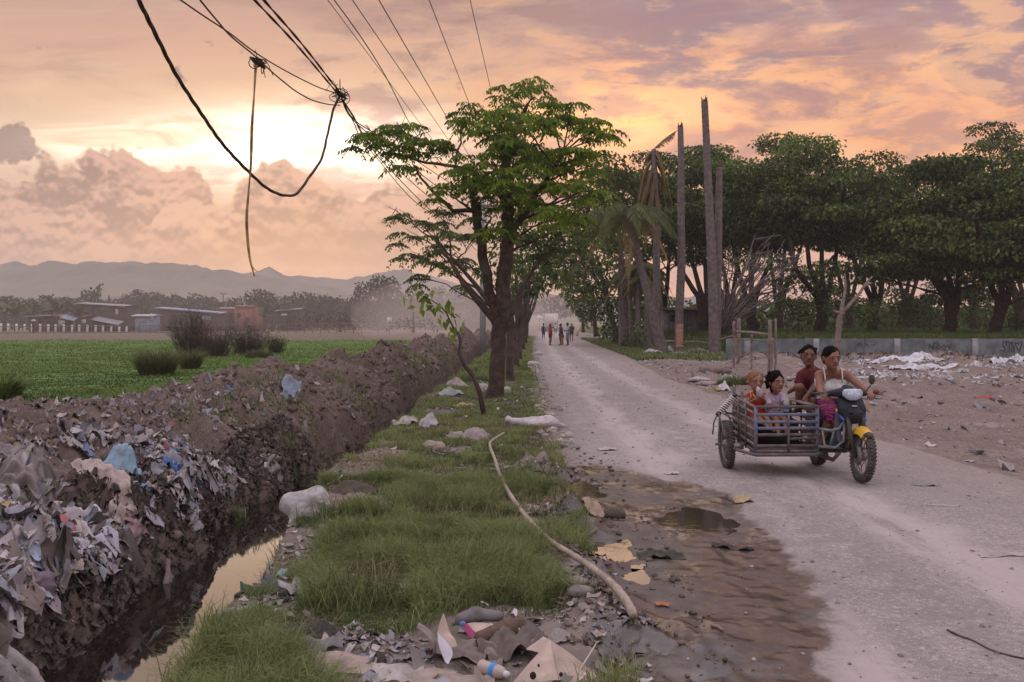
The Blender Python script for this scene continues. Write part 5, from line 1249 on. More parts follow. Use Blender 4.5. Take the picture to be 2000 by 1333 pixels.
    if hk == 'thin': ro = .10 * hr; pr[1] = ('e', h - f * .25 * hr + u * .1 * hr, (.76 * hr, .70 * hr, .62 * hr), Rm); sub[0] = ('e', h + f * .85 * hr - u * .12 * hr, (.74 * hr, .62 * hr, .78 * hr), Rm)
    rh = np.random.default_rng(int(abs(h[0]) * 1000)); nt = {'messy': 26, 'thin': 16, 'short': 5}.get(hk, 0)
    for _ in range(nt):
        d_ = rnd_dir(rh, 1)[0]; d_ = d_ - f * max(0, d_ @ f) * 1.3; d_ = nrm(d_ + u * .35); c_ = h + u * .15 * hr - f * .1 * hr + d_ * hr * (.92 if hk == 'messy' else .84); pr.append(('c', c_, c_ + nrm(d_ + rnd_dir(rh, 1)[0] * .8 - u * .4) * hr * (.34 if hk == 'messy' else .18), .13 * hr, .05 * hr))
    solid('hair', pr, hm, root, max(vox * .9, hr * .05), sub, .02, ro, 34.)
    if vox < .012: face(root, h, hr, F, lip, smile)
    return root

M_tank = plain('white_tank', (.58, .57, .55), .85, .12, 9., .5, .02)
M_maroon = plain('maroon_cotton', (.11, .016, .022), .9, .2, 9., .4, .02)
M_lav = plain('lavender_cotton', (.50, .40, .52), .9, .12, 9., .4, .02)
M_jersey = plain('red_jersey', (.42, .03, .02), .75, .15, 9., .3, .02)
M_trim = plain('yellow_trim', (.70, .52, .16), .8, .1, 9., 0)
m = new_mat('magenta_print'); p = obj_pos(); vo = node('ShaderNodeTexVoronoi', feature='DISTANCE_TO_EDGE'); X.put(vo.inputs['Vector'], p + scl(X(node('ShaderNodeTexNoise').outputs[1]), .05)); vo.inputs['Scale'].default_value = 26.
c = mix(ss(.02, .16, X(vo.outputs[0])), (.36, .09, .20), (.15, .006, .06)); finish(mix(ss(.55, .7, noise(p, 24., 3.)), c, (.04, .004, .02)), .85, bump(noise(p, 30.), .3, .01)); M_magenta = m
m = new_mat('teal_yellow_print'); p = obj_pos(); n = noise(p, 13., 2.); finish(mix(ss(.5, .53, n), mix(ss(.40, .43, n), (.02, .03, .035), (.06, .17, .19)), (.55, .33, .03)), .85); M_tealp = m
M_denim = plain('dark_cloth', (.05, .04, .045), .9, .2, 9., .3)

SEAT = lambda px, py, D: P(px, py, D)
# the woman driving
J = dict(head=P(1624, 699, 10.38), neck=P(1625, 724, 10.50), shr=P(1600, 733, 10.52), shl=P(1655, 733, 10.46), elr=P(1602, 762, 10.36), ell=P(1683, 757, 10.30), wrr=P(1606, 772, 10.205), wrl=P(1698, 768, 10.16),
         pelvis=P(1626, 784, 10.64), hipr=P(1614, 789, 10.62), hipl=P(1640, 789, 10.6), knr=P(1624, 814, 10.28), knl=P(1656, 812, 10.28), anr=P(1603, 862, 10.44), anl=P(1652, 862, 10.42), tor=P(1601, 868, 10.28), tol=P(1652, 868, 10.27))
F = headframe((.13, -1, -.16), (-.05, 0, 1))
def straps(sgn):
    def fn(J, up, fw, acr):
        a = J['shl' if sgn > 0 else 'shr'] * .62 + J['neck'] * .38; t = J['neck'] - up * .09 + acr * sgn * .095 + fw * .125
        return [t - up * .01, t * .5 + a * .5 + fw * .045 + up * .02, a + up * .058 + fw * .02, a + up * .045 - fw * .05, a - up * .09 - fw * .11]
    return fn
WOM = person('woman in a white tank top and magenta print shorts driving the motor tricycle', J, 1., .130, F, M_skin, .0065,
       {'r': ((.35, -.9, -.12), (0.15, .1, -1), .75), 'l': ((-.2, -.95, -.1), (-.1, .1, -1), .75)},
       [('tank_top', 'tank', M_tank, {'top': .085, 'trim': [('strap', straps(1), .009, M_tank), ('strap', straps(-1), .009, M_tank)]}), ('shorts', 'shorts', M_magenta, {'len': 1.02, 'r': .088, 'open': 1})], ('tied', M_hair), M_lip, smile=.6, bust=1, wide=1.05)
# the boy behind her
J = dict(head=P(1579, 695, 10.84), neck=P(1583, 717, 10.92), shr=P(1566, 733, 10.86), shl=P(1600, 731, 10.98), elr=P(1556, 757, 10.84), ell=P(1585, 764, 10.72), wrr=P(1541, 766, 11.0), wrl=P(1574, 776, 10.60),
         pelvis=P(1590, 782, 11.06), hipr=P(1580, 786, 11.03), hipl=P(1598, 788, 10.98), knr=P(1562, 757, 10.74), knl=P(1586, 784, 10.66), anr=P(1560, 800, 10.86), anl=P(1578, 838, 10.74), tor=P(1551, 804, 10.76), tol=P(1570, 844, 10.64))
F = headframe((-.22, -1, .0), (.12, 0, 1))
person('smiling boy in a maroon shirt riding pillion behind the woman', J, .86, .126, F, M_skin_d, .0065, {'r': ((-.6, .2, -.6), (.5, 0, -.7), .7), 'l': ((-.35, -.55, -.6), (-.3, .6, -.6), .8)},
       [('shirt', 'tee', M_maroon, {'sleeve': .62}), ('shorts', 'shorts', M_tealp, {'len': .72, 'r': .095})], ('short', M_hair), M_lip2, smile=.9)
# the two small children in the sidecar
J = dict(head=P(1476, 746, 10.66), neck=P(1477, 765, 10.72), shr=P(1462, 774, 10.72), shl=P(1493, 774, 10.72), elr=P(1460, 790, 10.66), ell=P(1497, 788, 10.66), wrr=P(1474, 781, 10.545), wrl=P(1488, 777, 10.545),
         pelvis=P(1479, 812, 10.78), hipr=P(1473, 815, 10.76), hipl=P(1486, 815, 10.76), knr=P(1484, 820, 10.52), knl=P(1497, 816, 10.54), anr=P(1498, 832, 10.40), anl=P(1508, 838, 10.42), tor=P(1500, 836, 10.33), tol=P(1512, 842, 10.35))
F = headframe((.08, -1, -.02))
def trimneck(J, up, fw, acr):
    return [J['neck'] + acr * .055 + up * .005, J['neck'] + acr * .045 + fw * .055 - up * .035, J['neck'] + fw * .075 - up * .065, J['neck'] - acr * .045 + fw * .055 - up * .035, J['neck'] - acr * .055 + up * .005]
def trimarm(s): return lambda J, up, fw, acr: [J['neck'] + acr * s * .072 + up * .0, J['neck'] + acr * s * .078 + fw * .055 - up * .04, J['neck'] + acr * s * .088 + fw * .05 - up * .085]
person('toddler in a red jersey with yellow trim holding a clear plastic bag to the mouth', J, .56, .116, F, M_skin_t, .006, {'r': ((.6, -.3, .6), (.5, .3, .3), .6), 'l': ((-.6, -.3, .6), (-.5, .3, .3), .6)},
       [('jersey', 'tee', M_jersey, {'sleeve': .08, 'trim': [('collar', trimneck, .007, M_trim), ('arm_trim', trimarm(1), .006, M_trim), ('arm_trim', trimarm(-1), .006, M_trim)]}), ('shorts', 'shorts', M_jersey, {'len': .7})], ('thin', M_hair_b), M_lip, smile=-.3)
J = dict(head=P(1516, 747, 10.62), neck=P(1513, 766, 10.70), shr=P(1498, 776, 10.70), shl=P(1529, 775, 10.68), elr=P(1504, 796, 10.58), ell=P(1533, 789, 10.56), wrr=P(1517, 793, 10.36), wrl=P(1534, 790, 10.38),
         pelvis=P(1513, 812, 10.78), hipr=P(1507, 815, 10.76), hipl=P(1520, 815, 10.76), knr=P(1517, 820, 10.46), knl=P(1532, 820, 10.48), anr=P(1520, 843, 10.36), anl=P(1537, 846, 10.38), tor=P(1521, 848, 10.29), tol=P(1540, 850, 10.30))
F = headframe((.30, -1, .0))
person('small girl in a lavender shirt with messy dark hair gripping the sidecar rail', J, .60, .116, F, M_skin_t, .006, {'r': ((.3, -.8, -.3), (.1, .1, -1), .7), 'l': ((.1, -.6, .2), (-.5, .3, -.5), .7)},
       [('shirt', 'tee', M_lav, {'sleeve': .7}), ('shorts', 'shorts', M_denim, {'len': .75})], ('messy', M_hair), M_lip, smile=.1)
m = new_mat('clear_plastic'); p = obj_pos(); finish((.62, .55, .54), .25, bump(noise(p, 30., 3.), .6, .01), 0, .5, .45); M_clear = m
o = solid('plastic_bag', [('e', P(1484, 768, 10.50), (.038, .03, .05)), ('c', P(1482, 763, 10.5), P(1480, 757, 10.52), .03, .015)], M_clear, None, .006, rough=.012, rs=60); tag(o, 'crumpled clear plastic bag held at the mouth of the toddler', 'plastic bag')
c = P(1536, 788, 10.31); s = thing('water_bottle', 'clear bottle with blue label in the hand of the small girl', 'bottle', c - (0, 0, .1)); c = c - (0, 0, .1)
MB().lathe([(0, 0), (.03, .004), (.032, .02), (.032, .13), (.026, .15), (.013, .175), (.013, .195)], c, n=14).obj('bottle_body', M_clear, s, True); MB().lathe([(.0335, .03), (.0335, .085)], c, n=14).obj('label', plain('blue_label', (.05, .14, .36), .5, .1), s, True); MB().lathe([(.015, .193), (.015, .212), (0, .213)], c, n=12).obj('cap', M_blue, s, True)

# people on the road
def stander(label, px, foot, D, h, ang, shirt, low, lowk, skin, hairk, hairm=None, pose=None, group='people standing on the road', wide=1., shirtk='tee', lowlen=.8, bust=0, stride=0., arms='down', sleeve=.5, hlen=.0):
    x = (px - 1000) / 1750 * D; s = h / 1.72; f = np.array((math.sin(ang), -math.cos(ang), 0)); r = np.array((f[1], -f[0], 0)) * -1.; r = np.cross(f, (0, 0, 1.)); b = np.array((x, D, float(height(np.array([x]), np.array([D]))[0])))
    def pt(a, fw, z): return b + (r * a + f * fw) * s + np.array((0, 0, z * s))
    J = dict(base=b, head=pt(0, .03, 1.60), neck=pt(0, -.01, 1.43), shl=pt(-.17 * wide, 0, 1.38), shr=pt(.17 * wide, 0, 1.38), pelvis=pt(0, 0, .93), hipl=pt(-.09, 0, .88), hipr=pt(.09, 0, .88), knl=pt(-.10, .03 + stride, .48), knr=pt(.10, .03 - stride * .3, .48),
             anl=pt(-.10, -.03 + stride, .08), anr=pt(.11, -.03 - stride * 1.6, .08 + stride * .5), tol=pt(-.11, .14 + stride, .035), tor=pt(.12, .14 - stride * 1.3, .035 + stride * .2), ell=pt(-.23 * wide, -.02, 1.12), elr=pt(.23 * wide, -.02, 1.12), wrl=pt(-.22, .07, .88), wrr=pt(.22, .07, .88))
    if arms == 'front': J.update(wrl=pt(-.05, .24, 1.12), wrr=pt(.08, .24, 1.16))
    if arms == 'face': J.update(wrr=pt(.06, .2, 1.42), elr=pt(.2, .16, 1.2))
    F = headframe(f); lowp = {'len': lowlen}
    return person(label, J, s, .115 * (s * .5 + .5), F, skin, .014, {'l': ((0, 0, -1), -r, .3), 'r': ((0, 0, -1), r, .3)} if arms == 'down' else {'l': (f + (0, 0, -.2), (0, 0, -1), .5), 'r': (f + (0, 0, .2), (0, 0, -1), .5)},
                  [('top', shirtk, shirt, {'sleeve': sleeve, 'hem': hlen}), ('lower_garment', lowk, low, lowp)], (hairk, hairm or M_hair), M_lip, group, bust=bust, wide=wide), J, r, f
M_red = plain('red_shirt', (.42, .025, .045), .9, .15, 6., .2); M_dred = plain('dark_red_cloth', (.20, .012, .02), .9, .15, 6., .2); M_navy = plain('navy_shirt', (.035, .035, .085), .9, .2, 6., .2)
M_lblue = plain('light_blue_shirt', (.42, .46, .56), .9, .12, 6., .2); M_jean = plain('faded_denim', (.15, .20, .27), .9, .2, 6., .2); M_brown = plain('brown_shirt', (.085, .055, .04), .9, .2, 6., .2); M_bshort = plain('blue_shorts', (.06, .09, .21), .9, .2, 6., .2)
M_wshirt = plain('white_shirt', (.55, .52, .52), .9, .12, 6., .2); M_ochre = plain('ochre_print', (.30, .13, .05), .9, .35, 12., .2)
stander('woman in a red top and dark red shorts standing on the road', 1074.5, 675, 68, 1.62, 1.0, M_red, M_dred, 'shorts', M_skin, 'tied', wide=1.15, lowlen=.55, bust=1, arms='face', sleeve=.2)
stander('person in a navy shirt standing behind a child on the road', 1095.5, 675, 68.4, 1.66, -1.2, M_navy, M_denim, 'shorts', M_skin_d, 'short', lowlen=.95)
stander('small child in ochre clothes standing before the person in navy', 1098, 675, 67.8, 1.02, 2.6, M_brown, M_ochre, 'skirt', M_skin_d, 'messy', lowlen=.62)
stander('man in a light blue shirt and denim shorts facing left on the road', 1109, 675, 68, 1.76, -1.3, M_lblue, M_jean, 'shorts', M_skin_d, 'short', lowlen=.95, arms='front')
stander('long haired girl in brown walking at the right of the group', 1116.5, 666, 80, 1.66, -.2, M_brown, M_denim, 'shorts', M_skin, 'long', lowlen=.4, arms='front')
wk, J, r, f = stander('man in white with a dark backpack and blue shorts walking away', 1061.5, 660, 94, 1.66, 3.0, M_wshirt, M_bshort, 'shorts', M_skin_d, 'short', stride=.12, lowlen=.9)
bp_ = solid('backpack', [('c', J['neck'] - f * .18 - (0, 0, .12), J['pelvis'] - f * .18 + (0, 0, .16), .12, .14)], M_navy, None, .02); tag(bp_, 'dark backpack on the back of the man in white', 'backpack')
stander('faint figure in a white shirt walking in the dust before the truck', 1085, 646.5, 128, 1.62, 3.1, M_wshirt, M_jean, 'shorts', M_skin_d, 'short', stride=.1, group='people far down the road')
wf, J, r, f = stander('tiny person carrying a white bundle on the head by the far fence', 65, 650, 116, 1.55, 1.4, M_navy, M_brown, 'skirt', M_skin_d, 'short', lowlen=.6, group='people by the far fence')
o = solid('bundle', [('e', J['head'] + (0, 0, .22), (.3, .24, .14))], M_cloth_w, None, .03, rough=.02); tag(o, 'white bundle on the head of the person by the fence', 'bundle')

# ------------------------------------------------------------------ the motor tricycle
M_tyre = plain('tyre_rubber', (.045, .040, .038), .85, .3, 14., .5, .01, c2=(.10, .085, .075))
M_steel = plain('dull_steel', (.30, .28, .27), .5, .25, 8., .3, .005, metal=.6, c2=(.16, .12, .10))
M_black = plain('black_metal', (.028, .026, .026), .55, .4, 8., .3, .005, c2=(.07, .058, .05))
M_bluep = plain('chipped_blue_paint', (.12, .17, .30), .6, .3, 16., .5, .005, c2=(.20, .17, .16))
M_bar = plain('worn_bars', (.16, .145, .15), .65, .3, 14., .5, .005, c2=(.09, .072, .068))
M_barw = plain('worn_wood_slats', (.30, .235, .21), .8, .3, 10., .5, .01, c2=(.17, .12, .10))
M_fend = plain('yellow_plastic', (.62, .36, .03), .4, .12, 6., .15, .005, spec=.5)
M_cowl = plain('dark_blue_plastic', (.013, .018, .028), .5, .2, 5., .1, .005, spec=.2, c2=(.024, .027, .034))
M_cowlb = plain('blue_plastic', (.03, .10, .36), .35, .15, 5., .1, .005, spec=.5)
M_shield = plain('purple_grey_plastic', (.11, .105, .14), .45, .2, 5., .1, .005)
M_lens = plain('headlight_lens', (.40, .46, .54), .2, .3, 22., .2, .01, spec=.7, coat=.4)
M_amber = plain('amber_lens', (.55, .22, .03), .3, .1, 9., 0); M_redl = plain('red_grip', (.20, .055, .05), .6, .2, 9., .2)
M_seat = plain('seat_vinyl', (.02, .019, .02), .5, .3, 9., .2)
def BX(y, z): return 3.80 + (11.04 - y) * .055 - .075 * (z - .0)
def B(dx_, y, z): return np.array((BX(y, z) + dx_, y, z))
T = thing('motor_tricycle', 'worn motor tricycle with slatted open sidecar, yellow front fender and blue cowl', 'tricycle', (3.4, 10.5, 0))
def wheel(name, c, R_, tr, lean=-.075, spokes=True, mag=False):
    ax = nrm((1, 0, -lean * -1)); c = np.array(c, float); Rr = R_ - tr
    pr = [(Rr + tr * math.cos(a), tr * 1.0 * math.sin(a)) for a in np.linspace(0, 2 * np.pi, 15)[:-1]]
    b = MB().lathe(pr, c, ax, 44, closed=True)
    u = np.array((0, 1., 0)); v = np.cross(ax, u)
    for k in range(44):
        a = 2 * np.pi * k / 44; d = u * math.cos(a) + v * math.sin(a); tg = -u * math.sin(a) + v * math.cos(a)
        for s in (-1, 1): b.box(c + d * (R_ - .004) + ax * s * tr * .45 + tg * .008 * s, (.012, .020, tr * .85), np.stack([d, tg, ax], 1))
    w = b.obj(name, M_tyre, T, True)
    MB().lathe([(Rr - tr * .55, -.018), (Rr - tr * .55, .018), (Rr - tr * .9, .02), (Rr - tr * 1.1, 0), (Rr - tr * .9, -.02)], c, ax, 40, closed=True).obj('rim', M_steel, w, True)
    MB().lathe([(0, -.055), (.03, -.055), (.03, -.035), (.055, -.03), (.055, .03), (.03, .035), (.03, .055), (0, .055)], c, ax, 18).obj('hub', M_steel, w, True)
    b = MB(); n = 28 if not mag else 5
    for k in range(n):
        a = 2 * np.pi * k / n; a2 = a + (.35 if k % 2 else -.35) * (not mag); s = (1 if k % 4 < 2 else -1) * (not mag)
        p0 = c + (u * math.cos(a) + v * math.sin(a)) * .045 + ax * .028 * s; p1 = c + (u * math.cos(a2) + v * math.sin(a2)) * (Rr - tr * .9)
        b.tube([p0, p1], .0028 if not mag else .016, 5)
    b.obj('spokes', M_steel, w, True); return w
fw = wheel('front_wheel', B(0, 9.82, .288), .288, .043)
rw = wheel('rear_wheel', B(0, 11.04, .282), .282, .046)
sw = wheel('side_wheel', (2.585, 10.80, .283), .283, .045, .04, mag=True)
MB().lathe([(.0, -.012), (.10, -.01), (.105, 0), (.10, .01), (0, .012)], B(-.055, 9.82, .288), (1, 0, 0), 24).obj('brake_disc', M_steel, T, True)
# fork, fender
b = MB()
for s in (-1, 1): b.tube([B(s * .085, 9.815, .27), B(s * .085, 9.90, .52), B(s * .075, 9.99, .80)], (.026, .026, .021), 10)
b.tube([B(0, 9.97, .72), B(0, 10.08, .98)], .032, 10); b.tube([B(-.13, 9.82, .288), B(.13, 9.82, .288)], .011, 8); b.obj('fork', M_black, T, True)
c = B(0, 9.82, .288); an = np.linspace(R(48), R(168), 22); g = []
for i, a in enumerate(an):
    w_ = .062 * math.sin(min(1, (i + 1.5) / 5) * np.pi / 2); row = []
    for q in np.linspace(-1, 1, 9):
        rad = .325 - .05 * q * q - (.035 if abs(q) == 1 else 0); row.append(c + np.array((w_ * q * 1.15, -math.cos(a) * rad, math.sin(a) * rad)))
    g.append(row)
g = np.array(g); MB().grid(g).grid((g + (c - g) * .012)[:, ::-1]).obj('front_fender', M_fend, T, True)
MB().grid(g[:3] + (g[:3] - c) * .006).obj('fender_tip', M_black, T, True)
b = MB(); [b.tube([B(s * .085, 9.86, .42), B(s * .07, 9.98, .56)], .008, 6) for s in (-1, 1)]; b.obj('fender_stay', M_steel, T)
# cowl, headlight, bars
k = [('e', B(0, 10.03, .77), (.165, .10, .12)), ('e', B(0, 10.0, .69), (.12, .085, .075)), ('c', B(-.10, 10.06, .86), B(.10, 10.06, .86), .05, .05), ('e', B(0, 9.93, .73), (.07, .05, .05))]
solid('front_cowl', k, M_cowl, T, .008, [('e', B(s * .06, 9.91, .735), (.028, .03, .010)) for s in (-1, 1)], .04)
for s in (-1, 1): solid('cowl_side', [('c', B(s * .165, 10.06, .76), B(s * .12, 9.97, .665), .010, .018)], M_cowlb, T, .006, k=.02)
MB().box(B(-.005, 9.925, .822), (.055, .012, .010)).obj('name_strip', M_white, T)
for s in (-1, 1): MB().ell(B(s * .178, 10.0, .765), (.012, .024, .022)).obj('turn_signal', M_amber, T, True)
solid('handlebar_cover', [('e', B(0, 10.06, .955), (.125, .080, .070)), ('c', B(-.10, 10.06, .96), B(-.20, 10.12, .945), .05, .030), ('c', B(.10, 10.06, .96), B(.20, 10.12, .945), .05, .030), ('c', B(0, 10.06, .985), B(0, 10.14, 1.0), .055, .045)], M_cowl, T, .008, k=.03)
h = solid('headlight', [('e', B(0, 9.965, .948), (.112, .040, .052)), ('c', B(-.075, 9.965, .978), B(.075, 9.965, .978), .028, .028), ('e', B(0, 9.955, .922), (.075, .036, .040))], M_lens, T, .006, k=.035)
for s in (-1, 1): MB().ell(B(s * .045, 9.928, .952), (.032, .008, .022)).obj('reflector', plain('reflector_glass', (.55, .61, .69), .1, .3, 40., .3, .01, spec=.8), h, True)
b = MB()
for s in (-1, 1): b.tube([B(s * .10, 10.10, .96), B(s * .22, 10.15, .945), B(s * .33, 10.22, .935)], .012, 8)
b.obj('handlebar', M_steel, T, True)
for s in (-1, 1): MB().tube([B(s * .235, 10.16, .944), B(s * .35, 10.235, .934)], (.020, .019), 10).obj('grip', M_black, T, True)
for s in (-1, 1): MB().tube([B(s * .20, 10.10, .945), B(s * .28, 10.08, .935), B(s * .355, 10.12, .915)], (.007, .007, .006), 6).obj('brake_lever', M_steel, T, True)
MB().ell(B(.345, 10.14, .965), (.035, .045, .032)).obj('hand_guard', M_redl, T, True)
MB().tube([B(.21, 10.11, .965), B(.25, 10.10, 1.02), B(.275, 10.10, 1.05)], .007, 6).obj('mirror_stem', M_black, T)
MB().ell(B(.288, 10.10, 1.105), (.036, .016, .056)).obj('mirror', M_black, T, True)
# body
solid('leg_shield', [('c', B(s * .135, 10.06, .72), B(s * .15, 10.22, .34), .035, .028) for s in (-1, 1)] + [('c', B(s * .14, 10.10, .62), B(s * .12, 10.12, .42), .03, .03) for s in (-1, 1)], M_shield, T, .008, k=.03)
solid('frame', [('c', B(0, 10.08, .72), B(0, 10.45, .52), .07, .06), ('c', B(0, 10.45, .52), B(0, 10.95, .62), .06, .07)], M_black, T, .01)
solid('engine', [('c', B(0, 10.30, .34), B(0, 10.62, .33), .09, .12), ('c', B(-.10, 10.5, .33), B(.12, 10.5, .33), .10, .10), ('c', B(0, 10.16, .36), B(0, 10.3, .35), .065, .07)], M_black, T, .01, k=.02)
solid('seat', [('c', B(-.05, 10.50, .755), B(-.06, 11.18, .80), .075, .085), ('c', B(.05, 10.50, .755), B(.06, 11.18, .80), .075, .085)], M_seat, T, .01)
solid('tail_cover', [('c', B(s * .09, 10.55, .64), B(s * .10, 11.3, .74), .05, .04) for s in (-1, 1)], M_cowlb, T, .01)
solid('tail_light', [('e', B(0, 11.36, .74), (.09, .05, .04))], M_redl, T, .01)
c = B(0, 11.04, .282); an = np.linspace(R(20), R(170), 16); g = np.array([[c + np.array((.075 * q, -math.cos(a) * (.345 - .05 * q * q), math.sin(a) * (.345 - .05 * q * q))) for q in np.linspace(-1, 1, 7)] for a in an])
MB().grid(g).grid((g + (c - g) * .012)[:, ::-1]).obj('rear_fender', M_black, T, True)
b = MB(); [b.tube([B(s * .11, 11.04, .282), B(s * .12, 11.02, .62)], (.03, .03), 10) for s in (-1, 1)]; [b.tube([B(s * .09, 10.58, .34), B(s * .09, 11.06, .282)], .022, 8) for s in (-1, 1)]; b.obj('rear_suspension', M_black, T, True)
MB().tube([B(-.10, 10.2, .26), B(-.12, 10.35, .16), B(-.14, 10.75, .18), B(-.15, 11.3, .30)], (.02, .022, .035, .045), 10).obj('exhaust', M_steel, T, True)
MB().tube([B(-.26, 10.40, .27), B(.26, 10.40, .27)], .013, 8).box(B(-.24, 10.40, .285), (.11, .06, .022)).box(B(.24, 10.40, .285), (.11, .06, .022)).obj('foot_peg', M_black, T)
MB().tube([B(.13, 10.75, .3), B(.17, 10.95, .18), B(.19, 11.02, .10)], .01, 6).obj('kick_stand', M_steel, T)
# sidecar
xl_, xr_, yf, yb, z0, z1 = 2.775, 3.475, 10.20, 11.20, .275, .795
S = thing('x', None, None); bpy.data.objects.remove(S)
for (x, y, zt) in ((xl_, yf, z1), (xr_, yf, z1), (xl_, yb, z1 + .15), (xr_, yb, z1)): MB().bar((x, y, z0 - .02), (x, y, zt), .034).obj('corner_post', M_bluep if y == yf else M_bar, T)
MB().bar((xl_ + .07, yb - .12, z0), (xl_ + .07, yb - .12, z1 + .1), .045, .03).obj('corner_post', M_bar, T)
for z, m_ in ((.788, M_bar), (.700, M_bluep), (.617, M_bluep), (.545, M_bluep), (.470, M_bar), (.345, M_bar), (.28, M_bar)):
    MB().bar((xl_, yf - .018, z), (xr_, yf - .018, z + .004), .012, .034).obj('front_slat', m_, T)
MB().bar((xl_ + .36, yf - .018, .425), (xr_, yf - .018, .44), .012, .03).obj('front_slat', M_bar, T)
MB().bar((xl_ + .36, yf - .032, z0), (xl_ + .36, yf - .032, .56), .05, .014).obj('front_upright', M_bar, T); MB().bar((xl_ + .36, yf - .036, .56), (xl_ + .36, yf - .036, .72), .046, .014).obj('front_upright', M_bluep, T)
for z, m_ in ((.788, M_barw), (.715, M_barw), (.615, M_bar), (.53, M_barw), (.44, M_bar), (.36, M_barw), (.285, M_bar)):
    MB().bar((xl_ - .018, yf, z), (xl_ - .018, yb, z + .045), .012, .032).obj('side_slat', m_, T)
    MB().bar((xr_ + .018, yf, z), (xr_ + .018, yb, z + .012), .012, .032).obj('side_slat', M_barw if z > .7 else M_bar, T)
    MB().bar((xl_, yb + .018, z + .04), (xr_, yb + .018, z + .012), .012, .032).obj('back_slat', m_, T)
for y in (10.52, 10.86):
    MB().bar((xl_ - .032, y, z0), (xl_ - .032, y, z1 + .02), .03, .014).obj('side_upright', M_bar, T); MB().bar((xr_ + .03, y, z0), (xr_ + .03, y, z1), .03, .014).obj('side_upright', M_bar, T)
MB().box((xl_ + .016, 10.66, .47), (.012, .78, .34)).obj('side_panel', M_wood, T); MB().box(((xl_ + xr_) / 2, yb - .02, .5), (.66, .012, .42)).obj('back_panel', M_wood_d, T)
MB().box(((xl_ + xr_) / 2, (yf + yb) / 2, z0 + .0), (xr_ - xl_ - .05, yb - yf - .05, .016)).obj('floor_board', M_wood, T)
MB().box(((xl_ + xr_) / 2, 10.92, .545), (xr_ - xl_ - .06, .40, .025)).box(((xl_ + xr_) / 2, 10.74, .41), (xr_ - xl_ - .08, .016, .24)).obj('bench', M_wood_d, T)
MB().box((xr_ - .06, 10.7, .81), (.10, .9, .016)).obj('rail_plank', M_barw, T)
b = MB(); b.tube([(xl_ - .17, 10.62, .27), (xl_ - .15, 10.42, .265), (xl_ - .02, 10.13, .25), (xr_ - .05, 10.12, .255), (xr_ + .08, 10.25, .27)], .020, 8)
b.tube([(xl_ - .13, 11.2, .27), (xl_ - .13, 10.5, .27)], .018, 8); b.tube([(xl_ - .1, 10.95, .27), B(0, 10.95, .28)], .020, 8); b.tube([(xl_, 10.45, .25), B(0, 10.45, .25)], .02, 8)
b.tube([(2.45, 10.8, .283), (xl_, 10.8, .283)], .016, 8); b.obj('base_frame', M_bar, T, True)
b = MB(); b.tube([(xr_, 10.17, .545), (xr_ + .12, 10.10, .53), (xr_ + .20, 10.06, .56), (xr_ + .26, 10.04, .66), (xr_ + .32, 10.06, .70)], .016, 8)
b.tube([(xr_ + .04, 10.15, .54), (xr_ + .06, 10.14, .36), (xr_ + .16, 10.08, .34), (xr_ + .24, 10.04, .42), (xr_ + .25, 10.04, .62)], .014, 8); b.tube([(xr_ + .15, 10.09, .53), (xr_ + .12, 10.12, .36)], .012, 8); b.tube([(xr_, 10.17, .34), (xr_ + .14, 10.1, .34), B(-.05, 10.2, .32)], .016, 8)
b.obj('crash_bar', plain('grey_green_paint', (.20, .225, .22), .55, .25, 14., .4, .005), T, True)
p0, p1 = np.array((2.52, 10.88, .655)), np.array((2.715, 10.98, .835)); d = nrm(p1 - p0); u = nrm(np.cross(d, (0, 1, 0))); v = np.cross(d, u); t = np.linspace(0, 1, 120)
MB().tube(p0 + (p1 - p0) * t[:, None] + .034 * (np.cos(t * 2 * np.pi * 9)[:, None] * u + np.sin(t * 2 * np.pi * 9)[:, None] * v), .0075, 6).obj('coil_spring', M_white, T, True)
MB().tube([p0 - d * .05, p0 + d * .06, p1], (.026, .024, .014), 8).tube([p1, p1 + d * .05], .02, 8).obj('shock_absorber', M_black, T, True)
b = MB()
for dx_ in (-.075, .085): b.tube([(2.585 + dx_, 10.80, .283), (2.585 + dx_, 10.86, .50), (2.57 + dx_ * .6, 10.88, .64)], .012, 7)
b.tube([(2.49, 10.5, .40), (2.485, 10.6, .55), (2.5, 10.85, .66), (2.60, 10.95, .66), (2.74, 10.7, .60)], .009, 6); b.tube([(2.50, 10.85, .66), (2.49, 11.05, .52), (2.49, 11.12, .36)], .009, 6)
b.tube([(2.57, 10.88, .64), (xl_, 10.62, .52)], .010, 6); b.tube([(2.6, 10.9, .64), (xl_, 11.05, .64)], .010, 6); b.obj('wheel_frame', M_bar, T, True)
MB().box((xl_ - .12, 10.55, .30), (.10, .2, .06)).tube([(xl_ - .19, 10.55, .30), (xl_ + .02, 10.55, .32)], .02, 8).obj('axle_clamp', M_steel, T)

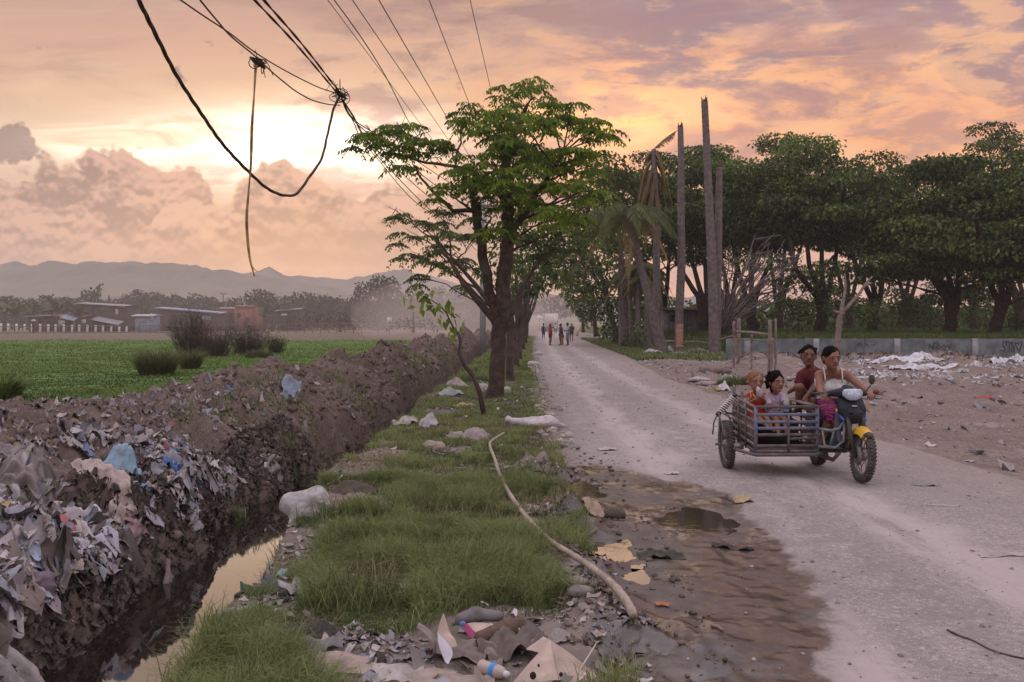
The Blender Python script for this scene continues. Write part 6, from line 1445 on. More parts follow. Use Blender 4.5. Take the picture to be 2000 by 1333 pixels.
# ------------------------------------------------------------------ overhead wires
M_wire = plain('black_cable', (.020, .014, .012), .6, .3, 9., 0); M_wire2 = plain('brown_cable', (.055, .028, .018), .6, .3, 9., 0); M_strip = plain('yellow_strip', (.50, .32, .10), .55, .35, 6., 0, c2=(.16, .08, .03))
def spline(pts, n=12):
    p = np.array(pts, float); p = np.vstack([2 * p[0] - p[1], p, 2 * p[-1] - p[-2]]); out = []
    for i in range(1, len(p) - 2):
        for t in np.arange(n) / n:
            out.append(.5 * ((2 * p[i]) + (-p[i - 1] + p[i + 1]) * t + (2 * p[i - 1] - 5 * p[i] + 4 * p[i + 1] - p[i + 2]) * t * t + (-p[i - 1] + 3 * p[i] - 3 * p[i + 1] + p[i + 2]) * t ** 3))
    return np.array(out + [p[-2]])
def cable(label, pts, r, mat, name='cable', group=None, strands=1, tw=7., spread=.7):
    q = spline([P(*p) for p in pts]); b = MB(); L = np.concatenate([[0], np.cumsum(np.linalg.norm(np.diff(q, axis=0), axis=1))])
    if strands == 1: b.tube(q, r, 6)
    else:
        T_ = np.gradient(q, axis=0); T_ /= np.linalg.norm(T_, axis=1)[:, None]; u = np.cross(T_, (0, 1., .2)); u /= np.linalg.norm(u, axis=1)[:, None]; v = np.cross(T_, u)
        for k in range(strands):
            a = L * tw + k * 2 * np.pi / strands; b.tube(q + r * spread * (np.cos(a)[:, None] * u + np.sin(a)[:, None] * v), r * .8, 6)
    return tag(b.obj(name, mat, None, True), label, 'cable', group)
cable('thick twisted black cable sagging in a deep loop from upper left', [(235, -60, 8.6), (270, 0, 9.2), (305, 70, 10.2), (345, 148, 11.2), (395, 225, 12.4), (440, 288, 13.6), (500, 350, 15), (528, 372, 15.6), (555, 382, 16.2), (580, 378, 16.7), (605, 345, 17.2), (628, 310, 17.6), (640, 262, 18.1), (652, 212, 18.5), (664, 188, 18.7)], .019, M_wire2, strands=3, tw=5.)
cable('upper of two thin wires crossing at the left frayed knot', [(320, -22, 10), (352, 0, 10.8), (400, 33, 12), (447, 64, 13.2), (500, 104, 14.6), (560, 140, 16), (620, 170, 17.6), (662, 184, 18.7)], .011, M_wire)
cable('lower of two thin wires crossing at the left frayed knot', [(376, -20, 10), (392, 2, 10.6), (425, 42, 11.6), (452, 72, 12.6), (498, 110, 14.2), (530, 140, 15), (560, 165, 15.8), (580, 180, 16.4), (610, 196, 17.2), (640, 204, 18), (664, 206, 18.6)], .012, M_wire)
cable('tan frayed strip hanging straight down from the left knot', [(502, 112, 14.2), (499, 140, 14.2), (496, 190, 14.2), (492, 250, 14.2), (490, 320, 14.2), (486, 370, 14.2), (482, 420, 14.2), (483, 460, 14.2), (488, 505, 14.2), (497, 540, 14.2)], .016, M_strip, strands=2, tw=2.2, spread=.7)
cable('short frayed end splitting off the foot of the hanging tan strip', [(486, 495, 14.2), (490, 515, 14.2), (497, 526, 14.2), (503, 531, 14.2)], .007, M_strip)
for lab, x0, x1, rr in (('left of the paired wires running to the right knot', 497, 655, .014), ('right of the paired wires running to the right knot', 515, 661, .015)):
    cable(lab, [(x0 - 22, -32, 11.6), (x0, 0, 12.3), (x0 + (x1 - x0) * .52, 88, 15), (x1, 178, 18.6), (x1 + 8, 188, 18.9)], rr, M_wire, strands=2, tw=3.)
pole = (943, 402, 51.8)
for i, (mx, my, ex, ey) in enumerate(((735, 292, 880, 410), (760, 330, 890, 440), (745, 270, 870, 352), (770, 300, 900, 395), (728, 300, 850, 418))):
    cable(('steepest', 'lowest sagging', 'topmost', 'second highest', 'loosest')[i] + ' wire of the bundle from the right knot into the tree', [(664, 186, 18.7), (690, 226 + i * 3, 20), (mx, my, 22.5 + i * .3), (ex, ey, 33), pole], .012, M_wire)
def knot(label, c, D, seed, n=7, sz=.16):
    r = np.random.default_rng(seed); c0 = P(*c, D); b = MB()
    for k in range(n):
        a = rnd_dir(r, 1)[0]; u = nrm(np.cross(a, (.3, 1, .2))); v = np.cross(a, u); t = np.linspace(0, 5.2 + r.random() * 2, 22)[:, None]; s = sz * (.35 + .65 * r.random())
        b.tube(c0 + (np.cos(t) * u + np.sin(t) * v) * s * (1 - .05 * t) + a * t * .012 + r.normal(size=3) * .05, .008, 5)
    for k in range(3):
        d = rnd_dir(r, 1)[0]; b.tube(spline([c0, c0 + d * sz + (0, 0, sz * .6), c0 + d * sz * 1.9 - (0, 0, sz * (r.random() * 1.6 - .3))], 6), .006, 5)
    b.tube([c0 + (-.12, 0, .08), c0, c0 + (.12, 0, -.1)], (.02, .045, .02), 7)
    return tag(b.obj('wire_knot', M_wire, None, True), label, 'knot')
knot('frayed knot of wire ends where the tan strip hangs', (503, 122), 14.2, 3, 6, .15); knot('tangled wire knot with curling ends left of the thick tree', (665, 184), 18.7, 5, 9, .21)
for lab, x0, y1, ex, ey, de, r in (('thinnest leftmost straight wire above the tree', 640, 0, 943, 405, 51.8, .008), ('wavy drooping wire among the straight wires', 653, 0, 943, 408, 51.8, .012), ('straight wire third from left above the tree', 688, 0, 946, 376, 51.8, .010), ('straight wire left of the two steepest wires', 740, 0, 956, 374, 51.8, .011), ('second steepest wire passing behind the tree top', 838, 0, 985, 380, 51.8, .009), ('steepest wire passing behind the tree top', 918, 0, 1006, 380, 51.8, .008)):
    a = P(x0, 0, 17.5); e = P(ex, ey, de); t = np.linspace(-.12, 1, 40)[:, None]; q = a + (e - a) * t
    if 'wavy' in lab: q[:, 2] -= .55 * np.sin(np.clip(t[:, 0], 0, 1) * np.pi) * (t[:, 0] > 0); q[:, 0] += .10 * np.sin(t[:, 0] * 15)
    tag(MB().tube(q, r, 5).obj('cable', M_wire, None, True), lab, 'cable')

# ------------------------------------------------------------------ rubbish
M_rub = colmat('rubbish', .8, None, .4); M_plast = colmat('dirty_plastic', .5, .15, .4); M_stone = colmat('rubble', .9, None, .6)
PAL = np.array([(.34, .30, .29), (.24, .21, .20), (.17, .14, .125), (.44, .40, .39), (.12, .095, .085), (.29, .23, .205), (.38, .34, .35), (.24, .22, .24), (.54, .50, .50), (.08, .065, .06), (.30, .27, .28), (.46, .38, .35), (.30, .31, .36), (.37, .37, .42), (.22, .225, .26)])
ACC = np.array([(.16, .22, .36), (.10, .17, .38), (.40, .14, .14), (.34, .26, .12), (.15, .26, .22), (.42, .24, .26), (.30, .36, .46), (.62, .60, .60)])
def sheets(rng, pos, size, aspect, lift, crumple, colr, n=4, tilt=.0):
    """Many small crumpled pieces lying on the ground."""
    m_ = len(pos); u = np.linspace(-.5, .5, n); gu, gv = np.meshgrid(u, u, indexing='ij'); gu = gu.ravel(); gv = gv.ravel()
    a = rng.random(m_) * 6.283; ca, sa = np.cos(a)[:, None], np.sin(a)[:, None]
    xs3 = np.linspace(0, 2, n); wt = np.maximum(0, 1 - np.abs(xs3[:, None] - np.arange(3)[None]))    # soft folds: coarse heights, spread smoothly
    def soft(): return np.einsum('ia,mab,jb->mij', wt, rng.normal(size=(m_, 3, 3)), wt).reshape(m_, n * n)
    j1, j2 = (soft() * .16, soft() * .16)
    L = size[:, None] * (gu[None] * (1 + j1)); W = (size / aspect)[:, None] * (gv[None] * (1 + j2))
    k = rng.normal(size=(m_, 1)); bend = .5 * np.abs(k) * size[:, None] * (gu[None] ** 2) * 1.0
    fa = rng.random((m_, 1)) * 6.28; fold = np.abs(np.sin((gu[None] * np.cos(fa) + gv[None] * np.sin(fa)) * (4 + 5 * rng.random((m_, 1))) + fa * 3))
    zz = bend + (soft() * 1.3 + fold * 1.6 * (n > 4) + rng.normal(size=(m_, n * n)) * .22) * (size * crumple)[:, None]
    ty = rng.normal(size=(m_, 2)) * tilt
    zz = zz + (ty[:, :1] * L + ty[:, 1:] * W)
    ox, oy = L * ca - W * sa, L * sa + W * ca; e = .06; X0_, Y0_ = pos[:, 0], pos[:, 1]
    gx = (height(X0_ + e, Y0_) - height(X0_ - e, Y0_)) / (2 * e); gy = (height(X0_, Y0_ + e) - height(X0_, Y0_ - e)) / (2 * e); g = np.hypot(gx, gy) + 1e-6; cs_ = 1 / np.sqrt(1 + g * g)
    hx, hy = (gx / g)[:, None], (gy / g)[:, None]; al = (ox * hx + oy * hy) * (1 - cs_)[:, None]; ox, oy = ox - hx * al, oy - hy * al
    zz = np.maximum(zz, -.01) + (lift if np.isscalar(lift) else lift[:, None])
    x = pos[:, 0:1] + ox - zz * (gx * cs_)[:, None]; y = pos[:, 1:2] + oy - zz * (gy * cs_)[:, None]
    z = height(pos[:, 0:1] + ox, pos[:, 1:2] + oy) + zz * cs_[:, None]
    V = np.stack([x, y, z], -1).reshape(-1, 3)
    i = np.arange(n - 1)[:, None] * n; j = np.arange(n - 1)[None]; q = np.stack([i + j, i + j + 1, i + n + j + 1, i + n + j], -1).reshape(-1, 4)
    Q = (np.arange(m_)[:, None, None] * n * n + q[None]).reshape(-1, 4)
    return V, Q, np.repeat(colr, n * n, 0)
def pick(rng, n, acc=.08, dirt=.15):
    c = PAL[rng.integers(0, len(PAL), n)] * (.6 + .5 * rng.random((n, 1))); k = rng.random(n) < acc
    c[k] = ACC[rng.integers(0, len(ACC), k.sum())] * (.6 + .5 * rng.random((k.sum(), 1))); return np.clip(c, 0, .8)
def litter(name, label, parts, mat):
    b = MB(); C_ = []
    for V, Q, c in parts: b.add(V, Q); C_.append(c)
    return tag(b.obj(name, mat, None, True, {'col': np.concatenate(C_)}), label, 'rubbish', kind='stuff')
rt = np.random.default_rng(77)
def heap_pos(n, y0, y1, t0, t1, thr=None, pw=1.5):
    y = y0 + (y1 - y0) * rt.random(n) ** pw; a = ditch(y) - it(y, (4, .06), (9, .18), (16, .36)); c = crest(y); t = t0 + (t1 - t0) * rt.random(n); x = a + (c - a) * t
    if thr is not None: k = fbm(x * .7, y * .7, 88, 4) + .3 * (rt.random(n) - .5) > thr; x, y = x[k], y[k]
    return np.stack([x, y], 1)
pr = []
p_ = heap_pos(26000, 3.2, 12., .10, .62, .36, 1.1); n = len(p_); pr.append(sheets(rt, p_, .015 + .075 * rt.random(n) ** 2.4, 1 + 2.5 * rt.random(n), .005 + .03 * rt.random(n), .10, pick(rt, n, .05), 4, .45))
p_ = heap_pos(12000, 3.2, 14, .0, .42, None, 1.1); n = len(p_); pr.append(sheets(rt, p_, .02 + .09 * rt.random(n) ** 2, 1 + 2.5 * rt.random(n), .005 + .02 * rt.random(n), .14, np.array((.075, .06, .052)) * (.4 + 1.1 * rt.random((n, 1))), 5, .3))
p_ = heap_pos(5600, 3.2, 11.5, .10, .62, .38, 1.1); n = len(p_); pr.append(sheets(rt, p_, .08 + .20 * rt.random(n) ** 2, 1 + 3 * rt.random(n), .015 + .035 * rt.random(n), .065, pick(rt, n, .08), 8, .2))
p_ = heap_pos(1300, 3.2, 10.5, .12, .58, .38, 1.1); n = len(p_); pr.append(sheets(rt, p_, .16 + .26 * rt.random(n), 1.2 + 2.5 * rt.random(n), .03, .045, pick(rt, n, .05) * 1.1, 12, .12))
litter('rubbish_heap', 'crumpled plastic, cloth and paper rubbish covering the near bank', pr, M_rub)
pr = []; p_ = heap_pos(2600, 11, 55, .1, 1.0, .46, 1.8); n = len(p_); pr.append(sheets(rt, p_, (.03 + .14 * rt.random(n) ** 3), 1 + 2 * rt.random(n), .01, .10, pick(rt, n, .03) * .85, 4, .3))
p_ = heap_pos(1500, 3.2, 14, .66, 1.12, None, 1.1); n = len(p_); pr.append(sheets(rt, p_, (.03 + .08 * rt.random(n) ** 2), 1 + 2 * rt.random(n), .01, .14, pick(rt, n, .05), 3, .5))
litter('scattered_rubbish', 'scattered rubbish scraps over the brown soil bank', pr, M_rub)
def area(n, y0, y1, fx, pw=1.): y = y0 + (y1 - y0) * rt.random(n) ** pw; return np.stack([fx(y, rt.random(n)), y], 1)
pr = []
for (bx, by, br) in BARE:
    n = int(320 * br); a = rt.random(n) * 6.28; rr_ = br * 1.1 * np.sqrt(rt.random(n)); pp = np.stack([bx + np.cos(a) * rr_, by + np.sin(a) * rr_ * 1.2], 1); pr.append(sheets(rt, pp, .015 + .07 * rt.random(n) ** 2.4, 1 + 2 * rt.random(n), .008, .08, pick(rt, n, .02) * .95, 4, .2))
pp = area(600, 3.6, 30, lambda y, r: verge_l(y) + (road_l(y) - verge_l(y)) * r, 1.6); n = len(pp); pr.append(sheets(rt, pp, .03 + .09 * rt.random(n) ** 2, 1 + 2 * rt.random(n), .02, .1, pick(rt, n, .06) * 1.3, 3, .3))
litter('verge_litter', 'small litter scraps and rubble lying in the verge grass', pr, M_rub)
pr = []
pp = area(2600, 8, 39.5, lambda y, r: road_r(y) + .2 + (30 - road_r(y)) * r ** 1.3, .7); n = len(pp); pr.append(sheets(rt, pp, .04 + .20 * rt.random(n) ** 2.5, 1 + 2 * rt.random(n), .015, .10, pick(rt, n, .04) * 1.2, 3, .2))
n = 9000; x = 9 + 17 * rt.random(n); y = 25.5 + 10.5 * rt.random(n); k = (fbm(x * .35, y * .8, 91, 4) > .50) & (x > .36 * y); pp = np.stack([x, y], 1)[k]; n = len(pp)
wc = np.array([(.60, .58, .60), (.50, .48, .50), (.40, .38, .39), (.68, .66, .68)])[rt.integers(0, 4, n)]; pr.append(sheets(rt, pp, .05 + .30 * rt.random(n) ** 3, 1.2 + 2.5 * rt.random(n), .02, .09, wc, 4, .3))
pp = area(1500, 36.5, 39.7, lambda y, r: 9.8 + 16 * r); n = len(pp); pr.append(sheets(rt, pp, .06 + .22 * rt.random(n) ** 2, 1 + 2 * rt.random(n), .02, .10, np.array((.19, .14, .12)) * (.5 + rt.random((n, 1))), 4, .4))
litter('lot_litter', 'white plastic scraps and rubble strewn over the dirt lot', pr, M_plast)
# loose stones and clods
def stones(name, label, pp, sz, c, mat, flat=.6):
    b = MB(); th = np.linspace(0, np.pi, 5); base = MB().ell((0, 0, 0), (1, 1, 1), n=6); v0, q0 = base.v[0], base.q[0]; n = len(pp)
    V = v0[None] * (1 + .22 * rt.normal(size=(n, len(v0), 3))) * sz[:, None, None] * np.array((1, .8, flat)); a = rt.random(n) * 6.28; ca, sa = np.cos(a)[:, None], np.sin(a)[:, None]
    x = V[..., 0] * ca - V[..., 1] * sa + pp[:, :1]; y = V[..., 0] * sa + V[..., 1] * ca + pp[:, 1:2]; z = V[..., 2] + height(pp[:, 0], pp[:, 1])[:, None] + sz[:, None] * .15
    b.add(np.stack([x, y, z], -1), (np.arange(n)[:, None, None] * len(v0) + q0[None]).reshape(-1, 4))
    return tag(b.obj(name, mat, None, True, {'col': np.repeat(c, len(v0), 0)}), label, 'stones', kind='stuff')
pp = area(6500, 3.6, 45, lambda y, r: road_l(y) + (road_r(y) + 3 - road_l(y)) * r, 1.6); n = len(pp); stones('gravel', 'loose gravel and pebbles on the dusty road', pp, .004 + .013 * rt.random(n) ** 5 * (1 + pp[:, 1] * .05), np.array((.40, .34, .32)) * (.38 + 1.0 * rt.random((n, 1)) ** 1.5), M_stone, .5)
pp = area(1300, 3.6, 12, lambda y, r: road_l(y) - .4 + 1.0 * r ** 1.7, 1.2); n = len(pp); stones('mud_clods', 'dark mud clods along the broken road edge', pp, .006 + .03 * rt.random(n) ** 4, np.array((.12, .09, .072)) * (.6 + .9 * rt.random((n, 1))), M_stone, .45)
pp = area(520, 12, 60, lambda y, r: road_l(y) - .3 + .5 * r, 1.4); n = len(pp); stones('edge_rubble', 'pale rubble lining the left road edge', pp, .03 + .07 * rt.random(n) ** 3, np.array((.38, .34, .31)) * (.6 + .7 * rt.random((n, 1))), M_stone)
p_ = heap_pos(9000, 3.2, 45, .05, 1.5, None, 1.4); n = len(p_); stones('soil_clods', 'brown soil clods over the bank', p_, .010 + .055 * rt.random(n) ** 4, np.array((.19, .142, .115)) * (.5 + .8 * rt.random((n, 1))), M_stone, .8)

# single pieces
def piece(name, label, cat, px, py, L, W, rot, c, bulge=.05, crump=.02, n=13, fold=0., seed=0, mat=None, thick=0., lift=.01, drape=True, curl=0., slope=0.):
    """A crumpled sheet of cloth, card or plastic lying where the view meets the ground."""
    r = np.random.default_rng(seed + int(px) * 7 + int(py)); c0 = GZ(px, py); u = np.linspace(-.5, .5, n); gu, gv = np.meshgrid(u, u, indexing='ij')
    e = 1 + .12 * (vn(gu * 4 + px, gv * 4 + py, 3) - .5) * 2 * (np.maximum(abs(gu), abs(gv)) > .4)
    lx, ly = gu * L * e, gv * W * e; ca, sa = math.cos(R(rot)), math.sin(R(rot))
    h = bulge * np.cos(gu * np.pi) * np.cos(gv * np.pi) + (fbm(gu * 4 + r.random() * 50, gv * 4 + py, 7, 3, .5) - .42) * crump * 4 + (fbm(gu * 2.2 * (L / W) + r.random() * 50, gv * 7 + py, 17, 2) - .5) * crump * 3
    if fold: h = h + fold * np.abs(gu) * L
    if curl: lx = np.sin(gu * curl) / curl * L; h = h + (1 - np.cos(gu * curl)) / curl * L
    h = h + slope * (gv + .5) * W
    ox, oy = lx * ca - ly * sa, lx * sa + ly * ca; e_ = .12
    gx, gy = [float(height(np.array([c0[0] + dx2]), np.array([c0[1] + dy2]))[0] - height(np.array([c0[0] - dx2]), np.array([c0[1] - dy2]))[0]) / (2 * e_) for dx2, dy2 in ((e_, 0), (0, e_))]
    g = math.hypot(gx, gy) + 1e-6; cs_ = 1 / math.sqrt(1 + g * g); al = (ox * gx + oy * gy) / g * (1 - cs_); h = np.maximum(h, 0.) + lift
    x, y = c0[0] + ox - gx / g * al, c0[1] + oy - gy / g * al
    z = height(x, y) + h * cs_; x = x - h * gx * cs_; y = y - h * gy * cs_
    V = np.stack([x, y, z], -1); b = MB().grid(V)
    if thick: b.grid((V - (0, 0, thick))[:, ::-1]); 
    k = len(np.concatenate(b.v)); cc = np.broadcast_to(np.array(c), (k, 3)) * (.85 + .3 * r.random((k, 1)))
    return tag(b.obj(name, mat or M_rub, None, True, {'col': cc}), label, cat)
def pieces(lst):
    for a in lst:
        a = list(a); heap = a[3] < 560 and a[4] > 860 and a[3] < 1000
        if heap and 'ditch edge' not in a[1] and 'water' not in a[1]: a[5] *= .72; a[6] *= .62; a[9] = dict(a[9], n=max(a[9].get('n', 13), 20), crump=a[9]['crump'] * .85)
        piece(*a[:3], *a[3:9], **(a[9] if len(a) > 9 else {}))
W_, G_, T_, K_, BL, PK_ = (.52, .49, .47), (.28, .25, .24), (.42, .33, .25), (.04, .036, .034), (.20, .29, .40), (.42, .28, .26)
pieces([
 ('cloth', 'big dirty white cloth sagging down the heap at lower left', 'cloth', 60, 1195, .95, .5, 20, (.40, .37, .36), dict(bulge=.10, crump=.035, n=22)),
 ('rag', 'blue grey rag on the heap above the white sheet', 'cloth', 60, 1030, .5, .35, 10, BL, dict(bulge=.06, crump=.05, n=18)),
 ('cloth', 'long crumpled white sheet in the middle of the heap', 'cloth', 150, 1055, .95, .38, -25, (.44, .41, .41), dict(bulge=.06, crump=.05, n=22)),
 ('cloth', 'pinkish white cloth draped over the heap top', 'cloth', 195, 965, .95, .42, -12, (.46, .37, .34), dict(bulge=.10, crump=.04, n=22)),
 ('cloth', 'pale tan cloth hanging over a black board', 'cloth', 240, 1010, .45, .5, 60, (.38, .31, .28), dict(bulge=.08, crump=.05, n=18)),
 ('board', 'round dark grey board leaning out of the heap', 'board', 238, 1065, .42, .34, 15, (.10, .085, .08), dict(bulge=.05, crump=.006, slope=.5, thick=.02)),
 ('rag', 'long grey rag streaming down to the ditch water', 'cloth', 330, 1060, .22, .5, 35, (.24, .20, .19), dict(bulge=.06, crump=.05, n=20)),
 ('bag', 'light blue sack with brown straps on the heap crest', 'sack', 228, 915, .55, .42, 30, (.22, .33, .42), dict(bulge=.24, crump=.03, n=20)),
 ('bag', 'bright blue plastic bag lying right of the blue sack', 'plastic bag', 328, 934, .36, .22, -10, (.08, .16, .36), dict(bulge=.09, crump=.05, n=16)),
 ('plastic_sheet', 'small light blue plastic flap below the blue sack', 'plastic sheet', 278, 957, .24, .18, -20, (.22, .38, .55), dict(bulge=.03, crump=.02)),
 ('rag', 'white knotted cloth at the left edge of the heap', 'cloth', 18, 972, .5, .4, -30, (.44, .42, .42), dict(bulge=.10, crump=.05, n=18)),
 ('rag', 'heap of twisted grey rags beside the upper left soil', 'cloth', 35, 905, .6, .45, 15, (.30, .26, .25), dict(bulge=.20, crump=.09, n=22)),
 ('sack', 'mustard coloured sack half buried in upper left soil', 'sack', 65, 890, .5, .3, 0, (.22, .16, .07), dict(bulge=.12, crump=.03)),
 ('paper', 'flat white paper sheet lying low on the heap', 'paper', 113, 1098, .24, .17, -15, (.56, .54, .54), dict(bulge=.01, crump=.008)),
 ('plastic_sheet', 'teal plastic scrap beside the flat white paper', 'plastic sheet', 25, 1090, .28, .2, 35, (.14, .22, .26), dict(bulge=.04, crump=.03)),
 ('cloth', 'purple grey bundle beneath the white paper', 'cloth', 75, 1148, .32, .24, 25, (.20, .15, .19), dict(bulge=.13, crump=.03)),
 ('rag', 'pink rag lying high on the far heap', 'cloth', 432, 955, .3, .42, 20, (.34, .23, .22), dict(bulge=.06, crump=.04)),
 ('cloth', 'grey tarp draped over the heap shoulder', 'tarpaulin', 440, 865, .95, .4, -28, (.24, .215, .20), dict(bulge=.08, crump=.04, n=20)),
 ('cloth', 'grey cloth hanging at the right end of the heap', 'cloth', 525, 910, .5, .6, 40, (.26, .22, .21), dict(bulge=.06, crump=.05, n=18)),
 ('plastic_sheet', 'pale plastic film spilling toward the water', 'plastic sheet', 372, 1000, .32, .16, -50, (.34, .34, .36), dict(bulge=.03, crump=.04, n=16)),
 ('plastic_sheet', 'pale green plastic sheet on top of the bank', 'plastic sheet', 492, 757, .75, .55, 10, (.34, .42, .40), dict(bulge=.12, crump=.05, n=16)),
 ('paper', 'blue grey card sticking up on the bank crest', 'card', 560, 770, .35, .45, 25, (.22, .26, .34), dict(bulge=.02, crump=.03, slope=.5)),
 ('paper', 'grey flat sheet at the left end of the bank crest', 'card', 188, 795, .65, .4, 0, (.28, .28, .32), dict(bulge=.03, crump=.015, slope=.3)),
 ('rag', 'pale blue and yellow litter clump on the bank soil', 'rag', 300, 857, .34, .16, 5, (.36, .30, .12), dict(bulge=.05, crump=.03)),
 ('rag', 'small blue rag beside the yellow scrap on the bank', 'rag', 306, 853, .22, .12, 5, (.06, .10, .28), dict(bulge=.06, crump=.03)),
 # verge
 ('cardboard', 'tan torn paper bag lying in the grass', 'paper bag', 672, 1044, .30, .16, 12, (.42, .29, .19), dict(bulge=.05, crump=.03)),
 ('cloth', 'pale cloth sheet sloping at the ditch edge below the rubble', 'cloth', 512, 1105, .26, .55, 20, (.36, .34, .32), dict(bulge=.04, crump=.02, n=16)),
 ('rag', 'dark green plastic bag scrap on the ditch edge', 'plastic bag', 490, 1158, .20, .11, 8, (.03, .085, .045), dict(bulge=.03, crump=.022, n=18)),
 ('rag', 'black and white patterned wrapper beside the green scrap', 'wrapper', 528, 1148, .16, .13, 30, (.10, .11, .15), dict(bulge=.04, crump=.02)),
 ('paper', 'crumpled grey paper near the ditch edge grass', 'paper', 580, 1165, .26, .15, 35, (.36, .35, .35), dict(bulge=.04, crump=.05)),
 ('cardboard', 'square grey tile board on the ditch edge', 'board', 462, 1232, .24, .22, 25, (.27, .24, .24), dict(bulge=.01, crump=.006, slope=.35, thick=.012)),
 ('stone_slab', 'broken dark slabs piled on the ditch edge', 'slab', 405, 1235, .26, .2, -20, (.14, .12, .12), dict(bulge=.06, crump=.03, thick=.04)),
 ('rubber_sheet', 'black rubber sheet half hidden in lower left grass', 'rubber sheet', 585, 1262, .42, .16, 0, (.030, .028, .030), dict(bulge=.09, crump=.02)),
 ('plastic_sheet', 'grey stiff sheet lying over the black rubber', 'plastic sheet', 612, 1272, .32, .13, 8, (.19, .19, .20), dict(bulge=.05, crump=.015)),
 ('cardboard', 'folded tan cardboard left of the curled one', 'cardboard', 668, 1298, .30, .16, -6, (.38, .30, .26), dict(bulge=.045, crump=.006, thick=.01, n=9)),
 ('cardboard', 'flat greyish card with white paint at bottom edge', 'cardboard', 775, 1322, .26, .18, 10, (.40, .36, .34), dict(bulge=.01, crump=.015)),
 ('cardboard', 'large flat cardboard sheet along the bottom edge', 'cardboard', 850, 1340, .55, .24, 0, (.35, .28, .24), dict(bulge=.01, crump=.008)),
 ('leather_piece', 'grey brown leather scrap lying before the pink box', 'scrap', 920, 1278, .42, .22, -15, (.22, .18, .16), dict(bulge=.03, crump=.03, n=18)),
 ('leather_piece', 'rumpled dark scraps between bottle and brown roll', 'scrap', 1000, 1275, .34, .22, 20, (.15, .125, .11), dict(bulge=.04, crump=.05, n=18)),
 ('cardboard', 'small grey card behind the large tan carton', 'cardboard', 1082, 1247, .17, .13, 20, (.25, .22, .2), dict(bulge=.03, crump=.01)),
 ('cloth', 'brown cloth and plaster pieces pile in the verge middle', 'cloth', 700, 990, .60, .30, -8, (.24, .19, .17), dict(bulge=.06, crump=.04, n=18)),
 ('rubber_mat', 'curled dark mat behind the plaster pile', 'mat', 690, 970, .42, .2, 14, (.085, .068, .058), dict(bulge=.12, crump=.03, n=16)),
 ('paper', 'small white crumpled paper on the plaster pile', 'paper', 738, 998, .16, .12, 20, (.52, .50, .52), dict(bulge=.05, crump=.03)),
 ('plastic_bag', 'dull white plastic bag near the ditch by the grass', 'plastic bag', 836, 836, .34, .28, 20, (.40, .40, .42), dict(bulge=.14, crump=.05)),
 ('sacking', 'light sacking pieces on the ditch side rubble', 'sacking', 792, 832, .42, .24, 10, (.40, .35, .32), dict(bulge=.08, crump=.05)),
 ('sacking', 'grey speckled rubbish bundle left of the long bamboo', 'bundle', 912, 858, .62, .26, -8, (.32, .27, .26), dict(bulge=.11, crump=.06, n=16)),
 ('cardboard', 'yellow tan flattened box near the thick trunk', 'cardboard', 906, 796, .50, .28, 8, (.44, .30, .16), dict(bulge=.05, crump=.02)),
 ('plastic_bag', 'greenish white bag pile left of the thick trunk', 'plastic bag', 880, 772, .6, .45, 10, (.36, .40, .37), dict(bulge=.14, crump=.05)),
 ('plastic_bag', 'pinkish bag heap above the greenish bag', 'plastic bag', 895, 756, .6, .4, -10, (.42, .34, .31), dict(bulge=.16, crump=.05)),
 # road edge and road
 ('cardboard', 'fan of torn tan cardboard at the puddle edge', 'cardboard', 1155, 1012, .20, .18, 30, (.34, .25, .2), dict(bulge=.08, crump=.02, fold=.2)),
 ('paper', 'pale flat scrap lying on the bare road', 'paper', 1187, 879, .26, .16, 8, (.42, .39, .38), dict(bulge=.01, crump=.012)),
 ('paper', 'small white scrap at the top edge of the mud', 'paper', 1312, 927, .15, .09, 12, (.50, .48, .46), dict(bulge=.015, crump=.012)),
 ('sponge', 'yellowish foam lump beside the mud', 'foam', 1452, 981, .20, .10, 4, (.42, .32, .18), dict(bulge=.05, crump=.02)),
 ('orange_peel', 'small orange scrap in the mud', 'scrap', 1293, 1183, .09, .05, 5, (.50, .17, .06), dict(bulge=.015, crump=.004)),
 ('rag', 'trampled white and red rag at the right of the road', 'rag', 1958, 1085, .30, .09, -12, (.40, .33, .33), dict(bulge=.003, crump=.005, lift=.003)),
 ('rag', 'flat grey blue cloth scrap near the right road side', 'rag', 1808, 948, .26, .13, -10, (.25, .24, .26), dict(bulge=.004, crump=.006, lift=.003)),
 ('paper', 'pale flattened strip on the road right of the mud', 'paper', 1842, 988, .30, .07, -6, (.36, .31, .29), dict(bulge=.002, crump=.003, lift=.003)),
 ('weed_mat', 'flattened dark green weeds in the mud', 'weeds', 1290, 1088, .34, .16, 0, (.040, .044, .032), dict(bulge=.012, crump=.02, n=20, lift=.002)),
 ('rag', 'dark wet rag trodden in the mud', 'rag', 1430, 1072, .30, .09, -25, (.050, .042, .038), dict(bulge=.006, crump=.012, lift=.002)),
 ('plastic_bag', 'grey white bag beside the grass patch behind the sidecar', 'plastic bag', 1422, 748, .5, .4, 10, (.42, .43, .46), dict(bulge=.3, crump=.06)),
 ('plastic_bag', 'white torn bag with dark hole behind the sidecar wheel', 'plastic bag', 1412, 763, .34, .24, 10, (.56, .54, .54), dict(bulge=.15, crump=.04)),
 ('rag', 'yellowish scrap beside the white torn bag', 'rag', 1402, 763, .16, .3, 0, (.38, .30, .12), dict(bulge=.1, crump=.03)),
 ('plastic_bag', 'white plastic heap at the foot of the leaning palm', 'plastic bag', 1275, 692, 1.2, .7, 5, (.50, .48, .50), dict(bulge=.18, crump=.07)),
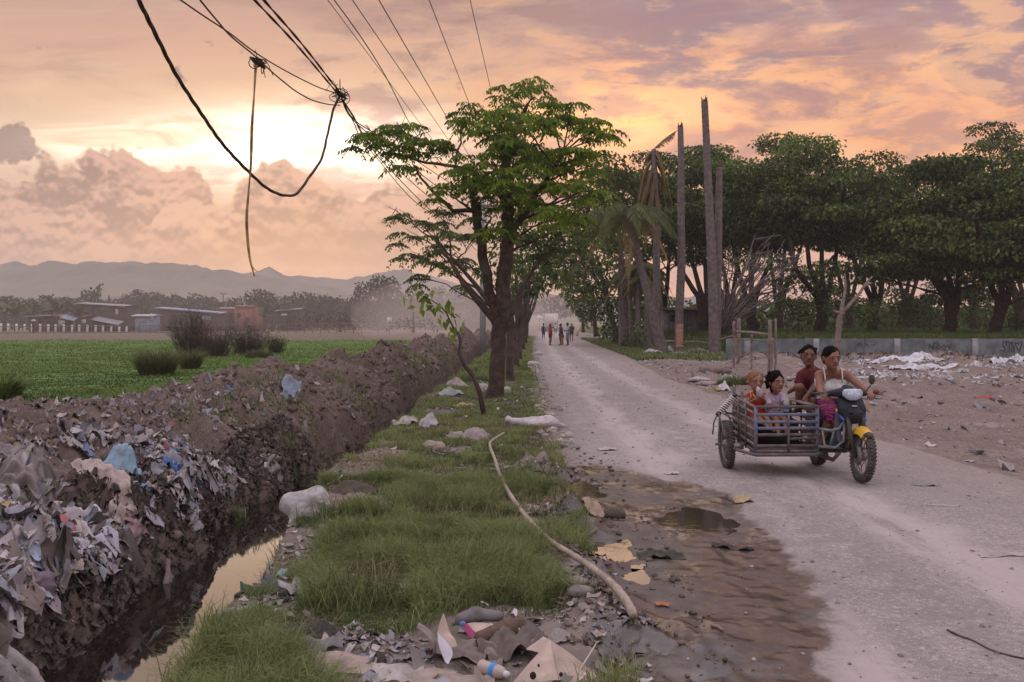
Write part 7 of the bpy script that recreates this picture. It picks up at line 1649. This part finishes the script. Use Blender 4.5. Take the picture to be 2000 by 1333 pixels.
 ('plastic_bag', 'pale blue white bag by the pink wounded trunk', 'plastic bag', 1305, 690, .6, .5, 5, (.50, .52, .56), dict(bulge=.35, crump=.06)),
 ('plastic_sheet', 'long white sheet right of the pink wounded trunk', 'plastic sheet', 1325, 693, 1.1, .5, 3, (.50, .49, .5), dict(bulge=.12, crump=.04)),
 ('plastic_sheet', 'bright white plastic sheet spread across the lot behind the woman', 'plastic sheet', 1760, 706, 3.0, 1.0, 3, (.60, .59, .62), dict(bulge=.10, crump=.06, n=26)),
 ('plastic_sheet', 'long white plastic sheet nearest in the rubble lot', 'plastic sheet', 1800, 722, 2.4, .7, -12, (.60, .59, .62), dict(bulge=.08, crump=.06, n=26)),
 ('plastic_sheet', 'white plastic heap at the right border of the lot', 'plastic sheet', 1985, 708, 1.8, 1.2, 8, (.56, .55, .57), dict(bulge=.2, crump=.12, n=26)),
 ('rag', 'red scrap lying on the dirt of the lot', 'rag', 1922, 780, .34, .2, 0, (.40, .07, .08), dict(bulge=.03, crump=.03)),
 ('plastic_sheet', 'white rag upright before the graffiti', 'plastic sheet', 1846, 692, .4, .3, 0, (.66, .65, .66), dict(bulge=.6, crump=.05)),
])
# the white sacks
def sack(label, px, py, prims, c, k=.04, rough=.02, name='sack', cat='sack'):
    c0 = GZ(px, py); b = [('c', c0 + np.array(p[1]), c0 + np.array(p[2]), p[3], p[4]) if p[0] == 'c' else ('e', c0 + np.array(p[1]), p[2]) for p in prims]
    V, Q = sdf(b, .010, (), k); V = V + ((fbm3(V * 9.) - .5) * rough * 2)[:, None] * nrm((.3, -.5, 1)) + ((1 - 2 * np.abs(fbm3(V * 10. + 9) - .5) * 2.2) * rough * .8)[:, None] * nrm((.4, -.6, .6))
    return tag(MB().add(V, Q).obj(name, M_plast, None, True, {'col': np.broadcast_to(np.array(c), (len(V), 3))}), label, cat)
sack('white woven sack standing bent over in the ditch side grass', 597, 1010, [('c', (-.14, 0, .10), (.10, .0, .17), .09, .09), ('c', (.10, 0, .17), (.19, -.02, .09), .08, .03), ('e', (0, -.03, .05), (.15, .09, .10)), ('c', (-.05, -.04, .02), (-.10, -.12, -.03), .07, .03), ('c', (-.14, 0, .12), (-.2, 0, .06), .07, .03)], (.48, .46, .45), rough=.032)
sack('long white sack lying at the left road edge', 1040, 838, [('c', (-.32, .05, .10), (.25, 0, .10), .05, .11), ('c', (.25, 0, .10), (.48, -.05, .05), .10, .03), ('c', (-.32, .05, .11), (-.38, .06, .13), .04, .06), ('e', (.1, 0, .08), (.28, .16, .09))], (.58, .54, .54))
# cut card curls, the big carton, the pink box, the brown roll
M_card = plain('carton_card', (.46, .36, .30), .85, .18, 7., .2, .005); M_card_d = plain('grey_card', (.25, .215, .20), .85, .25, 7., .25, .005); M_cardw = plain('white_faced_card', (.50, .49, .52), .8, .12, 9., .2, .005)
def shell(V, th, mat, name, parent=None, smooth=False):
    b = MB().grid(V).grid((V + np.array(th))[:, ::-1]); return b.obj(name, mat, parent, smooth)
def bpt(px, py, D): return P(px, py, D)
def ruled(a, c, n=10, m_=2): a = spline(a, n); c = spline(c, n); t = np.linspace(0, 1, m_)[None, :, None]; return a[:, None] * (1 - t) + c[:, None] * t
s = thing('cardboard', 'curled grey cardboard with a white faced flap standing up in the bottom litter', 'cardboard', GZ(855, 1300))
shell(ruled([bpt(818, 1216, 4.62), bpt(842, 1232, 4.6), bpt(853, 1256, 4.58), bpt(848, 1278, 4.56), bpt(832, 1280, 4.54)], [bpt(814, 1226, 4.5), bpt(836, 1243, 4.48), bpt(846, 1262, 4.46), bpt(842, 1284, 4.44), bpt(830, 1284, 4.44)], 8, 4), (0, .004, -.002), M_card_d, 'curl', s, True)
shell(ruled([bpt(866, 1198, 4.6), bpt(857, 1222, 4.58), bpt(855, 1240, 4.56), bpt(862, 1270, 4.48)], [bpt(867, 1200, 4.6), bpt(880, 1238, 4.55), bpt(888, 1248, 4.52), bpt(893, 1262, 4.5)], 8, 5), (0, .004, .001), M_card, 'flap', s, True)
shell(ruled([bpt(854, 1236, 4.50), bpt(857, 1260, 4.46), bpt(868, 1290, 4.42), bpt(874, 1297, 4.40)], [bpt(856, 1238, 4.50), bpt(878, 1262, 4.46), bpt(884, 1278, 4.43), bpt(876, 1297, 4.40)], 8, 5), (0, .004, .001), M_cardw, 'white_flap', s, True)
shell(ruled([bpt(799, 1260, 4.56), bpt(805, 1292, 4.44), bpt(810, 1326, 4.36)], [bpt(838, 1276, 4.60), bpt(850, 1296, 4.5), bpt(896, 1312, 4.42)], 8, 6), (0, .004, -.004), M_card_d, 'folded_panel', s, True)
s = thing('carton', 'large tan carton with folded triangular flap at the bottom', 'cardboard box', GZ(1090, 1320))
A, Bp, C_, Dp, E_ = bpt(1000, 1335, 4.28), bpt(1076, 1251, 4.50), bpt(1096, 1350, 4.16), bpt(1168, 1322, 4.34), bpt(1028, 1240, 4.72)
shell(ruled([A, A * .5 + Bp * .5 + (0, 0, .006), Bp], [C_ * .7 + A * .3, C_ * .75 + Bp * .25, Bp + (.004, -.004, -.004)], 6, 6), (0, .003, -.006), M_card, 'front_flap', s)
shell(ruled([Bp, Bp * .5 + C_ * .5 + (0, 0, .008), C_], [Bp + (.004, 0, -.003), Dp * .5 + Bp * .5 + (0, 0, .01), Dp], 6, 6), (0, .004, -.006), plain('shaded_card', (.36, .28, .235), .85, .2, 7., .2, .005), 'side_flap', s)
shell(ruled([E_, bpt(1045, 1236, 4.74), Bp], [bpt(1018, 1278, 4.56), bpt(1030, 1270, 4.56), A * .3 + Bp * .7], 6, 5), (0, .005, -.003), M_card, 'back_panel', s, True)
shell(ruled([bpt(1013, 1226, 4.78), bpt(1016, 1246, 4.7), bpt(1018, 1268, 4.62)], [bpt(1020, 1236, 4.74), bpt(1036, 1252, 4.68), bpt(1034, 1274, 4.6)], 5, 4), (0, .005, 0), M_card, 'torn_panel', s)
shell(ruled([bpt(1130, 1312, 4.44), bpt(1150, 1304, 4.46), bpt(1166, 1312, 4.44)], [bpt(1134, 1340, 4.30), bpt(1154, 1338, 4.30), bpt(1170, 1336, 4.32)], 5, 4), (0, .004, -.004), M_card_d, 'torn_corner', s)
for (px, py, rx) in ((1052, 1300, .006), (1041, 1320, .016), (1096, 1318, .010)):
    t = (py - 1251) / 85; q = bpt(px, py, 4.50 - .27 * t - .03); MB().ell(q, (rx, .012, rx * 1.2), None, 8).obj('hole', M_dark, s, True)
s = thing('gift_box', 'torn magenta and blue printed box lid among brown scraps', 'box', GZ(925, 1240)); M_mag = plain('magenta_card', (.30, .035, .12), .6, .15, 12., .15, .003); M_bluc = plain('blue_print', (.10, .24, .55), .6, .1, 12., .1, .003)
V = ruled([bpt(897, 1217, 4.90), bpt(912, 1238, 4.84), bpt(932, 1254, 4.78)], [bpt(905, 1212, 4.92), bpt(920, 1228, 4.88), bpt(936, 1240, 4.84)], 8, 5); shell(V, (0, .004, -.003), M_mag, 'lid_side', s)
MB().ell(bpt(903, 1219, 4.87), (.018, .006, .014)).obj('print', M_bluc, s, True); MB().ell(bpt(927, 1243, 4.80), (.009, .006, .008)).obj('print', M_bluc, s, True)
shell(ruled([bpt(912, 1218, 4.94), bpt(930, 1216, 4.96), bpt(962, 1218, 4.96)], [bpt(934, 1242, 4.86), bpt(950, 1236, 4.88), bpt(968, 1228, 4.92)], 8, 5), (0, .004, -.004), M_card, 'inner_face', s)
solid('leather_roll', [('c', bpt(900, 1210, 5.0), bpt(930, 1200, 5.02), .035, .04), ('c', bpt(930, 1200, 5.02), bpt(975, 1204, 5.0), .04, .03)], plain('grey_leather', (.16, .145, .145), .7, .25, 9., .4), None, .008, rough=.008, rs=30); tag(bpy.data.objects['leather_roll'], 'grey rolled leather behind the magenta box', 'scrap')
o = solid('brown_roll', [('c', bpt(940, 1248, 4.76), bpt(985, 1232, 4.82), .042, .05), ('c', bpt(985, 1232, 4.82), bpt(1012, 1220, 4.9), .05, .04), ('c', bpt(1012, 1220, 4.9), bpt(1030, 1228, 4.9), .035, .008)], plain('brown_felt', (.13, .088, .062), .95, .25, 30., .7, .01), None, .008, rough=.008, rs=40); tag(o, 'thick brown felt roll behind the clear bottle', 'roll')
# the clear bottle
a, c = bpt(938, 1300, 4.42), bpt(990, 1318, 4.30); ax = c - a; Lb = np.linalg.norm(ax)
s = thing('plastic_bottle', 'clear plastic bottle with a bright blue label lying on cardboard', 'bottle', a)
m = new_mat('bottle_plastic'); p = obj_pos(); finish((.60, .50, .46), .22, bump(noise(scl(p, 1.), 60., 2.), .3, .004), 0, .6, .35, tr=0.); M_bot = m
pr_ = [(0, -.004), (.026, 0), (.032, .012)] + [(.032 - .0015 * (i % 2), .02 + i * .011) for i in range(9)] + [(.033, .125), (.033, .15), (.026, .178), (.014, .198), (.014, .206)]
MB().lathe([(r_, z_ * Lb / .21) for r_, z_ in pr_], a, ax, 22).obj('bottle_body', M_bot, s, True); MB().lathe([(.0345, .098 * Lb / .21), (.0345, .132 * Lb / .21)], a, ax, 22).obj('label', plain('bright_blue_label', (.03, .26, .62), .4, .12, 30., 0), s, True)
MB().lathe([(.0165, .198 * Lb / .21), (.0165, .22 * Lb / .21), (0, .222 * Lb / .21)], a, ax, 16).obj('cap', plain('clear_cap', (.55, .56, .6), .3, .1), s, True)
# sticks and poles
q = np.array([GZ(x, y, dz=.085) for x, y in ((984, 858), (962, 872), (957, 884), (968, 915), (976, 942), (1000, 990), (1038, 1042), (1075, 1080), (1112, 1104), (1150, 1130), (1185, 1158), (1210, 1185), (1228, 1212), (1238, 1236))])
qs = spline(q, 6); b = MB().tube(qs, np.linspace(.016, .026, len(qs)) * (1 + .14 * (np.arange(len(qs)) % 5 == 0)), 8); tag(b.obj('bamboo_pole', plain('bamboo', (.33, .27, .22), .7, .25, 12., .3), None, True), 'long bent bamboo pole lying along the verge beside the mud', 'pole')
tag(MB().tube([bpt(1108, 1345, 4.25), bpt(1135, 1305, 4.35), bpt(1164, 1258, 4.5)], (.006, .005, .003), 6).obj('straw', plain('pale_straw', (.55, .44, .34), .7, .1), None, True), 'thin pale stick slanting over the large carton', 'stick')
for lab, pts, r, cm in (('dark branch lying across the lower puddle', [(1162, 1071), (1185, 1072), (1212, 1068)], .014, M_bark), ('dark rope half buried in the right corner of the road', [(1850, 1232), (1872, 1243), (1900, 1253), (1935, 1271), (1975, 1283), (2010, 1290)], .006, M_bark2), ('thin brown root strap running down beside the blue sack', [(236, 905), (258, 925), (268, 945), (290, 960), (312, 975)], .014, M_twig),
                        ('crooked brown branch left of the blue sack', [(165, 952), (185, 942), (205, 925), (222, 905)], .016, M_bark2), ('short stick in the mud near the puddle', [(1390, 1225), (1402, 1228), (1412, 1235)], .012, M_wood), ('short broken cane beside the long bamboo', [(924, 930), (925, 918), (926, 908)], .012, M_dead), ('grey driftwood at the fan of torn cardboard', [(1130, 1022), (1148, 1032), (1166, 1046)], .022, M_dead),
                        ('curved grey root hanging on the bank above the water', [(222, 1118), (240, 1120), (258, 1128)], .016, M_bark2)):
    qs = spline([GZ(x, y, dz=r * .8) for x, y in pts], 5); tag(MB().tube(qs, np.linspace(r, r * .7, len(qs)), 6).obj('stick', cm, None, True), lab, 'stick')
p_ = heap_pos(2600, 12, 50, .0, .4, None, 1.4); n = len(p_); stones('bank_lumps', 'lumps of soil and roots on the cut face of the ditch', p_, .012 + .06 * rt.random(n) ** 4, np.array((.15, .11, .09)) * (.4 + .9 * rt.random((n, 1))), M_stone, .8)
def rock(label, px, py, r3, c, seed, name='stone', cat='stone'):
    c0 = GZ(px, py); V, Q = sdf([('e', c0 + (0, 0, r3[2] * .5), r3), ('e', c0 + (r3[0] * .4, .02, r3[2] * .4), (r3[0] * .6, r3[1] * .8, r3[2] * .7))], max(.012, r3[0] * .08), (), .03); d = V - c0; V = V + d * ((fbm3(V * 9. + seed) - .5) * .7)[:, None]
    return tag(MB().add(V, Q).obj(name, M_stone, None, True, {'col': np.broadcast_to(np.array(c), (len(V), 3))}), label, cat)
rock('flat pale stone slab beside the bamboo pole', 1118, 1140, (.10, .05, .025), (.34, .29, .26), 1); rock('grey cylinder shaped concrete lump beside the pale slab', 1132, 1162, (.09, .04, .04), (.28, .25, .24), 2)
rock('pale stone at the right foot of the thick trunk', 985, 768, (.16, .1, .1), (.46, .40, .34), 3); rock('whitish stone left of the thick trunk', 945, 766, (.18, .13, .14), (.46, .41, .38), 4); rock('large pale lump in the verge rubble', 846, 880, (.17, .12, .09), (.34, .27, .23), 5)
rock('small pale stone in grass by the bamboo pole', 1004, 978, (.045, .035, .04), (.40, .38, .33), 6); rock('white stone on the left road edge far off', 1042, 715, (.22, .15, .12), (.50, .46, .42), 7); rock('pinkish stone on the left road edge far off', 1052, 694, (.22, .16, .13), (.48, .40, .36), 8)
rock('grey flat stone in the road shoulder rubble', 1365, 746, (.30, .2, .09), (.40, .38, .36), 9); rock('broken flat stone nearest in the shoulder rubble', 1378, 753, (.32, .18, .08), (.32, .27, .24), 10); rock('dark mud lump between the two puddles', 1195, 1010, (.12, .10, .05), (.07, .055, .045), 11, 'mud_lump', 'mud'); rock('dark mud lump left of the upper puddle', 1085, 960, (.12, .16, .09), (.075, .058, .047), 12, 'mud_lump', 'mud')
rock('brown rubbish mound on the road shoulder', 1395, 733, (.55, .35, .22), (.21, .16, .14), 13, 'soil_mound', 'mound')

# ------------------------------------------------------------------ the air
m = bpy.data.materials.new('air'); m.use_nodes = True; X.t = m.node_tree; X.t.nodes.clear()
v = node('ShaderNodeVolumePrincipled'); v.inputs['Color'].default_value = (.98, .92, .90, 1); v.inputs['Density'].default_value = .00050; v.inputs['Anisotropy'].default_value = .2
o_ = node('ShaderNodeOutputMaterial'); X.t.links.new(v.outputs[0], o_.inputs['Volume'])
tag(MB().box((0, 940, 52.), (3000, 2000, 108)).obj('haze', m), kind='stuff')

# dust thrown up by the traffic down the road
for k, (px, py, D, rx, ry, rz, dn) in enumerate(((890, 624, 110, 12, 26, 5.5, .012), (1075, 615, 200, 11, 30, 10, .004), (500, 632, 128, 62, 30, 7, .0030))):
    m = bpy.data.materials.new('dust'); m.use_nodes = True; X.t = m.node_tree; X.t.nodes.clear()
    v = node('ShaderNodeVolumePrincipled'); v.inputs['Color'].default_value = (.92, .82, .75, 1); v.inputs['Density'].default_value = dn
    o_ = node('ShaderNodeOutputMaterial'); X.t.links.new(v.outputs[0], o_.inputs['Volume'])
    c = P(px, py, D); th = MB().ell((0, 0, 0), (1, 1, 1), n=22); V = th.v[0] * np.array((rx, ry, rz)) * (1 + .35 * (fbm3(th.v[0] * 1.6 + k * 7) - .5))[:, None] + c
    o = MB().add(V, th.q[0]).obj('dust_cloud', m, None, True); tag(o, ('dense dust plume behind the utility pole', 'dust hanging round the truck', 'faint dust over the fence and shacks')[k], 'dust', kind='stuff')
